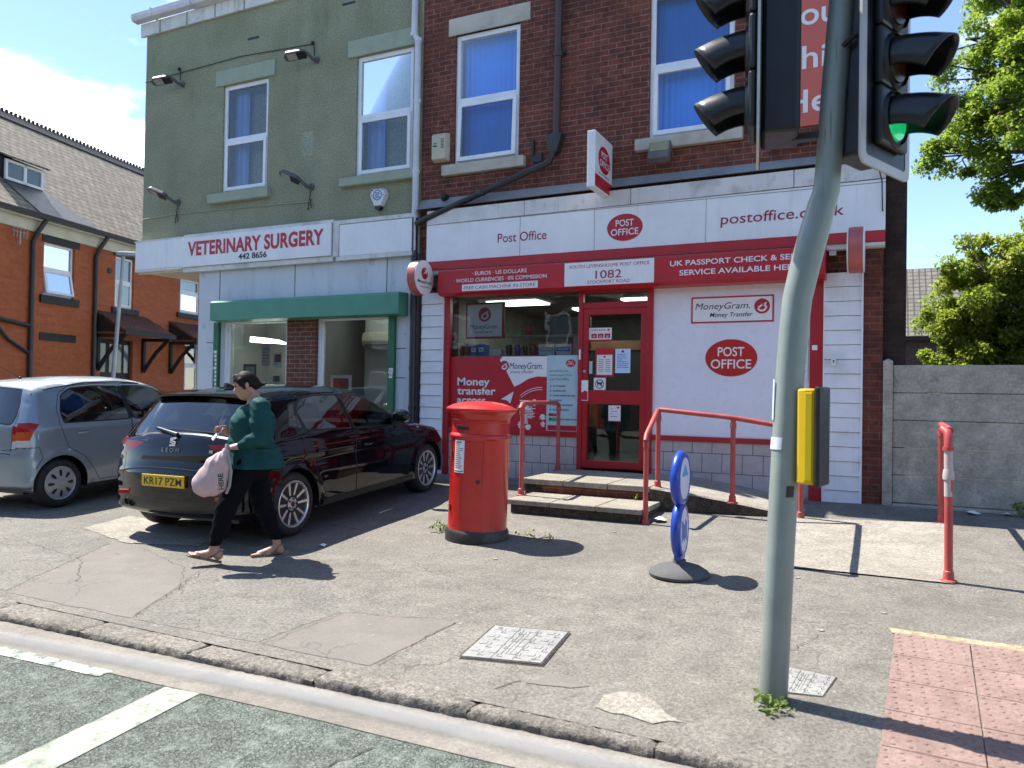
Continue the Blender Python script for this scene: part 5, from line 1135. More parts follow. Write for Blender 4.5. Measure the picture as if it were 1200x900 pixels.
def tree(name, label, cat, base, trunk_top, clumps, per, size, mat, seed, r0=.22, sub=7, group=None):
    o = thing(name, label, cat, base, group=group); q = random.Random(seed); mb = MB(); B, T = Vector(base), Vector(trunk_top)
    mb.tube([B, B.lerp(T, .5)+Vector((.06, .03, 0)), T], [r0, r0*.8, r0*.62], 12)
    cen = []; rad = []
    for c, r in clumps:
        c = Vector(c); k = q.uniform(.35, .95); s = B.lerp(T, k); mid = s.lerp(c, .5)+Vector((q.uniform(-.2, .2), q.uniform(-.2, .2), q.uniform(.0, .35)))
        mb.tube([s, mid, c], [r0*.42, r0*.25, r0*.1], 8)
        for j in range(sub):
            d = Vector((q.gauss(0, 1), q.gauss(0, 1), q.gauss(0, .8))).normalized(); e = c+d*r*q.uniform(.45, 1.0)
            mb.tube([mid.lerp(c, q.uniform(.3, 1)), c.lerp(e, .55)+Vector((0, 0, q.uniform(-.05, .1))), e], [r0*.10, r0*.06, .006], 5)
            cen.append(e); rad.append(r*q.uniform(.26, .48))
    mb.obj('trunk', 'bark', o)
    V, F = leaf_cloud(cen, rad, per, size, seed); mesh_np('crown', V, F, mat, o); return o
q = random.Random(21)
cl = []
for k in range(30):
    d = Vector((q.gauss(0, 1), q.gauss(0, 1), q.gauss(0, .9))).normalized()*q.uniform(.55, 1)
    cl.append(((5.6+d.x*4.25, 10.4+d.y*3.5, 9.99+d.z*4.25), q.uniform(.95, 1.35)))
cl += [((1.36, 10.04, 7.22), 0.65), ((1.53, 10.04, 7.87), 0.83), ((2.06, 10.04, 6.51), 0.71), ((1.77, 9.81, 8.69), 0.94), ((1.53, 9.81, 9.64), 0.94), ((2.24, 10.04, 10.58), 1.06), ((2.48, 10.04, 7.28), 0.94), ((2.6, 10.04, 8.34), 1.06), ((2.95, 10.04, 6.22), 0.71), ((2.48, 10.04, 6.04), 0.53), ((1.89, 10.04, 11.05), 0.94)]
for k in range(26): cl.append(((q.uniform(1.75, 4.6), q.uniform(8.6, 12.2), q.uniform(7.2, 12.2)), q.uniform(.7, 1.0)))
tree('broadleaf_tree', 'tall leafy tree hanging over beside the traffic lights', 'tree', (6.1, 10.7, .2), (5.8, 10.5, 9.8), cl, 260, .105, 'leaf_tree', 5, .3)
cl = []
for k in range(26):
    d = Vector((q.gauss(0, 1), q.gauss(0, 1), q.gauss(0, .8))).normalized()*q.uniform(.45, 1)
    cl.append(((3.47+d.x*2.24, 8.19+d.y*1.2, 2.92+d.z*1.7), q.uniform(.52, .79)))
cl += [((1.06, 7.78, 2.44), 0.44), ((1.16, 7.78, 3.19), 0.52), ((1.43, 7.78, 3.87), 0.52), ((1.9, 7.92, 4.35), 0.54), ((1.16, 7.78, 2.04), 0.54), ((1.77, 7.78, 2.58), 0.61), ((2.45, 7.92, 4.55), 0.57), ((1.7, 7.78, 3.33), 0.61), ((3.13, 7.92, 4.76), 0.57)]
for k in range(22): cl.append(((q.uniform(1.15, 3.2), q.uniform(7.2, 8.4), q.uniform(1.8, 4.35)), q.uniform(.5, .72)))
tree('garden_bush', 'yellow green bush growing over the concrete fence', 'bush', (3.4, 8.3, .2), (3.4, 8.2, 2.7), cl, 280, .085, 'leaf_bush', 9, .12, sub=8)
def weed(label, x, y, r, n, seed, size=.05, h=.08, flower=False):
    o = thing('weed', label, 'weed', (x, y, gz(y)), group='weeds in the paving'); g = random.Random(seed); c = []
    mb = MB()
    for k in range(n//8+3):
        e = Vector((x+g.uniform(-r, r), y+g.uniform(-r, r), gz(y)+g.uniform(.015, h))); mb.tube([(x+g.uniform(-.02, .02), y+g.uniform(-.02, .02), gz(y)-.01), e], .002, 4); c.append(e)
    mb.obj('stem', 'leaf_weed', o); V, F = leaf_cloud(c, [r*.35]*len(c), max(3, n//len(c)), size, seed, .6); mesh_np('leaves', V, F, 'leaf_weed', o)
weed('green weed at the foot of the traffic light pole', -.47, -6.0, .07, 60, 1, .04, .07)
weed('small yellow green weed at the left foot of the red post box', -3.98, -3.30, .06, 50, 2, .045, .12)
weed('low weed in the shadow right of the post box', -3.0, -3.15, .14, 50, 3, .035, .03)
weed('weed growing against the concrete fence at the right edge', 1.32, -.22, .10, 70, 4, .05, .16)
weed('small weed on the step tread', -2.55, -1.52, .10, 30, 6, .025, .40-.20)
def litter(label, x, y, s, seed, z=None):
    g = random.Random(seed); mb = MB(); z = gz(y)+.012 if z is None else z
    n = 7; P = [(x+s*g.uniform(.5, 1)*math.cos(6.28*k/n), y+s*g.uniform(.5, 1)*math.sin(6.28*k/n), z+g.uniform(0, s*.35)) for k in range(n)]
    mb.add(P+[(x, y, z+s*.4)], [(k, (k+1) % n, n) for k in range(n)]); one('litter', mb, 'paper_white', label, 'litter', 'litter on the ground')
litter('scrap of white paper by the rear wheel of the black car', -4.62, -4.30, .06, 1); litter('crumpled white paper under the concrete fence', .85, -.25, .09, 2); litter('small white paper by the weed at the fence', 1.18, -.2, .07, 3); litter('white litter in the corner between steps and ramp', -2.12, -1.95, .12, 4)
for k in range(5): 
    xx, yy = [(-.6, -3.55), (.0, -4.15), (-.35, -4.7), (-2.4, -2.6), (-3.0, -4.0), (-4.2, -4.9), (-2.9, -5.1), (-.15, -5.3), (-.2, -5.9)][k]
    mb = MB(); mb.lathe([(.022, 0), (.018, .003)], (xx, yy, gz(yy)+undul(xx, yy)+.004), 9); tag(mb.obj('chewing_gum_spot', 'concrete_pale'), 'pale flat spot trodden into the pavement', 'gum spot', 'pale spots on the pavement')

# ------------------------------------------------------------------ the terrace across the road (behind the camera, seen in the shop glass)
OT = thing('terrace_row', 'long brick terrace facing the shops from across the road', 'terrace', (-10, -24, -.05))
mb = MB(); mb.box(-48, 22, -32, -24, -.1, 6.2); mb.obj('brick_wall', 'brick_far', OT)
mb = MB(); mb.add([(-48, -23.8, 6.2), (22, -23.8, 6.2), (22, -28, 9.0), (-48, -28, 9.0), (-48, -32.2, 6.2), (22, -32.2, 6.2)], [(0, 1, 2, 3), (3, 2, 5, 4)]); mb.obj('roof', 'roof_tile_grey', OT)
for k in range(13):
    x = -46+5.2*k
    for z in (1.0, 3.9):
        mb = MB(); mb.box(x, x+1.3, -23.99, -23.93, z, z+1.6); w_ = mb.obj('window', 'upvc_white', OT); mb = MB(); mb.box(x+.12, x+1.18, -23.94, -23.92, z+.12, z+1.48); mb.obj('pane', 'grey_reflect_pane', w_)
    mb = MB(); mb.box(x+2.4, x+3.3, -23.99, -23.92, 0, 2.1); mb.obj('door', ('red_frame', 'shutter_green', 'blue_ink')[k % 3], OT)
sheet('far_pavement', 'asphalt_pavement', [-48, 22], [-24, -19], lambda x, y: .02)
# ------------------------------------------------------------------ pillar box
PB = thing('post_box', 'tall red cylindrical post box on a black base in front of the steps', 'post box', (-3.545, -3.34, gz(-3.34)-.01))
PB.rotation_euler = (0, R(1.6), 0); PB.scale = (.97, .97, .925)
def lath(prof, n=64, **k): return MB().lathe(prof, (0, 0, 0), n, **k)
lath([(.315, -.03), (.318, .08), (.308, .10), (.300, .115)]).obj('base', 'post_black', PB, world=False, smooth=True)
lath([(.296, .112), (.294, .13), (.292, 1.035), (.300, 1.045), (.308, 1.055), (.308, 1.075), (.298, 1.09), (.288, 1.10), (.288, 1.215), (.296, 1.222), (.296, 1.235), (.290, 1.242), (.296, 1.26), (.318, 1.30)]).obj('body', 'post_red', PB, world=False, smooth=40)
lath([(.318, 1.30), (.335, 1.318), (.352, 1.33), (.356, 1.342), (.352, 1.355), (.338, 1.362), (.29, 1.388), (.21, 1.412), (.11, 1.428), (.001, 1.433)]).obj('cap', 'post_red', PB, world=False, smooth=40)
def arc_patch(r, a0, a1, z0, z1, th=.004, n=10, mb=None, rr=0):
    mb = mb or MB(); vs = []
    for i in range(n+1):
        a = R(a0+(a1-a0)*i/n)
        for q_, z in ((r, z0), (r+th, z0), (r+th, z1), (r, z1)): vs.append((q_*math.cos(a), q_*math.sin(a), z))
    fs = [(4*i+k, 4*i+(k+1) % 4, 4*i+4+(k+1) % 4, 4*i+4+k) for i in range(n) for k in range(4)]+[(3, 2, 1, 0), (4*n, 4*n+1, 4*n+2, 4*n+3)]
    mb.add(vs, fs); return mb
arc_patch(.2905, -125, -57, .16, 1.02, .006).obj('door', 'post_red', PB, world=False, smooth=30)
mb = MB()
for a in (-126.2, -56.2): arc_patch(.2885, a, a+.9, .15, 1.03, .0045, 2, mb)
mb.obj('door_seam', 'black_ink', PB, world=False)
arc_patch(.284, -116, -83, 1.125, 1.185, .0075).obj('slot_hood', 'post_red', PB, world=False, bevel=.003)
arc_patch(.286, -113, -86, 1.135, 1.172, .0075).obj('slot', 'black_ink', PB, world=False)
npl = arc_patch(.2965, -116, -93, .70, 1.03, .005).obj('notice_plate', 'sign_white', PB, world=False)
mb = MB(); q = random.Random(2)
for k in range(13): arc_patch(.3017, -114, -95-q.uniform(0, 9), .985-.02*k, .993-.02*k, .0008, 4, mb)
arc_patch(.3017, -114, -100, 1.0, 1.018, .0008, 4, mb); arc_patch(.3017, -115, -94, .71, .722, .0008, 4, mb)
mb.obj('print', 'grey_ink', npl, world=False)
mb = MB(); mb.lathe([(.02, 0), (.02, .012), (.014, .016)], (0, 0, 0), 14, Matrix.Rotation(R(-64), 4, 'Z') @ Matrix.Translation((.294, 0, .62)) @ Matrix.Rotation(R(90), 4, 'Y')); mb.obj('lock', 'dark_metal', PB, world=False)
mb = MB()
for z in (.3, .85): mb.tube([(.303*math.cos(R(-128)), .303*math.sin(R(-128)), z), (.303*math.cos(R(-128)), .303*math.sin(R(-128)), z+.07)], .010, 8)
mb.obj('hinge', 'post_red', PB, world=False)

# ------------------------------------------------------------------ swinging pavement sign
plain('sign_blue', (.010, .055, .38), .35, coat=.2, var=.08); plain('rubber_grey', (.085, .085, .085), .9, dirt=.4, dcol=(.16, .145, .125), bump=.3)
plain('sign_face', (.62, .65, .78), .4); plain('cyan_ink', (.08, .32, .62), .4)
sx, sy = -1.455, -3.83; sz = gz(sy)
SG = thing('pavement_sign', 'blue rimmed figure eight pavement sign on a round grey rubber base', 'pavement sign', (sx, sy, sz))
mb = MB(); mb.lathe([(.235, 0), (.24, .02), (.225, .04), (.17, .072), (.10, .092), (.055, .10), (.05, .125), (.001, .128)], (sx, sy, sz), 40); mb.obj('base', 'rubber_grey', SG, smooth=True)
mb = MB(); mb.tube([(sx, sy, sz+.10), (sx, sy, sz+.17)], .03, 10); mb.box(sx-.03, sx+.03, sy-.07, sy+.07, sz+.125, sz+.23); mb.obj('spring_foot', 'sign_blue', SG, bevel=.01)
def oval_panel(zc, ry, rz, nm):
    ring = [(sx, sy+ry*math.cos(a), sz+zc+rz*math.sin(a)) for a in np.linspace(0, 2*math.pi, 41)]
    mb = MB(); mb.tube(ring, .040, 14, cap=False); p = mb.obj('rim', 'sign_blue', SG, smooth=True)
    mb = MB(); mb.prism(ell(0, 0, ry-.012, rz-.012, 36), lambda p_: (sx-.036, sy+p_[0], sz+zc+p_[1]), lambda p_: (sx+.036, sy+p_[0], sz+zc+p_[1])); mb.obj('face', 'sign_face', p)
    return p
pu = oval_panel(.765, .175, .180, 'upper'); pl_ = oval_panel(.360, .135, .185, 'lower')
mb = MB(); mb.prism([(-.10, .02), (.10, .02), (0, .11)], lambda p_: (sx+.0365, sy+p_[0], sz+.765+p_[1]), lambda p_: (sx+.038, sy+p_[0], sz+.765+p_[1])); mb.obj('print', 'cyan_ink', pu)
mb = MB()
for k in range(5): mb.box(sx+.0365, sx+.038, sy-.08+.034*k, sy-.06+.034*k, sz+.27+.02*(k % 2), sz+.44-.02*(k % 3))
mb.obj('print', 'blue_ink', pl_)

# ------------------------------------------------------------------ traffic light
t = NT('pole_grey')
st_ = t.ramp(t.noise(6, 5, .6, t.map((9, 9, .5))), .60, .70, 0, .75)
up_ = t.ramp(t.n('ShaderNodeSeparateXYZ', i_0=t.tc).outputs['Z'], 2.1, 2.6)
c = t.scalecol((.255, .295, .27), t.ramp(t.noise(3, 6, .6), .3, .7, .82, 1.15))
c = t.mix(t.math('MULTIPLY', st_, up_), c, (.16, .085, .04)); c = t.mix(t.ramp(t.noise(28, 6, .7), .68, .73, 0, .6), c, (.07, .07, .065))
c = t.mix(t.ramp(t.n('ShaderNodeSeparateXYZ', i_0=t.tc).outputs['Z'], .35, 0., 0, .45), c, (.17, .15, .12))
MAT['pole_grey'] = t.pbr(c, .42, .15, .5, t.bump(t.noise(40, 4), .1, .004))
plain('signal_black', (.0085, .0085, .0095), .42, var=.3, dirt=.25, dcol=(.03, .028, .026)); plain('visor_black', (.012, .013, .014), .33, var=.15); plain('board_edge', (.50, .50, .50), .5, dirt=.5, dcol=(.36, .31, .25), ds=5)
plain('unit_yellow', (.72, .46, .005), .4, dirt=.12, dcol=(.4, .26, .03), var=.06); plain('unit_ridge', (.78, .55, .01), .4, var=.05)
plain('lens_red', (.035, .004, .004), .3, spec=.2); plain('lens_amber', (.045, .02, .004), .3, spec=.2)
plain('lens_green', (.01, .30, .11), .15, Emission_Color=(.01, .5, .16, 1), Emission_Strength=.3)
PY = -5.88
TL = thing('traffic_light', 'grey cranked traffic light pole carrying two black signal heads and a yellow push button unit', 'traffic light', (-.49, PY, gz(PY)))
P0 = [(-.490, .0), (-.462, .79), (-.425, 1.68), (-.412, 1.86), (-.397, 2.02), (-.365, 2.17), (-.326, 2.33), (-.288, 2.475), (-.270, 2.54), (-.262, 2.64), (-.238, 3.05), (-.205, 3.50), (-.16, 4.1)]
mb = MB(); mb.tube([(x, PY, z) for x, z in P0], [.069, .068, .068, .069, .070, .071, .070, .066, .062, .060, .060, .060, .060], 28); mb.obj('pole', 'pole_grey', TL, smooth=True)
mb = MB(); Mr = Matrix.Translation((-.4445, PY, 1.20))
def wrap(mb, x, z0, z1, a0, a1, r=.0692):
    vs = []
    for i in range(9):
        a = R(a0+(a1-a0)*i/8); vs += [(x+.0+r*math.cos(a), PY+r*math.sin(a), z0), (x+.004+r*math.cos(a), PY+r*math.sin(a), z1)]
    mb.add(vs, [(2*i, 2*i+2, 2*i+3, 2*i+1) for i in range(8)])
wrap(mb, -.446, 1.275, 1.335, 190, 262); mb.obj('sticker', 'alarm_white', TL)
mb = MB(); wrap(mb, -.450, 1.045, 1.10, 285, 318, .0695); mb.obj('hole_cap', 'dark_metal', TL)
mb = MB(); wrap(mb, -.440, 1.42, 1.62, 195, 212, .0694); mb.obj('faded_sticker', 'paper_blue', TL)
def signal_head(cx, cy, zb, ang, lit, board=True, edge=True):
    """cx, cy: centre of the backing board; ang: bearing it faces (local -Y turns to it); zb bottom of board"""
    Mh = Matrix.Translation((cx, cy, 0)) @ Matrix.Rotation(ang, 4, 'Z')
    mb = MB(); mb.box(-.15, .15, .012, .19, zb+.07, zb+1.03, Mh); h = mb.obj('signal_head', 'signal_black', TL, bevel=.02)
    h_ = MB(); w, z0, z1, r = .265, zb, zb+1.10, .045
    def rr(w, z0, z1, r):
        P = []
        for sx_, zc, a0 in ((1, z0+r, -90), (1, z1-r, 0), (-1, z1-r, 90), (-1, z0+r, 180)):
            for k in range(6): a = R(a0+18*k); P.append((sx_*(w-r)+r*math.cos(a), zc+r*math.sin(a)))
        return P
    h_.xz(rr(w, z0, z1, r), .010, -.006, Mh); h_.obj('backing_board', 'signal_black', h, world=True)
    e_ = MB(); o_, i_ = rr(w+.002, z0-.002, z1+.002, r), rr(w-.048, z0+.042, z1-.042, r*.5); n = len(o_)
    for k in range(n):
        j = (k+1) % n
        e_.add([tuple(Mh @ Vector((p[0], y_, p[1]))) for p, y_ in ((o_[k], -.0085), (o_[j], -.0085), (i_[j], -.0085), (i_[k], -.0085), (o_[k], .004), (o_[j], .004))], [(0, 1, 2, 3), (0, 4, 5, 1)])
    e_.obj('board_border', 'board_edge', h)
    for k, nm in enumerate(('lens_green', 'lens_amber', 'lens_red')):
        zc = zb+.245+.28*k; T_ = Mh @ Matrix.Translation((0, -.010, zc)) @ Matrix.Rotation(R(90), 4, 'X')
        if not lit and nm == 'lens_green': nm = 'lens_off'
        mb = MB(); mb.box(-.150, .150, -.05, -.0065, zc-.138, zc+.138, Mh); mb.obj('lamp_module', 'signal_black', h, bevel=.015)
        mb = MB(); mb.lathe([(.108, .030), (.10, .05), (.06, .062), (.001, .066)], (0, 0, 0), 28, T_, cap=False); mb.obj('lens', nm, h, smooth=True)
        # cowl visor: long on top, cut back below
        vs = []; n = 30; N2 = 7
        for i in range(n+1):
            a = R(-118+236*i/n)                      # 0 = top
            Lv = .10+.175*max(0, math.cos(a*.5))**1.5
            for j in range(N2+1):
                u = j/N2; rr_ = .112-.016*u
                for rad in (rr_,): vs.append(tuple(Mh @ Vector((rad*math.sin(a), -.045-Lv*u, zc+rad*math.cos(a)-.055*u*u*(1 if True else 0)))))
        fs = [(i*(N2+1)+j, i*(N2+1)+j+1, (i+1)*(N2+1)+j+1, (i+1)*(N2+1)+j) for i in range(n) for j in range(N2)]
        mb = MB(); mb.add(vs, fs); v = mb.obj('visor', 'visor_black', h, smooth=True); sm = v.modifiers.new('thickness', 'SOLIDIFY'); sm.thickness = .005
        mb = MB(); mb.lathe([(.125, 0), (.135, .012), (.135, .03), (.122, .045)], (0, 0, 0), 32, Mh @ Matrix.Translation((0, -.02, zc)) @ Matrix.Rotation(R(90), 4, 'X'), cap=False); mb.obj('lens_ring', 'signal_black', h, smooth=40)
    return h
plain('lens_off', (.01, .05, .03), .15)
signal_head(-.585, -5.93, 2.735, R(-81.5), False)
signal_head(-.015, -5.80, 2.625, R(67), True)
mb = MB()
for z in (2.80, 3.62): mb.box(-.43, -.22, PY-.03, PY+.03, z, z+.035); mb.box(-.26, -.08, PY+.0, PY+.05, z+.05, z+.09)
mb.obj('head_bracket', 'signal_black', TL, bevel=.006)
mb = MB(); mb.tube([(-.20, PY-.05, 3.22), (-.15, PY-.06, 3.255), (-.09, PY-.02, 3.27)], .012, 8); mb.obj('cable', 'black_plastic', TL)
Mp = Matrix.Translation((-.322, PY-.01, 0)) @ Matrix.Rotation(R(-10), 4, 'Z')
mb = MB(); mb.xy([(-.062, -.02), (-.050, -.075), (-.012, -.085), (.034, -.083), (.034, .085), (-.05, .08)], 1.115, 1.575, Mp); pu_ = mb.obj('push_button_unit', 'unit_yellow', TL, bevel=.01)
mb = MB(); mb.box(-.010, .022, -.0885, -.0835, 1.135, 1.555, Mp); mb.obj('ridge', 'unit_ridge', pu_, bevel=.002)
mb = MB(); mb.box(.035, .062, -.095, .095, 1.105, 1.585, Mp); mb.obj('front_plate', 'black_plastic', pu_, bevel=.008)
mb = MB(); mb.box(-.40, -.36, PY-.03, PY+.03, 1.2, 1.26); mb.box(-.40, -.36, PY-.03, PY+.03, 1.44, 1.5); mb.obj('unit_bracket', 'dark_metal', pu_)

# ------------------------------------------------------------------ window sill trim of the camera's own car, modelled as a thin tube
plain('sill_silver', (.33, .33, .335), .5, metal=.0, var=.08)
GR = thing('car_window_sill', 'pale silver window sill trim of the car the camera is in, blurred and close', 'rail', (-.8, -9.5, -.055))
mb = MB(); mb.tube([(-2.0, -9.5, 1.288), (-1.2, -9.5, 1.2965), (-.673, -9.5, 1.3071), (-.348, -9.5, 1.3195), (-.139, -9.5, 1.3210), (.3, -9.5, 1.322), (.8, -9.5, 1.322)], .0025, 14); mb.obj('tube', 'sill_silver', GR, smooth=True)
mb = MB(); mb.tube([(-2.0, -9.5, -.055), (-2.0, -9.5, 1.288)], .02, 12); mb.obj('post', 'sill_silver', GR, smooth=True)  # posts out of view, only there to carry the sill tube
mb = MB(); mb.tube([(.8, -9.5, -.055), (.8, -9.5, 1.322)], .02, 12); mb.obj('post', 'sill_silver', GR, smooth=True)
# ------------------------------------------------------------------ cars
plain('paint_black', (.003, .0033, .0055), .5, spec=.0, coat=1., var=.1, dirt=.02, dcol=(.03, .03, .03))
t = NT('paint_silver'); c = t.scalecol((.255, .305, .345), t.ramp(t.noise(1.4, 5), .3, .7, .94, 1.05)); c = t.mix(t.ramp(t.noise(2.2, 7, .65, t.map((3, 3, .5))), .58, .78, 0, .28), c, (.30, .29, .27))
MAT['paint_silver'] = t.pbr(c, .38, .55, .5, t.bump(t.noise(900, 1), .03, .001), .9)
plain('trim_black', (.010, .010, .011), .4, var=.2); plain('tyre', (.016, .016, .017), .75, dirt=.4, dcol=(.05, .045, .04), bump=.2, bs=90)
plain('alloy_bright', (.56, .54, .56), .3, metal=.75, dirt=.2, dcol=(.25, .22, .20)); plain('wheel_cover', (.42, .42, .42), .4, metal=.4, dirt=.25, dcol=(.2, .19, .17))
plain('chrome', (.75, .75, .76), .12, metal=1., var=.04); plain('seat_grey', (.05, .052, .056), .9); plain('cabin_dark', (.020, .020, .022), .85)
plain('lamp_red', (.36, .006, .010), .4, spec=.1, coat=.6, var=.2, vs=14); plain('lamp_dark_red', (.17, .003, .008), .4, spec=.1, coat=.5, var=.2, vs=14); plain('lamp_orange', (.50, .07, .012), .4, spec=.1, coat=.6); plain('lamp_clear', (.55, .50, .50), .12, coat=1.)
plain('plate_yellow', (.72, .46, .015), .4, var=.04); plain('headlamp', (.5, .5, .52), .08, coat=1.); plain('cream_hat', (.6, .56, .47), .8)
def grow(poly, d):
    n = len(poly); A = sum(poly[i][0]*poly[(i+1) % n][1]-poly[(i+1) % n][0]*poly[i][1] for i in range(n)); s = -1 if A > 0 else 1; out = []
    for i in range(n):
        a, b, c = Vector(poly[i-1]), Vector(poly[i]), Vector(poly[(i+1) % n]); e1, e2 = (b-a).normalized(), (c-b).normalized()
        n1, n2 = Vector((-e1.y, e1.x))*s, Vector((-e2.y, e2.x))*s; m_ = (n1+n2).normalized(); k = d/max(.35, m_.dot(n1)); out.append(tuple(b+m_*k))
    return out
def rounded(poly, r, n=5):
    out = []; N_ = len(poly)
    for i in range(N_):
        a, b, c = Vector(poly[i-1]), Vector(poly[i]), Vector(poly[(i+1) % N_]); k = min(r, (a-b).length*.45, (c-b).length*.45)
        p, q_ = b+(a-b).normalized()*k, b+(c-b).normalized()*k
        for j in range(n+1): u = j/n; out.append(tuple((1-u)**2*p+2*u*(1-u)*b+u*u*q_))
    return out
class Shell:
    def __init__(s, ctrl, W, step=.05):
        C_ = np.array(ctrl, float); pts = []
        for i in range(len(C_)-1):
            p0, p1, p2, p3 = C_[max(i-1, 0)], C_[i], C_[i+1], C_[min(i+2, len(C_)-1)]; k = max(2, int(np.hypot(*(p2-p1)[:2])/step))
            for j in range(k):
                u = j/k; a = .5*(2*p1+(p2-p0)*u+(2*p0-5*p1+4*p2-p3)*u*u+(3*p1-p0-3*p2+p3)*u**3); b = p1+(p2-p1)*u
                pts.append(.62*a+.38*b)
        pts.append(C_[-1]); A = np.array(pts); s.c = A[:, :2]; s.r = np.clip(A[:, 3], .02, 1)
        d = np.gradient(s.c, axis=0); d /= np.linalg.norm(d, axis=1)[:, None]; s.nin = np.stack([d[:, 1], -d[:, 0]], 1)
        s.e = s.c+s.nin*A[:, 2:3]; s.W = W
        s.s = np.concatenate([[0], np.cumsum(np.linalg.norm(np.diff(s.c, axis=0), axis=1))])
        s.ys = np.array([W(x, z) for x, z in s.e])-s.r
    def side(s, P):
        P = np.atleast_2d(np.array(P, float)); a, b = s.e[:-1], s.e[1:]; ab = b-a; L2 = (ab**2).sum(1)+1e-12
        ap = P[:, None, :]-a[None]; u = np.clip((ap*ab[None]).sum(2)/L2, 0, 1); D = np.linalg.norm(ap-u[..., None]*ab[None], axis=2); i = D.argmin(1); k = np.arange(len(P))
        d = D[k, i]; r = s.r[i]*(1-u[k, i])+s.r[i+1]*u[k, i]; q = np.clip(d/r, 0, 1); w = np.array([s.W(x, z) for x, z in P])
        return np.stack([P[:, 0], w-r*(1-np.sqrt(np.clip(1-(1-q)**2, 0, 1))), P[:, 1]], 1)
    def strip(s, Q):
        Q = np.atleast_2d(np.array(Q, float)); f = lambda arr: np.interp(Q[:, 0], s.s, arr); v = np.clip(Q[:, 1]/.8, -1, 1); k = np.abs(v)**2.6
        cx, cz, ex, ez, ys = f(s.c[:, 0]), f(s.c[:, 1]), f(s.e[:, 0]), f(s.e[:, 1]), f(s.ys)
        return np.stack([cx+(ex-cx)*k, v*ys, cz+(ez-cz)*k], 1)
    def s_at(s, z=None, x=None, rear=True):
        top = int(s.c[:, 1].argmax())
        if z is not None:
            if rear: return float(np.interp(z, s.c[:top+1, 1], s.s[:top+1]))
            return float(np.interp(-z, -s.c[top:, 1], s.s[top:]))
        j = int(s.c[:, 0].argmax()); return float(np.interp(x, s.c[top//2:j+1, 0], s.s[top//2:j+1]))
    def rq(s, y, z):          # rear view (y, z) -> strip plane
        q = s.s_at(z=z); return (q, .8*y/np.interp(q, s.s, s.ys))
    def tq(s, x, y, rear=None): q = s.s_at(x=x); return (q, .8*y/np.interp(q, s.s, s.ys))
def cdt_regions(boundary, regions, grid, mapf, holes=()):
    """triangulate a 2-D domain with every region outline as an edge; returns {index: (verts3d, tris)}"""
    V = [Vector(p) for p in boundary]; n = len(V); E = [(i, (i+1) % n) for i in range(n)]
    segs = [(boundary[i], boundary[(i+1) % n]) for i in range(n)]
    def addpoly(p, dens=.04):
        pts = []
        for i in range(len(p)):
            a, b = Vector(p[i]), Vector(p[(i+1) % len(p)]); k = max(1, int((b-a).length/dens)); pts += [a+(b-a)*j/k for j in range(k)]
        k0 = len(V); V.extend(pts); m_ = len(pts); E.extend([(k0+i, k0+(i+1) % m_) for i in range(m_)]); segs.extend([(tuple(pts[i]), tuple(pts[(i+1) % m_])) for i in range(m_)])
    for _, p in regions: addpoly(p)
    for p in holes: addpoly(p, .03)
    S = np.array(segs); a, b = S[:, 0], S[:, 1]; ab = b-a; L2 = (ab**2).sum(1)+1e-12
    G_ = np.array([g for g in grid if inpoly(g, boundary)])
    ap = G_[:, None]-a[None]; u = np.clip((ap*ab[None]).sum(2)/L2, 0, 1); D = np.linalg.norm(ap-u[..., None]*ab[None], axis=2).min(1)
    V += [Vector(g) for g in G_[D > .016]]
    v, e, f, *_ = delaunay_2d_cdt(V, E, [], 0, 1e-6)
    P = np.array([tuple(p) for p in v]); P3 = mapf(P); out = {}
    for t_ in f:
        c = tuple(P[list(t_)].mean(0))
        if not inpoly(c, boundary) or any(inpoly(c, h) for h in holes): continue
        k = next((i for i, (nm, p) in enumerate(regions) if inpoly(c, p)), -1); out.setdefault(k, []).append(tuple(t_))
    return P3, out
def sub_mesh(mb, P3, tris, flip=False):
    ids = sorted({i for t_ in tris for i in t_}); m_ = {i: k for k, i in enumerate(ids)}
    mb.add([tuple(P3[i]) for i in ids], [tuple(m_[i] for i in (t_[::-1] if flip else t_)) for t_ in tris])
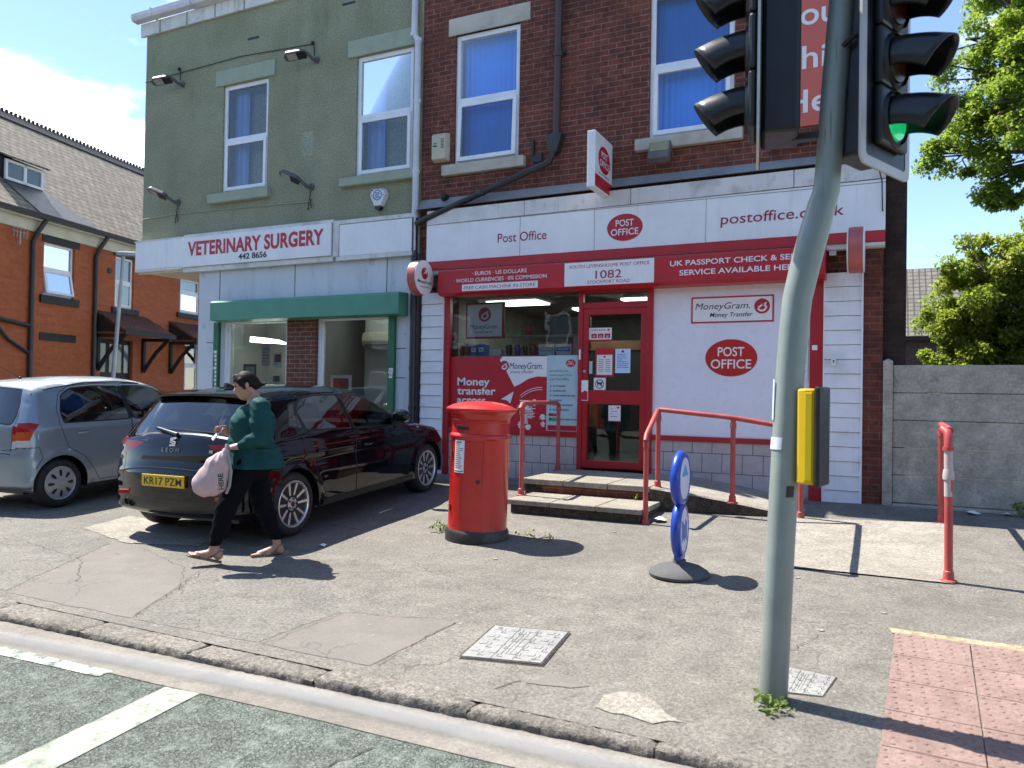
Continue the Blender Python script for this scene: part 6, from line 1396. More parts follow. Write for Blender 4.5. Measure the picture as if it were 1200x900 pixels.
def make_wheel(car, x, y, z, R_, rw, side, style, mats):
    """side -1 = right"""
    T_ = Matrix.Translation((x, y, z)) @ Matrix.Rotation(R(90)*(-1 if side > 0 else 1), 4, 'X')   # local +z points outwards
    w = .105
    mb = MB(); mb.lathe([(rw-.02, w-.03), (rw, w-.012), (rw+.02, w), (R_-.035, w), (R_-.012, w-.018), (R_, w-.045), (R_, -w+.04), (R_-.02, -w), (rw, -w)], (0, 0, 0), 48, T_); tw = mb.obj('wheel', 'tyre', car, world=False, smooth=50)
    mb = MB(); mb.lathe([(rw+.002, w-.006), (rw-.008, w-.002), (rw-.022, w-.012), (rw-.03, w-.05), (rw-.035, -w+.03)], (0, 0, 0), 48, T_, cap=False)
    if style == 'alloy':
        for k in range(5):
            for off in (-1, 1):
                a = 2*math.pi*k/5+.3; Ms = T_ @ Matrix.Rotation(a, 4, 'Z')
                y0, y1 = .018*off, .062*off; h = .016
                P = [(.045, y0-h*.8, w-.035), (.045, y0+h*.8, w-.035), (rw-.016, y1+h, w-.012), (rw-.016, y1-h, w-.012)]
                Q = [(p[0], p[1], p[2]-.03) for p in P]; mb.add(P+Q, [(0, 1, 2, 3), (0, 4, 5, 1), (1, 5, 6, 2), (2, 6, 7, 3), (3, 7, 4, 0)], Ms)
        mb.lathe([(.07, w-.05), (.068, w-.03), (.03, w-.024), (.001, w-.022)], (0, 0, 0), 24, T_, cap=False)
        rim = mb.obj('rim', mats, tw, world=False, bevel=.004)
        mb = MB(); mb.lathe([(.026, w-.022), (.024, w-.018), (.001, w-.017)], (0, 0, 0), 18, T_, cap=False)
        for k in range(5): a = 2*math.pi*k/5; mb.lathe([(.009, w-.029), (.009, w-.020)], (.052*math.cos(a), .052*math.sin(a), 0), 8, T_)
        mb.obj('hub', 'trim_black', tw, world=False)
    else:
        mb.lathe([(rw-.01, w-.012), (rw*.80, w-.004), (rw*.40, w+.006), (rw*.14, w+.012), (.001, w+.013)], (0, 0, 0), 48, T_, cap=False)
        rim = mb.obj('rim', mats, tw, world=False, smooth=50)
        mb = MB()
        for k in range(8):
            a = 2*math.pi*k/8; Ms = T_ @ Matrix.Rotation(a, 4, 'Z'); zf = lambda q_: np.interp(q_, [rw*.14, rw*.4, rw*.8, rw], [w+.012, w+.006, w-.004, w-.012])+.0015
            P = [(rw*q_, rw*yy) for q_, yy in ((.42, -.05), (.62, -.10), (.80, -.085), (.80, .085), (.62, .10), (.42, .05))]
            mb.add([(px_, py_, zf(px_)) for px_, py_ in P], [tuple(range(6))], Ms)
        mb.obj('cover_slot', 'trim_black', tw, world=False)
        mb = MB(); mb.lathe([(.03, w+.0125), (.026, w+.0175), (.001, w+.018)], (0, 0, 0), 18, T_, cap=False); mb.obj('hub', 'wheel_cover', tw, world=False, smooth=True)
    mb = MB(); mb.lathe([(rw-.036, w-.085), (.001, w-.085)], (0, 0, 0), 32, T_, cap=False); mb.obj('brake_disc', 'trim_black', tw, world=False)
def make_car(sp):
    x, y, ang = sp['pose']; car = thing(sp['name'], sp['label'], 'car', (0, 0, 0), group='cars parked on the forecourt')
    g0 = gz(y+.0); g1 = gz(y+sp['wb']*math.cos(ang)); pit = math.atan2(g1-g0-sp.get('squat', 0), sp['wb'])
    # car frame: x forward, y left
    hd = Vector((math.sin(ang), math.cos(ang), math.tan(pit))).normalized(); lf = Vector((-math.cos(ang), math.sin(ang), 0)); up = hd.cross(lf)
    car.matrix_world = Matrix(((hd.x, lf.x, up.x, x), (hd.y, lf.y, up.y, y), (hd.z, lf.z, up.z, g0+.004), (0, 0, 0, 1)))
    W = sp['W']; sh = Shell(sp['ctrl'], W); paint = sp['paint']; xr, xf, zw, ra = 0, sp['wb'], sp['zw'], sp['arch']
    circ = lambda cx, rr: [(cx+rr*math.cos(k), zw+rr*math.sin(k)) for k in np.linspace(0, 2*math.pi, 40, endpoint=False)]
    bound = [tuple(p) for p in sh.e]; zb = sp['sill']
    bot = [(xx, zb) for xx in np.arange(bound[-1][0]-.06, bound[0][0]+.05, -.06)]
    boundary = bound+bot
    grid = [(a+.01*((j % 2)), b) for j, b in enumerate(np.arange(.2, 1.6, .036)) for a in np.arange(-1., 3.8, .036)]
    regs = sp['side']; body = MB()
    P3, out = cdt_regions(boundary, [(n_, p) for n_, p, *_ in regs], grid, sh.side, [circ(xr, ra), circ(xf, ra)])
    acc = {}
    for s_ in (-1, 1):
        Q3 = P3*np.array([1, s_, 1])
        for k, tr in out.items():
            if k < 0: sub_mesh(body, Q3, tr, s_ < 0)
            else:
                nm, _, mt, grp = regs[k]; key = (nm, mt, grp, s_); acc.setdefault(key, MB()); sub_mesh(acc[key], Q3, tr, s_ < 0)
    # centre strip
    bq = [(float(q), .8) for q in sh.s]; boundary2 = bq+[(q, -.8) for q, _ in bq[::-1]]
    grid2 = [(a, b) for a in np.arange(.02, sh.s[-1], .05) for b in np.arange(-.78, .79, .05)]
    regs2 = sp['strip'](sh)
    P3b, out2 = cdt_regions(boundary2, [(n_, p) for n_, p, *_ in regs2], grid2, sh.strip)
    for k, tr in out2.items():
        if k < 0: sub_mesh(body, P3b, tr)
        else:
            nm, _, mt, grp = regs2[k]; key = (nm, mt, grp, 10+k); acc.setdefault(key, MB()); sub_mesh(acc[key], P3b, tr)
    bo = body.obj('body', paint, car, world=False); me = bo.data
    bm = bmesh.new(); bm.from_mesh(me); bmesh.ops.remove_doubles(bm, verts=bm.verts, dist=4e-4); bmesh.ops.recalc_face_normals(bm, faces=bm.faces); bm.to_mesh(me); bm.free(); me.polygons.foreach_set('use_smooth', [True]*len(me.polygons))
    made = {}
    for (nm, mt, grp, s_), mb in sorted(acc.items(), key=lambda kv: (kv[0][2] is not None, str(kv[0]))):
        par = car
        if grp and (grp, s_) in made: par = made[(grp, s_)]
        o = mb.obj(nm, mt, par, world=False, smooth=60); made[(nm, s_)] = o
        if mt == 'glass_car': pass
    # seams
    sm = MB()
    def sline(pts, w=.007, closed=False, ss=(-1, 1)):
        pts = list(pts)+([pts[0]] if closed else []); D_ = []
        for a, b in zip(pts, pts[1:]):
            a, b = Vector(a), Vector(b); k = max(1, int((b-a).length/.03)); D_ += [a+(b-a)*j/k for j in range(k)]
        D_.append(Vector(pts[-1])); L_, R__ = [], []
        for i, p in enumerate(D_):
            d = (D_[min(i+1, len(D_)-1)]-D_[max(i-1, 0)]).normalized(); n_ = Vector((-d.y, d.x))*w/2; L_.append(tuple(p+n_)); R__.append(tuple(p-n_))
        A_, B_ = sh.side(L_), sh.side(R__)
        for s_ in ss:
            vs = []
            for a, b in zip(A_, B_): vs += [(a[0], s_*(a[1]+.0012), a[2]), (b[0], s_*(b[1]+.0012), b[2])]
            sm.add(vs, [(2*i, 2*i+1, 2*i+3, 2*i+2) for i in range(len(A_)-1)])
    for ln in sp['seams']: sline(*ln)
    for ln, w in sp['strip_seams'](sh):
        D_ = []
        for a, b in zip(ln, ln[1:]):
            a, b = Vector(a), Vector(b); k = max(1, int((b-a).length/.04)); D_ += [a+(b-a)*j/k for j in range(k)]
        D_.append(Vector(ln[-1])); L_, R__ = [], []
        for i, p in enumerate(D_):
            d = (D_[min(i+1, len(D_)-1)]-D_[max(i-1, 0)]).normalized(); n_ = Vector((-d.y, d.x))*w/2; L_.append(tuple(p+n_)); R__.append(tuple(p-n_))
        A_, B_ = sh.strip(L_), sh.strip(R__); cen = np.array([sh.c[:, 0].mean(), 0, .5]); vs = []
        for a, b in zip(A_, B_):
            for q_ in (a, b): o_ = (q_-cen)*np.array([1, .2, 1]); o_ /= np.linalg.norm(o_); vs.append(tuple(q_+o_*.002))
        sm.add(vs, [(2*i, 2*i+1, 2*i+3, 2*i+2) for i in range(len(A_)-1)])
    sm.obj('panel_gap', 'trim_black', bo, world=False)
    # arches, floor, cabin
    mb = MB()
    for cx in (xr, xf):
        for s_ in (-1, 1):
            wy = float(sh.side([(cx+ra*.7, zw+ra*.72)])[0, 1]); vs = []
            for k in range(25):
                a = R(-12+204*k/24); ca, sa = math.cos(a), math.sin(a); yo = float(sh.side([(cx+ra*ca*1.001, max(zb, zw+ra*sa*1.001))])[0, 1])
                for rr, yy in ((ra, yo-.001), (ra+.004, yo-.05), (ra+.004, .45)): vs.append((cx+rr*ca, s_*yy, zw+rr*sa))
            mb.add(vs, [(3*i+k, 3*i+3+k, 3*i+4+k, 3*i+1+k) for i in range(24) for k in range(2)])
            mb.add([(cx+(ra+.004)*math.cos(R(-12+204*k/24)), s_*.45, zw+(ra+.004)*math.sin(R(-12+204*k/24))) for k in range(25)], [tuple(range(25))])
    mb.obj('wheel_arch', 'trim_black', car, world=False)
    xs0, xs1 = float(sh.e[0][0]), float(sh.e[-1][0])
    mb = MB(); mb.box(xs0+.05, xs1-.05, -.60, .60, .19, .28); mb.box(ra+.05, xf-ra-.05, -sp['hw']+.10, sp['hw']-.10, .2, .34); mb.obj('underbody', 'trim_black', car, world=False)
    cb = sp['cabin']; mb = MB(); mb.box(cb[0], cb[1], -sp['hw']+.14, sp['hw']-.14, .34, .40); mb.box(cb[1]-.45, cb[1], -sp['hw']+.16, sp['hw']-.16, .5, sp['belt']-.03); mb.box(cb[0]-.15, cb[0]+.16, -sp['hw']+.2, sp['hw']-.2, .4, sp['belt']-.04); mb.obj('cabin_floor', 'cabin_dark', car, world=False)
    def seat(xc, yc, rear=False):
        hw_ = .22 if not rear else .55; mb = MB(); mb.box(xc-.02, xc+.48, yc-hw_, yc+hw_, .40, .58)
        Ms = Matrix.Translation((xc, yc, .5)) @ Matrix.Rotation(R(-14), 4, 'Y'); mb.box(-.13, .0, -hw_, hw_, 0, .56 if not rear else .50, Ms); st_ = mb.obj('seat', 'seat_grey', car, world=False, bevel=.04, seg=3)
        for yy in ((0,) if not rear else (-.36, 0, .36)):
            mb = MB(); mb.box(-.11, -.01, yy-.125, yy+.125, .60 if not rear else .53, .78 if not rear else .68, Ms); mb.obj('headrest', 'seat_grey', st_, world=False, bevel=.04, seg=3)
    seat(sp['seat_x'], -.36); seat(sp['seat_x'], .36); seat(sp['seat_x']-.82, 0, True)
    mb = MB(); c_ = Vector((sp['seat_x']+.68, -.36, sp['belt']-.05)); ring = [c_+Vector((-.07*math.sin(a), .185*math.cos(a), .17*math.sin(a))) for a in np.linspace(0, 2*math.pi, 25)]
    mb.tube(ring, .016, 8, cap=False); mb.tube([c_+Vector((0, -.18, 0)), c_, c_+Vector((0, .18, 0))], .018, 6); mb.tube([c_, c_+Vector((.2, 0, -.08))], .03, 6); mb.obj('steering_wheel', 'cabin_dark', car, world=False, smooth=True)
    for cx in (xr, xf):
        for s_ in (-1, 1): make_wheel(car, cx, s_*(sp['hw']-.125), zw, zw-.004, sp['rim'], s_, sp['style'], sp['rimmat'])
    # mirrors and handles
    for s_ in (-1, 1):
        mx_, mz_ = sp['mirror']; yy = float(sh.side([(mx_, mz_)])[0, 1]); mb = MB(); mb.sphere((mx_-.0, s_*(yy+.13), mz_+.03), (.07, .12, .075), 16); mb.tube([(mx_+.02, s_*(yy-.02), mz_-.02), (mx_, s_*(yy+.08), mz_)], .025, 8); mb.obj('mirror', paint, car, world=False, smooth=True)
        for hx_, hz_ in sp['handles']:
            pts = [sh.side([(hx_+.16*u, hz_)])[0] for u in np.linspace(-.5, .5, 7)]
            mb = MB(); mb.tube([(p[0], s_*(p[1]+.004+.022*(1-abs(2*i/6-1)**2.5)), p[2]) for i, p in enumerate(pts)], .013, 8); d_ = made.get(('door', s_), car); mb.obj('handle', sp.get('handlemat', paint), car if d_ is car else d_, world=False, smooth=True)
    sp['extra'](car, sh); return car

# ---- the black hatchback, nose to the wall
def W_blk(x, z):
    w = .905-.02*((z-.58)/.35)**2
    if z > .93: w -= (z-.93)*.40+.0
    w += (.012*math.exp(-((z-.80)/.03)**2)-.010*math.exp(-((z-.70)/.06)**2))*min(1, max(0, (x+.42)/.25))
    for cx in (0, 2.636): w += .014*math.exp(-((math.hypot(x-cx, z-.32)-.37)/.05)**2)
    if x < -.15: w -= .42*(-.15-x)**2.2
    if x > 2.75: w -= .30*(x-2.75)**2
    return w
def strip_blk(sh):
    q = sh.rq; G_ = [q(-.60, 1.035), q(.60, 1.035), q(.615, 1.10), q(.545, 1.345), q(-.545, 1.345), q(-.615, 1.10)]
    R_ = []
    R_.append(('rear_window', rounded(G_, .04), 'glass_car', None)); R_.append(('rear_window_seal', rounded(grow(G_, .022), .05), 'trim_black', None))
    t_ = sh.tq; f = [t_(1.50, .52), t_(1.50, -.52), t_(2.20, -.70), t_(2.20, .70)]; R_.append(('windscreen', rounded(f, .03), 'glass_car', None))
    for s_ in (-1, 1):
        P = [q(s_*.40, .945), q(s_*.48, .905), q(s_*.60, .875), q(s_*.9, .862), q(s_*.9, .985), q(s_*.62, .975)]; P = [(a, max(-.8, min(.8, b))) for a, b in P]; R_.append(('tail_light', P, 'lamp_dark_red', None))
    R_.append(('diffuser', [q(-.68, .30), q(.68, .30), q(.62, .425), q(-.62, .425)], 'trim_black', None))
    R_.append(('plate_recess', rounded([q(-.46, .49), q(.46, .49), q(.56, .665), q(-.56, .665)], .02), 'paint_black', None))
    return R_
def extra_blk(car, sh):
    P = lambda y, z: Vector(sh.strip([sh.rq(y, z)])[0])
    a, b = P(0, .545), P(0, .66); tl = math.atan2(b.x-a.x, b.z-a.z); Mp = Matrix.Translation((min(a.x, b.x)-.014, 0, .605)) @ Matrix.Rotation(R(90), 4, 'Z') @ Matrix.Rotation(R(180), 4, 'Z') @ Matrix.Rotation(-tl*.6, 4, 'X')
    # local: x to the viewer's right (= car right), -y towards the viewer
    mb = MB(); mb.box(-.26, .26, -.004, .008, -.0555, .0555, Mp); pl = mb.obj('number_plate', 'plate_yellow', car, world=False, bevel=.003)
    tt = MB(); put_text(tt, 'KR17 PZM', 0, -.036, .072, -.0055, .46, bold=.012, M=Mp); tt.obj('lettering', 'black_ink', pl, world=False)
    tt = MB(); put_text(tt, 'LEON', 0, 0, .038, 0, None, bold=.01, spacing=1.5)
    pm = P(.02, .865); Me = Matrix.Translation((pm.x-.008, 0, .865)) @ Matrix.Rotation(R(-90), 4, 'Z') @ Matrix.Rotation(-.15, 4, 'X')
    tb = MB(); vs = np.array(tt.v); tb.add([tuple(v) for v in vs*np.array([1.25, 1, 1])], tt.f, Me)
    k = len(tb.f); tb.obj('lettering', 'chrome', car, world=False)
    pe = P(0, .965); Ms = Matrix.Translation((pe.x-.012, 0, .955)) @ Matrix.Rotation(R(-90), 4, 'Z') @ Matrix.Rotation(-.25, 4, 'X')
    e = MB()
    for pol in ([(-.05, .038), (.05, .052), (.05, .030), (-.022, .018), (.05, .004), (.05, -.022), (.028, -.030), (.030, -.012), (-.05, .008)], [(.05, -.045), (-.05, -.050), (-.05, -.030), (.012, -.026), (-.05, -.012), (-.05, .000), (.022, -.018), (.05, -.03)]): e.xz([(a_*.72, b_*.9) for a_, b_ in pol], 0, -.006, Ms)
    e.obj('emblem', 'chrome', car, world=False)
    pf = P(-.47, .865); Mf = Matrix.Translation((pf.x-.008, -.46, .865)) @ Matrix.Rotation(R(-90-8), 4, 'Z')
    tt = MB(); put_text(tt, 'FR', 0, 0, .030, 0, .055, bold=.02, shear=.3, M=Mf); tt.obj('badge', 'chrome', car, world=False)
    w0, w1 = P(-.02, 1.02), P(.30, 1.075); w2 = P(-.42, 1.055)
    mb = MB(); mb.tube([w0+Vector((-.03, 0, .0)), w1+Vector((-.025, 0, 0))], [.020, .010], 8); mb.tube([P(.34, 1.075)+Vector((-.018, 0, 0)), w2+Vector((-.018, 0, 0))], .008, 6); mb.obj('rear_wiper', 'trim_black', car, world=False, smooth=True)
    ta, tb_ = P(-.66, 1.36), P(.66, 1.36); mb = MB(); ms = []
    sp_ = [(-.285, 1.365), (-.335, 1.372), (-.34, 1.392), (-.20, 1.425), (-.15, 1.41)]
    n = 14; vs = []
    for i in range(n+1):
        yy = -.60+1.2*i/n; k = abs(yy/.60)**3; vs += [(p[0]+.05*k, yy, p[1]-.035*k) for p in sp_]
    m_ = len(sp_); mb.add(vs, [(i*m_+k, (i+1)*m_+k, (i+1)*m_+(k+1) % m_, i*m_+(k+1) % m_) for i in range(n) for k in range(m_)]+[tuple(range(m_)), tuple(range(n*m_, n*m_+m_))]); mb.obj('spoiler', 'paint_black', car, world=False, smooth=40)
    for yy, zz in ((-.55, .445), (.55, .445)):
        c_ = P(yy, zz); mb = MB(); mb.box(-.10, .10, -.010, .004, -.022, .022, Matrix.Translation(c_) @ Matrix.Rotation(R(-90-(14 if yy < 0 else -14)), 4, 'Z')); mb.obj('reflector', 'lamp_red', car, world=False, bevel=.006)
    mb = MB()
    for yy in (.50, .58): c_ = P(yy, .335); mb.tube([c_+Vector((.2, 0, .02)), c_+Vector((-.012, 0, .0))], .032, 14, cap=False); mb.tube([c_+Vector((.1, 0, .01)), c_+Vector((.09, 0, .01))], .03, 10)
    mb.obj('exhaust', 'dark_metal', car, world=False)
    mb = MB(); mb.tube([sh_ for sh_ in [tuple(P(.66*math.cos(k), .72)+Vector((-.004, 0, 0))) for k in np.linspace(.25, math.pi-.25, 20)]], .006, 6); mb.obj('bumper_line', 'trim_black', car, world=False)
    mb = MB(); mb.prism([(-.12, 0), (.06, 0), (-.10, .055)], lambda p: (.15+p[0], -.02, 1.435+p[1]), lambda p: (.15+p[0], .02, 1.435+p[1])); mb.obj('aerial', 'trim_black', car, world=False, bevel=.008)
    for s_ in (-1, 1):
        c_ = sh.side([(1.02, .25)])[0]; mb = MB(); vs = []
        for xx in np.linspace(.42, 2.22, 20):
            p = sh.side([(xx, .26)])[0]; vs += [(xx, s_*(p[1]+.012), .235), (xx, s_*(p[1]+.018), .285), (xx, s_*(p[1]-.01), .30)]
        mb.add(vs, [(3*i+k, 3*i+3+k, 3*i+4+k, 3*i+1+k) for i in range(19) for k in range(2)]); mb.obj('side_skirt', 'trim_black', car, world=False, smooth=True)
rw_ = [(.26, 1.02), (.985, .985), (.985, 1.325), (.62, 1.335), (.38, 1.315), (.24, 1.22)]
fw_ = [(1.065, .980), (1.98, .945), (1.90, 1.03), (1.72, 1.16), (1.50, 1.262), (1.30, 1.312), (1.065, 1.325)]
qw_ = [(.02, 1.075), (.20, 1.04), (.195, 1.22), (.255, 1.285), (.16, 1.265)]
door_f = [(1.03, .30), (2.10, .30), (2.155, .55), (2.13, .80), (2.04, .945), (1.92, 1.05), (1.73, 1.18), (1.51, 1.28), (1.30, 1.33), (1.03, 1.343)]
door_r = [(1.02, .30), (.50, .30), (.40, .50), (.30, .66), (.15, .74), (.14, 1.05), (.22, 1.24), (.37, 1.335), (.62, 1.353), (1.02, 1.343)]
sp_blk = dict(name='black_hatchback', label='shiny black hatchback parked nose to the wall, number plate KR17 PZM', pose=(-6.03, -4.13, R(-3.2)), wb=2.636, zw=.318, arch=.352, hw=.905, sill=.235, rim=.228, paint='paint_black', style='alloy', rimmat='alloy_bright', W=W_blk,
    ctrl=[(-.50, .225, .02, .06), (-.64, .26, .05, .10), (-.715, .36, .09, .16), (-.745, .48, .11, .18), (-.752, .60, .11, .18), (-.742, .69, .11, .18), (-.700, .745, .10, .16), (-.672, .85, .095, .15), (-.640, .93, .09, .14), (-.60, 1.0, .08, .12), (-.545, 1.04, .075, .11), (-.41, 1.20, .06, .10), (-.285, 1.345, .045, .09), (-.21, 1.39, .035, .09), (.05, 1.428, .035, .09), (.55, 1.452, .035, .09), (1.05, 1.442, .035, .09), (1.40, 1.405, .035, .08), (1.60, 1.345, .05, .08), (2.25, 1.00, .07, .08), (2.55, .945, .05, .10), (3.0, .875, .06, .14), (3.28, .77, .12, .18), (3.38, .62, .18, .2), (3.40, .45, .18, .2), (3.34, .28, .14, .12), (3.15, .225, .04, .06)],
    side=[('side_window', rounded(rw_, .03), 'glass_car', 'door'), ('side_window', rounded(fw_, .03), 'glass_car', 'door'), ('quarter_window', rounded(qw_, .02), 'glass_car', None),
          ('window_trim', rounded(grow(rw_, .018), .03), 'trim_black', None), ('window_trim', rounded(grow(fw_, .018), .03), 'trim_black', None), ('window_trim', rounded(grow(qw_, .015), .02), 'trim_black', None),
          ('tail_light', [(-.9, .862), (-.50, .90), (-.44, .945), (-.55, .985), (-.9, .99)], 'lamp_dark_red', None), ('headlight', [(3.5, .62), (3.0, .70), (2.86, .80), (3.05, .83), (3.5, .74)], 'headlamp', None),
          ('door', door_f, 'paint_black', None), ('door', door_r, 'paint_black', None)],
    strip=strip_blk, seams=[(door_f, .007, True), (door_r, .007, True), ([(-.60, .70), (-.42, .72), (-.36, .62)], .006)],
    strip_seams=lambda sh: [([sh.rq(-.63, .70), sh.rq(-.3, .715), sh.rq(.3, .715), sh.rq(.63, .70)], .008), ([sh.rq(.66, .86), sh.rq(.65, .76), sh.rq(.63, .70)], .007), ([sh.rq(-.66, .86), sh.rq(-.65, .76), sh.rq(-.63, .70)], .007), ([sh.rq(.655, 1.0), sh.rq(.64, 1.1), sh.rq(.575, 1.36)], .007), ([sh.rq(-.655, 1.0), sh.rq(-.64, 1.1), sh.rq(-.575, 1.36)], .007)],
    cabin=(-.1, 2.2), belt=.99, seat_x=1.12, mirror=(1.86, 1.02), handles=[(.42, .80), (1.24, .78)], extra=extra_blk)
make_car(sp_blk)

# ---- the pale blue grey small car at the left edge
def W_slv(x, z):
    w = .845-.025*((z-.55)/.4)**2
    if z > .95: w -= (z-.95)*.27
    w += .010*math.exp(-((z-.93)/.03)**2)*min(1, max(0, (x+.3)/.25))
    for cx in (0, 2.46): w += .016*math.exp(-((math.hypot(x-cx, z-.29)-.35)/.05)**2)
    if x < -.05: w -= .50*(-.05-x)**2.2
    if x > 2.5: w -= .30*(x-2.5)**2
    return w
def strip_slv(sh):
    q = sh.rq; G_ = [q(-.56, 1.03), q(.56, 1.03), q(.58, 1.12), q(.52, 1.40), q(-.52, 1.40), q(-.58, 1.12)]; t_ = sh.tq
    R_ = [('rear_window', rounded(G_, .05), 'glass_car', None), ('rear_window_seal', rounded(grow(G_, .02), .06), 'trim_black', None), ('windscreen', rounded([t_(1.52, .52), t_(1.52, -.52), t_(2.2, -.66), t_(2.2, .66)], .03), 'glass_car', None)]
    for s_ in (-1, 1):
        for nm, z0, z1, mt in (('tail_light', .90, 1.01, 'lamp_red'), ('indicator', .82, .90, 'lamp_orange'), ('reverse_light', .745, .82, 'lamp_clear')):
            P = [q(s_*.60, z0), q(s_*.9, z0), q(s_*.9, z1), q(s_*.60, z1)]; R_.append((nm, [(a, max(-.8, min(.8, b))) for a, b in P], mt, None))
    return R_
def extra_slv(car, sh):
    P = lambda y, z: Vector(sh.strip([sh.rq(y, z)])[0])
    mb = MB(); mb.box(-.26, .26, -.006, .006, -.055, .055, Matrix.Translation(P(0, .82)+Vector((-.012, 0, 0))) @ Matrix.Rotation(R(-90), 4, 'Z')); mb.obj('number_plate', 'plate_yellow', car, world=False)
    tt = MB(); put_text(tt, 'S', 0, 0, .06, 0, .05); 
    mb = MB(); mb.tube([(.10, 0, 1.515), (-.05, 0, 1.60), (-.25, 0, 1.72)], [.006, .004, .003], 6); mb.sphere((.10, 0, 1.515), .02); mb.obj('aerial', 'trim_black', car, world=False)
    mb = MB()
    for s_ in (-1, 1):
        pts = [(-.20, 1.34), (0.02, 1.395), (.5, 1.45), (1.0, 1.45), (1.3, 1.42)]
        vs = [sh.side([p])[0] for p in pts]; mb.tube([(v[0], s_*(v[1]+.002), v[2]) for v in vs], .008, 6)
    mb.obj('roof_seam', 'trim_black', car, world=False)
    mb = MB(); mb.sphere((-.35, .15, 1.10), (.16, .2, .05)); mb.obj('parcel_shelf', 'cream_hat', car, world=False, smooth=True)
srw = [(.08, 1.00), (.97, .985), (.945, 1.385), (.60, 1.40), (.30, 1.385), (.15, 1.31), (.075, 1.12)]
sfw = [(1.05, .985), (2.02, .955), (1.92, 1.06), (1.75, 1.20), (1.50, 1.335), (1.30, 1.378), (1.02, 1.388)]
sdr = [(1.0, .27), (.50, .27), (.42, .42), (.30, .58), (.10, .70), (.02, .95), (.03, 1.16), (.12, 1.34), (.28, 1.42), (.62, 1.435), (.98, 1.425)]
sdf = [(1.01, .27), (2.05, .27), (2.12, .6), (2.10, .92), (1.98, 1.06), (1.78, 1.23), (1.52, 1.365), (1.31, 1.41), (.99, 1.425)]
sp_slv = dict(name='silver_hatchback', label='pale blue grey hatchback with a tall red and orange tail light beside the black car', pose=(-9.50, -4.12, R(-2.5)), wb=2.46, zw=.292, arch=.33, hw=.845, sill=.24, rim=.195, paint='paint_silver', style='cover', rimmat='wheel_cover', W=W_slv,
    ctrl=[(-.36, .23, .02, .05), (-.47, .27, .06, .10), (-.525, .40, .09, .15), (-.54, .55, .10, .16), (-.535, .66, .10, .16), (-.505, .72, .09, .15), (-.49, .80, .09, .15), (-.475, .95, .085, .14), (-.45, 1.02, .08, .12), (-.345, 1.25, .06, .10), (-.255, 1.42, .05, .10), (-.19, 1.465, .04, .09), (.05, 1.50, .04, .09), (.55, 1.525, .04, .09), (1.05, 1.515, .04, .09), (1.38, 1.47, .04, .08), (1.58, 1.40, .05, .08), (2.22, 1.00, .07, .08), (2.5, .94, .06, .10), (2.85, .85, .08, .15), (3.08, .72, .14, .18), (3.16, .55, .16, .2), (3.14, .36, .15, .15), (3.0, .24, .04, .06)],
    side=[('side_window', rounded(srw, .04), 'glass_car', 'door'), ('side_window', rounded(sfw, .03), 'glass_car', 'door'), ('window_trim', rounded(grow(srw, .016), .04), 'trim_black', None), ('window_trim', rounded(grow(sfw, .016), .03), 'trim_black', None),
          ('tail_light', [(-.7, .90), (-.29, .92), (-.22, 1.0), (-.30, 1.02), (-.7, 1.01)], 'lamp_red', None), ('indicator', [(-.7, .82), (-.33, .82), (-.29, .92), (-.7, .90)], 'lamp_orange', None), ('reverse_light', [(-.7, .745), (-.31, .745), (-.33, .82), (-.7, .82)], 'lamp_clear', None), ('headlight', [(3.3, .62), (2.8, .70), (2.6, .80), (2.8, .84), (3.3, .74)], 'headlamp', None),
          ('pillar_trim', [(.955, .985), (1.045, .985), (1.018, 1.39), (.95, 1.39)], 'trim_black', None), ('door', sdf, 'paint_silver', None), ('door', sdr, 'paint_silver', None)],
    strip=strip_slv, seams=[(sdf, .007, True), (sdr, .007, True), ([(-.6, .735), (-.25, .735), (-.22, .62), (-.30, .50)], .007)],
    strip_seams=lambda sh: [([sh.rq(-.60, .70), sh.rq(.60, .70)], .008), ([sh.rq(-.60, 1.02), sh.rq(-.595, .72)], .008), ([sh.rq(.60, 1.02), sh.rq(.595, .72)], .008), ([sh.rq(-.61, 1.03), sh.rq(-.55, 1.42), sh.rq(.55, 1.42), sh.rq(.61, 1.03)], .008)],
    cabin=(-.1, 2.1), belt=1.0, seat_x=1.05, mirror=(1.88, 1.02), handles=[(.30, .86), (1.25, .85)], handlemat='paint_silver', extra=extra_slv)
make_car(sp_slv)
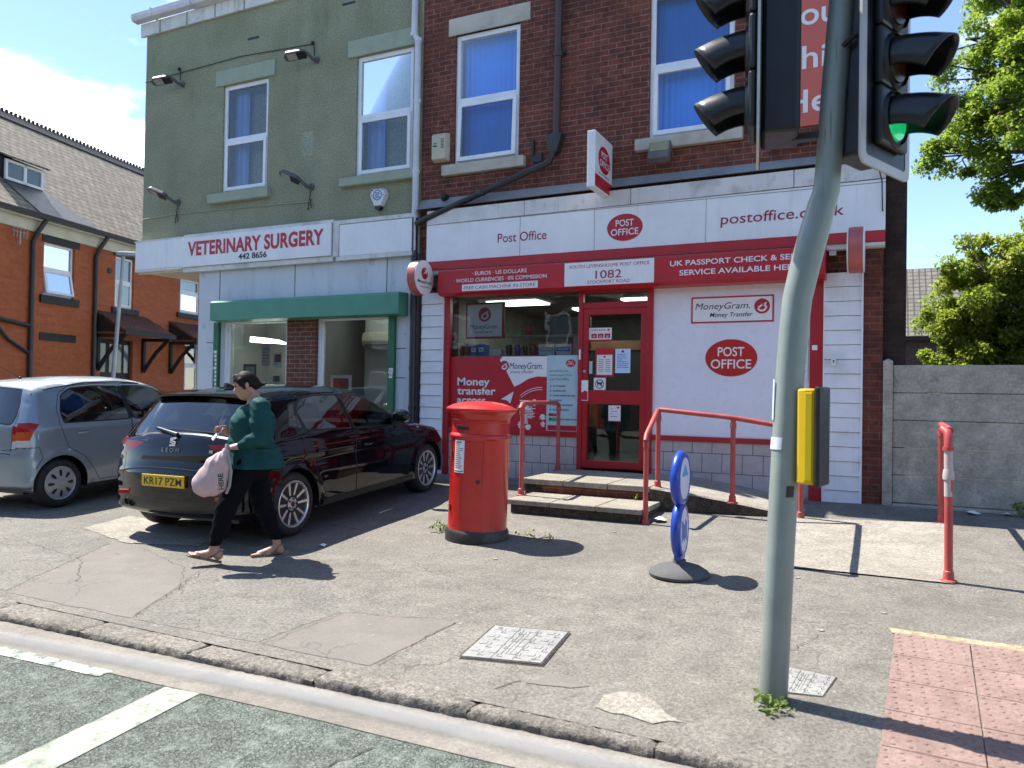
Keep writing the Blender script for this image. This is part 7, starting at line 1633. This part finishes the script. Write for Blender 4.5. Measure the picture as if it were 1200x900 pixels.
# ------------------------------------------------------------------ the woman walking past
plain('skin', (.42, .23, .165), .5, var=.10, vs=14, Subsurface_Weight=.12, Subsurface_Radius=(.012, .005, .003)); plain('hair_dark', (.012, .007, .006), .6, spec=.15, var=.35, vs=30)
plain('blouse_green', (.010, .058, .056), .75, spec=.15, var=.2, vs=7); plain('trousers_black', (.006, .006, .0075), .9, spec=.08, var=.2); plain('bag_pink', (.50, .36, .36), .85, var=.12, vs=9, bump=.2)
plain('sandal', (.16, .13, .10), .6, var=.3, vs=20); plain('phone_white', (.70, .70, .72), .25); plain('lip', (.34, .10, .085), .5); plain('eye_dark', (.03, .02, .018), .3); plain('cord', (.32, .30, .28), .9)
class Field:
    def __init__(s, lo, hi, h):
        s.lo = np.array(lo, float); s.h = h; s.n = np.ceil((np.array(hi)-s.lo)/h).astype(int)+1; s.F = np.full(s.n, .3, np.float32)
    def region(s, lo, hi, m=.07):
        a = np.maximum(0, np.floor((np.array(lo)-m-s.lo)/s.h).astype(int)); b = np.minimum(s.n, np.ceil((np.array(hi)+m-s.lo)/s.h).astype(int)+1)
        sl = tuple(slice(a[i], b[i]) for i in range(3)); ax = [s.lo[i]+s.h*np.arange(a[i], b[i]) for i in range(3)]
        return sl, np.stack(np.meshgrid(*ax, indexing='ij'), -1)
    def put(s, d, sl, k, op='u'):
        A = s.F[sl]
        if op == 'u': hh = np.clip(.5+.5*(A-d)/k, 0, 1); s.F[sl] = A*(1-hh)+d*hh-k*hh*(1-hh)
        elif op == 's': s.F[sl] = np.maximum(A, -d)
        else: s.F[sl] = np.maximum(A, d)
    def cone(s, a, b, r1, r2, k=.03, op='u'):
        a, b = np.array(a, float), np.array(b, float); R_ = max(r1, r2); sl, P = s.region(np.minimum(a, b)-R_, np.maximum(a, b)+R_)
        ab = b-a; u = np.clip(((P-a)@ab)/(ab@ab), 0, 1); d = np.linalg.norm(P-a-u[..., None]*ab, axis=-1)-(r1+(r2-r1)*u); s.put(d, sl, k, op); return s
    def chain(s, pts, k=.02):
        for (a, r1), (b, r2) in zip(pts, pts[1:]): s.cone(a, b, r1, r2, k)
        return s
    def ell(s, c, r, k=.03, op='u', rot=0.):
        """ellipsoid, pitched forward by rot about the sideways axis"""
        c, r = np.array(c, float), np.array(r, float); R_ = r.max(); sl, P = s.region(c-R_, c+R_); Q = P-c
        if rot: x_, z_ = Q[..., 0].copy(), Q[..., 2].copy(); Q[..., 0] = x_*math.cos(rot)+z_*math.sin(rot)*-1; Q[..., 2] = x_*math.sin(rot)+z_*math.cos(rot)
        k0 = np.linalg.norm(Q/r, axis=-1); k1 = np.linalg.norm(Q/(r*r), axis=-1)+1e-9; s.put(k0*(k0-1)/k1, sl, k, op); return s
    def clip_z(s, z, below=True):
        zz = s.lo[2]+s.h*np.arange(s.n[2]); s.F = np.maximum(s.F, ((z-zz) if below else (zz-z))[None, None, :]).astype(np.float32); return s
    def mesh(s):
        F = s.F; S = F < 0; n = np.array(F.shape)-1; acc = np.zeros((*n, 3), np.float32); cnt = np.zeros(n, np.float32)
        cor = [(i, j, k) for i in (0, 1) for j in (0, 1) for k in (0, 1)]; cut = lambda A, o: A[o[0]:o[0]+n[0], o[1]:o[1]+n[1], o[2]:o[2]+n[2]]
        for a in cor:
            for ax in range(3):
                if a[ax]: continue
                b = list(a); b[ax] = 1; fa, fb = cut(F, a), cut(F, b); m_ = (fa < 0) != (fb < 0); t_ = np.where(m_, fa/np.where(m_, fa-fb, 1), 0)
                for q in range(3): acc[..., q] += np.where(m_, a[q]+(t_ if q == ax else 0), 0)
                cnt += m_
        act = cnt > 0; idx = np.full(n, -1); idx[act] = np.arange(act.sum()); ijk = np.argwhere(act)
        V = (ijk+acc[act]/cnt[act][:, None])*s.h+s.lo; Q = []
        for ax in range(3):
            o1, o2 = [q for q in range(3) if q != ax]; a = [slice(None)]*3; b = [slice(None)]*3; a[ax] = slice(0, -1); b[ax] = slice(1, None)
            E_ = np.argwhere(S[tuple(a)] != S[tuple(b)])
            E_ = E_[(E_[:, o1] > 0) & (E_[:, o2] > 0) & (E_[:, o1] < n[o1]) & (E_[:, o2] < n[o2])]
            c = []
            for d1, d2 in ((-1, -1), (0, -1), (0, 0), (-1, 0)): e = E_.copy(); e[:, o1] += d1; e[:, o2] += d2; c.append(idx[e[:, 0], e[:, 1], e[:, 2]])
            Q.append(np.stack(c, 1))
        Q = np.concatenate(Q); return V, Q[(Q >= 0).all(1)]
    def obj(s, name, mat, parent, warp=None):
        V, Q = s.mesh()
        if warp: V = warp(V)
        mb = MB(); mb.v = [tuple(p) for p in V]; mb.f = [tuple(int(i) for i in q) for q in Q]; mb.mi = [0]*len(mb.f); return mb.obj(name, mat, parent, world=False, smooth=True, merge=False)
px_, py_ = -4.91, -4.93
WO = thing('person', 'woman in a dark green blouse and black trousers walking and looking at her phone', 'person', (px_, py_, gz(py_)+.002), math.atan2(-.69, -.72))
def hand(f, wrist, palm, fdir, side, curl, up, k=.008):
    """palm plus four unequal bent fingers and a thumb; fdir along the hand, side towards the thumb, curl where the fingertips bend to"""
    w, d, sd, cu_ = np.array(wrist), np.array(fdir, float), np.array(side, float), np.array(curl, float)
    d /= np.linalg.norm(d); sd /= np.linalg.norm(sd); cu_ /= np.linalg.norm(cu_)
    f.cone(w, w+d*.035, .024, .026, .015)
    for q, ln in zip((.027, .009, -.009, -.026), (.062, .070, .066, .050)):
        b = w+d*.085+sd*q; f.cone(w+d*.02+sd*q*.7, b, .017, .0125, .012)
        m1 = b+(d*.75+cu_*.65)*ln*.5; m2 = m1+(d*.05+cu_*1.0)*ln*.45; m3 = m2+(-d*.75+cu_*.45)*ln*.32
        f.chain([(b, .0098), (m1, .0088), (m2, .0080), (m3, .0070)], .004)
    t0 = w+d*.03+sd*.028; t1 = t0+(sd*.75+d*.55+cu_*.3)*.036; t2 = t1+(d*.75+cu_*.6)*.032
    f.chain([(t0, .014), (t1, .0105), (t2, .0085)], .006)
B = Field((-.42, -.36, -.01), (.62, .36, 1.66), .0058)
TIP = R(15)
def ft(r_, ax, p):
    if r_: return p
    dx, dz = p[0]-(ax-.06), p[2]; return (ax-.06+dx*math.cos(TIP)-dz*math.sin(TIP), p[1], dx*math.sin(TIP)+dz*math.cos(TIP))
# legs and feet (bare ankles in sandals)
LG = [[(.02, .095, .84), (.19, .095, .445), (.275, .085, .125)], [(-.02, -.095, .84), (-.11, -.085, .445), (-.235, -.085, .135)]]
for (h_, k_, a_), r_ in zip(LG, (0, 1)):
    B.cone(h_, k_, .095, .062, .03); B.cone(k_, a_, .060, .034, .02); B.ell((k_[0]*.6+a_[0]*.4-.018, k_[1], k_[2]*.62+a_[2]*.38), (.052, .048, .11), .03)
    ax, ay = a_[0], a_[1]; B.ell(ft(r_, ax, (ax-.025, ay, .055)), (.036, .032, .036), .02); B.cone(ft(r_, ax, (ax-.005, ay, .085)), ft(r_, ax, (ax+.09, ay+.004, .042)), .036, .030, .025); B.cone(ft(r_, ax, (ax+.07, ay, .036)), ft(r_, ax, (ax+.145, ay+.002, .030)), .034, .026, .02)
    for q, (dy, ln, rr) in enumerate(((.026, .050, .0125), (.008, .046, .0095), (-.007, .040, .009), (-.020, .032, .0085), (-.031, .022, .008))):
        s_ = -1 if r_ == 0 else 1; B.cone(ft(r_, ax, (ax+.145, ay+s_*dy*1.0, .027)), ft(r_, ax, (ax+.155+ln, ay+s_*dy*1.05, .021)), rr*1.1, rr, .006)
B.ell((-.03, 0, .86), (.145, .165, .14), .05).ell((.01, 0, 1.0), (.15, .165, .16), .05).ell((-.005, 0, 1.17), (.135, .165, .17), .05)
B.cone((-.06, .15, 1.325), (-.06, -.15, 1.325), .058, .058, .05)
B.cone((-.045, 0, 1.33), (.012, 0, 1.435), .062, .052, .04)
# head, tipped forward
hd_ = R(20); hc = np.array((.055, 0, 1.500))
def H(x, y, z): return (hc[0]+x*math.cos(hd_)+z*math.sin(hd_), hc[1]+y, hc[2]-x*math.sin(hd_)+z*math.cos(hd_))
B.ell(H(-.012, 0, .022), (.092, .073, .086), .02); B.ell(H(.022, 0, -.035), (.066, .058, .072), .03); B.ell(H(.048, 0, -.085), (.034, .030, .026), .03); B.cone(H(-.02, .045, -.06), H(.045, .012, -.09), .022, .02, .03); B.cone(H(-.02, -.045, -.06), H(.045, -.012, -.09), .022, .02, .03)
B.cone(H(.078, 0, .012), H(.098, 0, -.028), .009, .013, .012); B.ell(H(.092, 0, -.032), (.013, .017, .010), .008)
B.ell(H(.072, .028, -.018), (.022, .022, .020), .02); B.ell(H(.072, -.028, -.018), (.022, .022, .020), .02)
B.cone(H(.074, .045, .030), H(.084, .012, .028), .009, .010, .012); B.cone(H(.074, -.045, .030), H(.084, -.012, .028), .009, .010, .012)
B.ell(H(.083, 0, -.057), (.012, .022, .007), .008); B.ell(H(.080, 0, -.067), (.012, .019, .008), .008)
for s_ in (-1, 1): B.ell(H(-.012, s_*.074, -.008), (.018, .008, .032), .006)
# arms
AL = [(-.075, .185, 1.305), (-.085, .235, 1.055), (.095, .195, .985)]; AR = [(-.06, -.185, 1.305), (-.005, -.245, 1.065), (.17, -.10, 1.075)]
for A_ in (AL, AR): B.chain([(A_[0], .052), (A_[1], .042), (A_[2], .026)], .02)
hand(B, AL[2], None, (.9, -.15, -.12), (.15, -.95, .25), (-.1, -.3, -1.), None)
hand(B, AR[2], None, (.75, .35, .35), (-.1, .55, .85), (.4, .75, -.15), None)
B.obj('body', 'skin', WO)
# trousers
T_ = Field((-.42, -.36, .10), (.50, .36, .98), .008)
for h_, k_, a_ in LG: T_.cone(h_, k_, .120, .082, .05); T_.cone(k_, a_, .078, .047, .03); T_.ell((k_[0]*.6+a_[0]*.4-.012, k_[1], k_[2]*.62+a_[2]*.38), (.064, .060, .12), .03)
T_.ell((-.045, 0, .86), (.175, .19, .14), .06)
sl, P = T_.region((-.4, -.3, .12), (.5, .3, .95), 0); T_.F[sl] += (.004*np.sin(P[..., 2]*70+P[..., 0]*30)*np.sin(P[..., 1]*40+1)).astype(np.float32)
T_.clip_z(.150); T_.obj('trousers', 'trousers_black', WO)
# blouse with a flared hem and long sleeves
U = Field((-.42, -.36, .72), (.40, .36, 1.44), .0065)
U.ell((-.02, 0, 1.16), (.185, .195, .19), .06); U.ell((.005, 0, 1.0), (.185, .195, .16), .06); U.ell((.085, .075, 1.155), (.085, .085, .085), .05); U.ell((.085, -.075, 1.155), (.085, .085, .085), .05)
U.cone((-.055, .16, 1.325), (-.055, -.16, 1.325), .068, .068, .05); U.ell((-.03, 0, .93), (.185, .20, .14), .05)
sl, P = U.region((-.4, -.34, .74), (.36, .34, .96), 0); ang_ = np.arctan2(P[..., 1], P[..., 0]+.04); rr_ = np.sqrt(((P[..., 0]+.04)/1.0)**2+(P[..., 1]/1.05)**2); fl_ = .195+.065*np.clip((.95-P[..., 2])/.18, 0, 1)+.010*np.sin(ang_*11)*np.clip((.95-P[..., 2])/.15, 0, 1); d = (rr_-fl_)*.85; d = np.maximum(d, P[..., 2]-.97); U.put(d, sl, .04)
for A_ in (AL, AR):
    e_ = np.array(A_[1])*.0+np.array(A_[1]); w_ = np.array(A_[2]); w2 = e_+(w_-e_)*.90
    U.chain([(A_[0], .084), (tuple(np.array(A_[0])*.5+e_*.5), .083), (tuple(e_), .071), (tuple(e_*.45+w_*.55), .054), (tuple(w2), .034)], .025)
sl, P = U.region((-.4, -.34, .74), (.36, .34, 1.42), 0); U.F[sl] += (.0035*np.sin(P[..., 2]*46+P[..., 0]*28+3*P[..., 1])*np.sin(P[..., 0]*35-P[..., 2]*20)+.002*np.sin(P[..., 2]*110+P[..., 1]*50)).astype(np.float32)
U.cone((.0, 0, 1.36), (.07, 0, 1.47), .078, .10, .01, 's'); U.cone((.115, 0, 1.40), (.17, 0, 1.27), .055, .018, .01, 's')
U.clip_z(.795); U.obj('blouse', 'blouse_green', WO)
# hair gathered at the back
Hf = Field((-.20, -.15, 1.36), (.22, .15, 1.68), .0045)
Hf.ell(H(-.016, 0, .026), (.098, .080, .090), .02); Hf.ell(H(-.075, 0, -.02), (.045, .055, .05), .03); Hf.cone(H(-.11, 0, -.035), H(-.165, .01, -.045), .024, .010, .015); Hf.cone(H(.03, .066, .05), H(.012, .077, -.03), .018, .010, .02); Hf.cone(H(.03, -.066, .05), H(.012, -.077, -.03), .018, .010, .02)
Hf.cone(H(.05, .0, .09), H(.09, .045, .035), .018, .007, .015); Hf.cone(H(.05, .0, .09), H(.09, -.045, .035), .018, .007, .015)
Hf.cone(H(.075, 0, .005), H(.085, 0, -.09), .060, .075, .01, 's'); Hf.cone(H(.03, 0, -.10), H(-.06, 0, -.13), .07, .06, .01, 's')
sl, P = Hf.region((-.2, -.15, 1.36), (.22, .15, 1.68), 0); Hf.F[sl] += (.0016*np.sin(np.arctan2(P[..., 1], P[..., 2]-1.50)*42+P[..., 0]*60)).astype(np.float32)
Hf.obj('hair', 'hair_dark', WO)
mb = MB()
for s_ in (-1, 1): mb.sphere(H(.077, s_*.030, .012), (.010, .013, .008), 10); mb.tube([H(.083, s_*.014, .035), H(.080, s_*.030, .040), H(.068, s_*.048, .034)], [.003, .004, .002], 6)
mb.obj('eyes', 'eye_dark', WO, world=False, smooth=True)
mb = MB(); mb.tube([H(.090, -.020, -.061), H(.095, 0, -.060), H(.090, .020, -.061)], [.002, .005, .002], 6); mb.obj('lips', 'lip', WO, world=False, smooth=True)
for r_, (h_, k_, a_) in enumerate(LG):
    ax, ay = a_[0], a_[1]; mb = MB(); F_ = lambda p: ft(r_, ax, p); mb.prism([(ax-.065, -.030), (ax-.03, -.038), (ax+.05, -.034), (ax+.13, -.046), (ax+.20, -.036), (ax+.222, .0), (ax+.20, .036), (ax+.13, .046), (ax+.05, .034), (ax-.03, .038), (ax-.065, .03)], lambda p: F_((p[0], ay+p[1], 0)), lambda p: F_((p[0], ay+p[1], .014))); sa = mb.obj('sandal', 'sandal', WO, world=False, bevel=.004)
    mb = MB()
    for dx, hh in ((.10, .060), (.135, .052)): mb.tube([F_(p) for p in ((ax+dx, ay-.043, .012), (ax+dx-.01, ay-.030, hh*.8), (ax+dx-.012, ay, hh+.008), (ax+dx-.01, ay+.030, hh*.8), (ax+dx, ay+.043, .012))], .006, 6)
    mb.tube([F_(p) for p in ((ax+.17, ay+.01, .02), (ax+.13, ay, .060), (ax+.06, ay, .078))], .005, 6); mb.tube([F_(p) for p in ((ax+.03, ay+.040, .03), (ax-.02, ay+.036, .10), (ax-.055, ay, .105), (ax-.02, ay-.036, .10), (ax+.03, ay-.040, .03))], .005, 6)
    mb.obj('strap', 'sandal', sa, world=False, smooth=True)
def wp(f, l, z):
    a = math.atan2(-.69, -.72); return Vector((px_+f*math.cos(a)-l*math.sin(a), py_+f*math.sin(a)+l*math.cos(a), gz(py_)+.002+z))
# phone and bag are held: things of their own
az = math.atan2(-.69, -.72)
ph = thing('phone', 'white phone held up in the right hand of the walking woman', 'phone', wp(.285, -.055, 1.06), az)
mb = MB(); Mq = Matrix.Rotation(R(-38), 4, 'Y') @ Matrix.Rotation(R(15), 4, 'Z'); mb.box(-.005, .005, -.036, .036, -.045, .105, Mq); mb.obj('case', 'phone_white', ph, world=False, bevel=.004)
mb = MB(); mb.box(-.0062, -.0052, -.033, .033, -.040, .100, Mq); mb.obj('screen', 'poster_dark', ph, world=False)
bg_ = thing('handbag', 'pale pink drawstring cloth bag hanging from the left hand of the woman', 'bag', wp(.20, .20, .60), az)
Bf = Field((-.20, -.16, -.05), (.32, .16, .42), .006)
Bf.ell((.10, 0, .10), (.135, .075, .13), .05); Bf.ell((.06, 0, .20), (.11, .065, .12), .05); Bf.cone((.03, 0, .26), (-.005, 0, .345), .075, .040, .05); Bf.ell((.17, 0, .07), (.075, .06, .085), .05)
sl, P = Bf.region((-.2, -.16, -.05), (.32, .16, .42), 0); a2 = np.arctan2(P[..., 1], P[..., 0]-.02); Bf.F[sl] += (.009*np.abs(np.sin(a2*4.5+P[..., 2]*3))*np.clip((P[..., 2]-.10)/.2, 0, 1)+.006*np.abs(np.sin(P[..., 2]*19+P[..., 0]*26))+.003*np.sin(P[..., 0]*60-P[..., 2]*35)).astype(np.float32)
Bf.obj('pouch', 'bag_pink', bg_)
mb = MB()
for dy in (-.035, .035): mb.tube([(-.01, dy*.4, .36), (-.035, dy, .30), (-.055, dy, .18), (-.045, dy, .06), (-.02, dy, .0)], .012, 8)
mb.tube([(.0, 0, .34), (-.02, .01, .385), (-.02, 0, .40)], .018, 8); mb.obj('strap', 'cord', bg_, world=False, smooth=True)
tt = MB(); Mt = Matrix.Translation((-.005, .074, .05)) @ Matrix.Rotation(R(180), 4, 'Z') @ Matrix.Rotation(R(-90-6), 4, 'Y'); put_text(tt, 'HERE', .055, 0, .040, 0, .13, bold=.02, M=Mt)
tt.obj('lettering', 'black_ink', bg_, world=False)

# ------------------------------------------------------------------ pieces that stand clear of each other are parts of their own
for o in list(bpy.data.objects):
    if o.type == 'MESH' and o.name.split('.')[0] in ('slatted_pier', 'stall_riser', 'blank_panel', 'shutter_guide', 'pier_trim', 'torn_sticker', 'fascia_cap', 'ceiling_beam', 'counter_screen', 'door_contact', 'lens_ring', 'drainpipe', 'gutter_clip', 'step_slab', 'reflector', 'worn_frame', 'red_marks', 'head_bracket', 'unit_bracket', 'bracket', 'hinge', 'shopfront_frame', 'wall_joint', 'door_pane', 'panel_joint', 'wheel_arch', 'vent_pieces'):
        split_apart(o, .10 if o.name.startswith(('slatted', 'torn', 'vent_gr', 'air_br')) else .03)
    elif o.type == 'MESH' and o.name.split('.')[0] == 'lettering' and o.parent and o.parent.name.startswith(('shutter_box', 'fascia_sign', 'address_panel', 'hoarding_board')):
        split_apart(o, .02 if not o.parent.name.startswith('fascia') else .3)
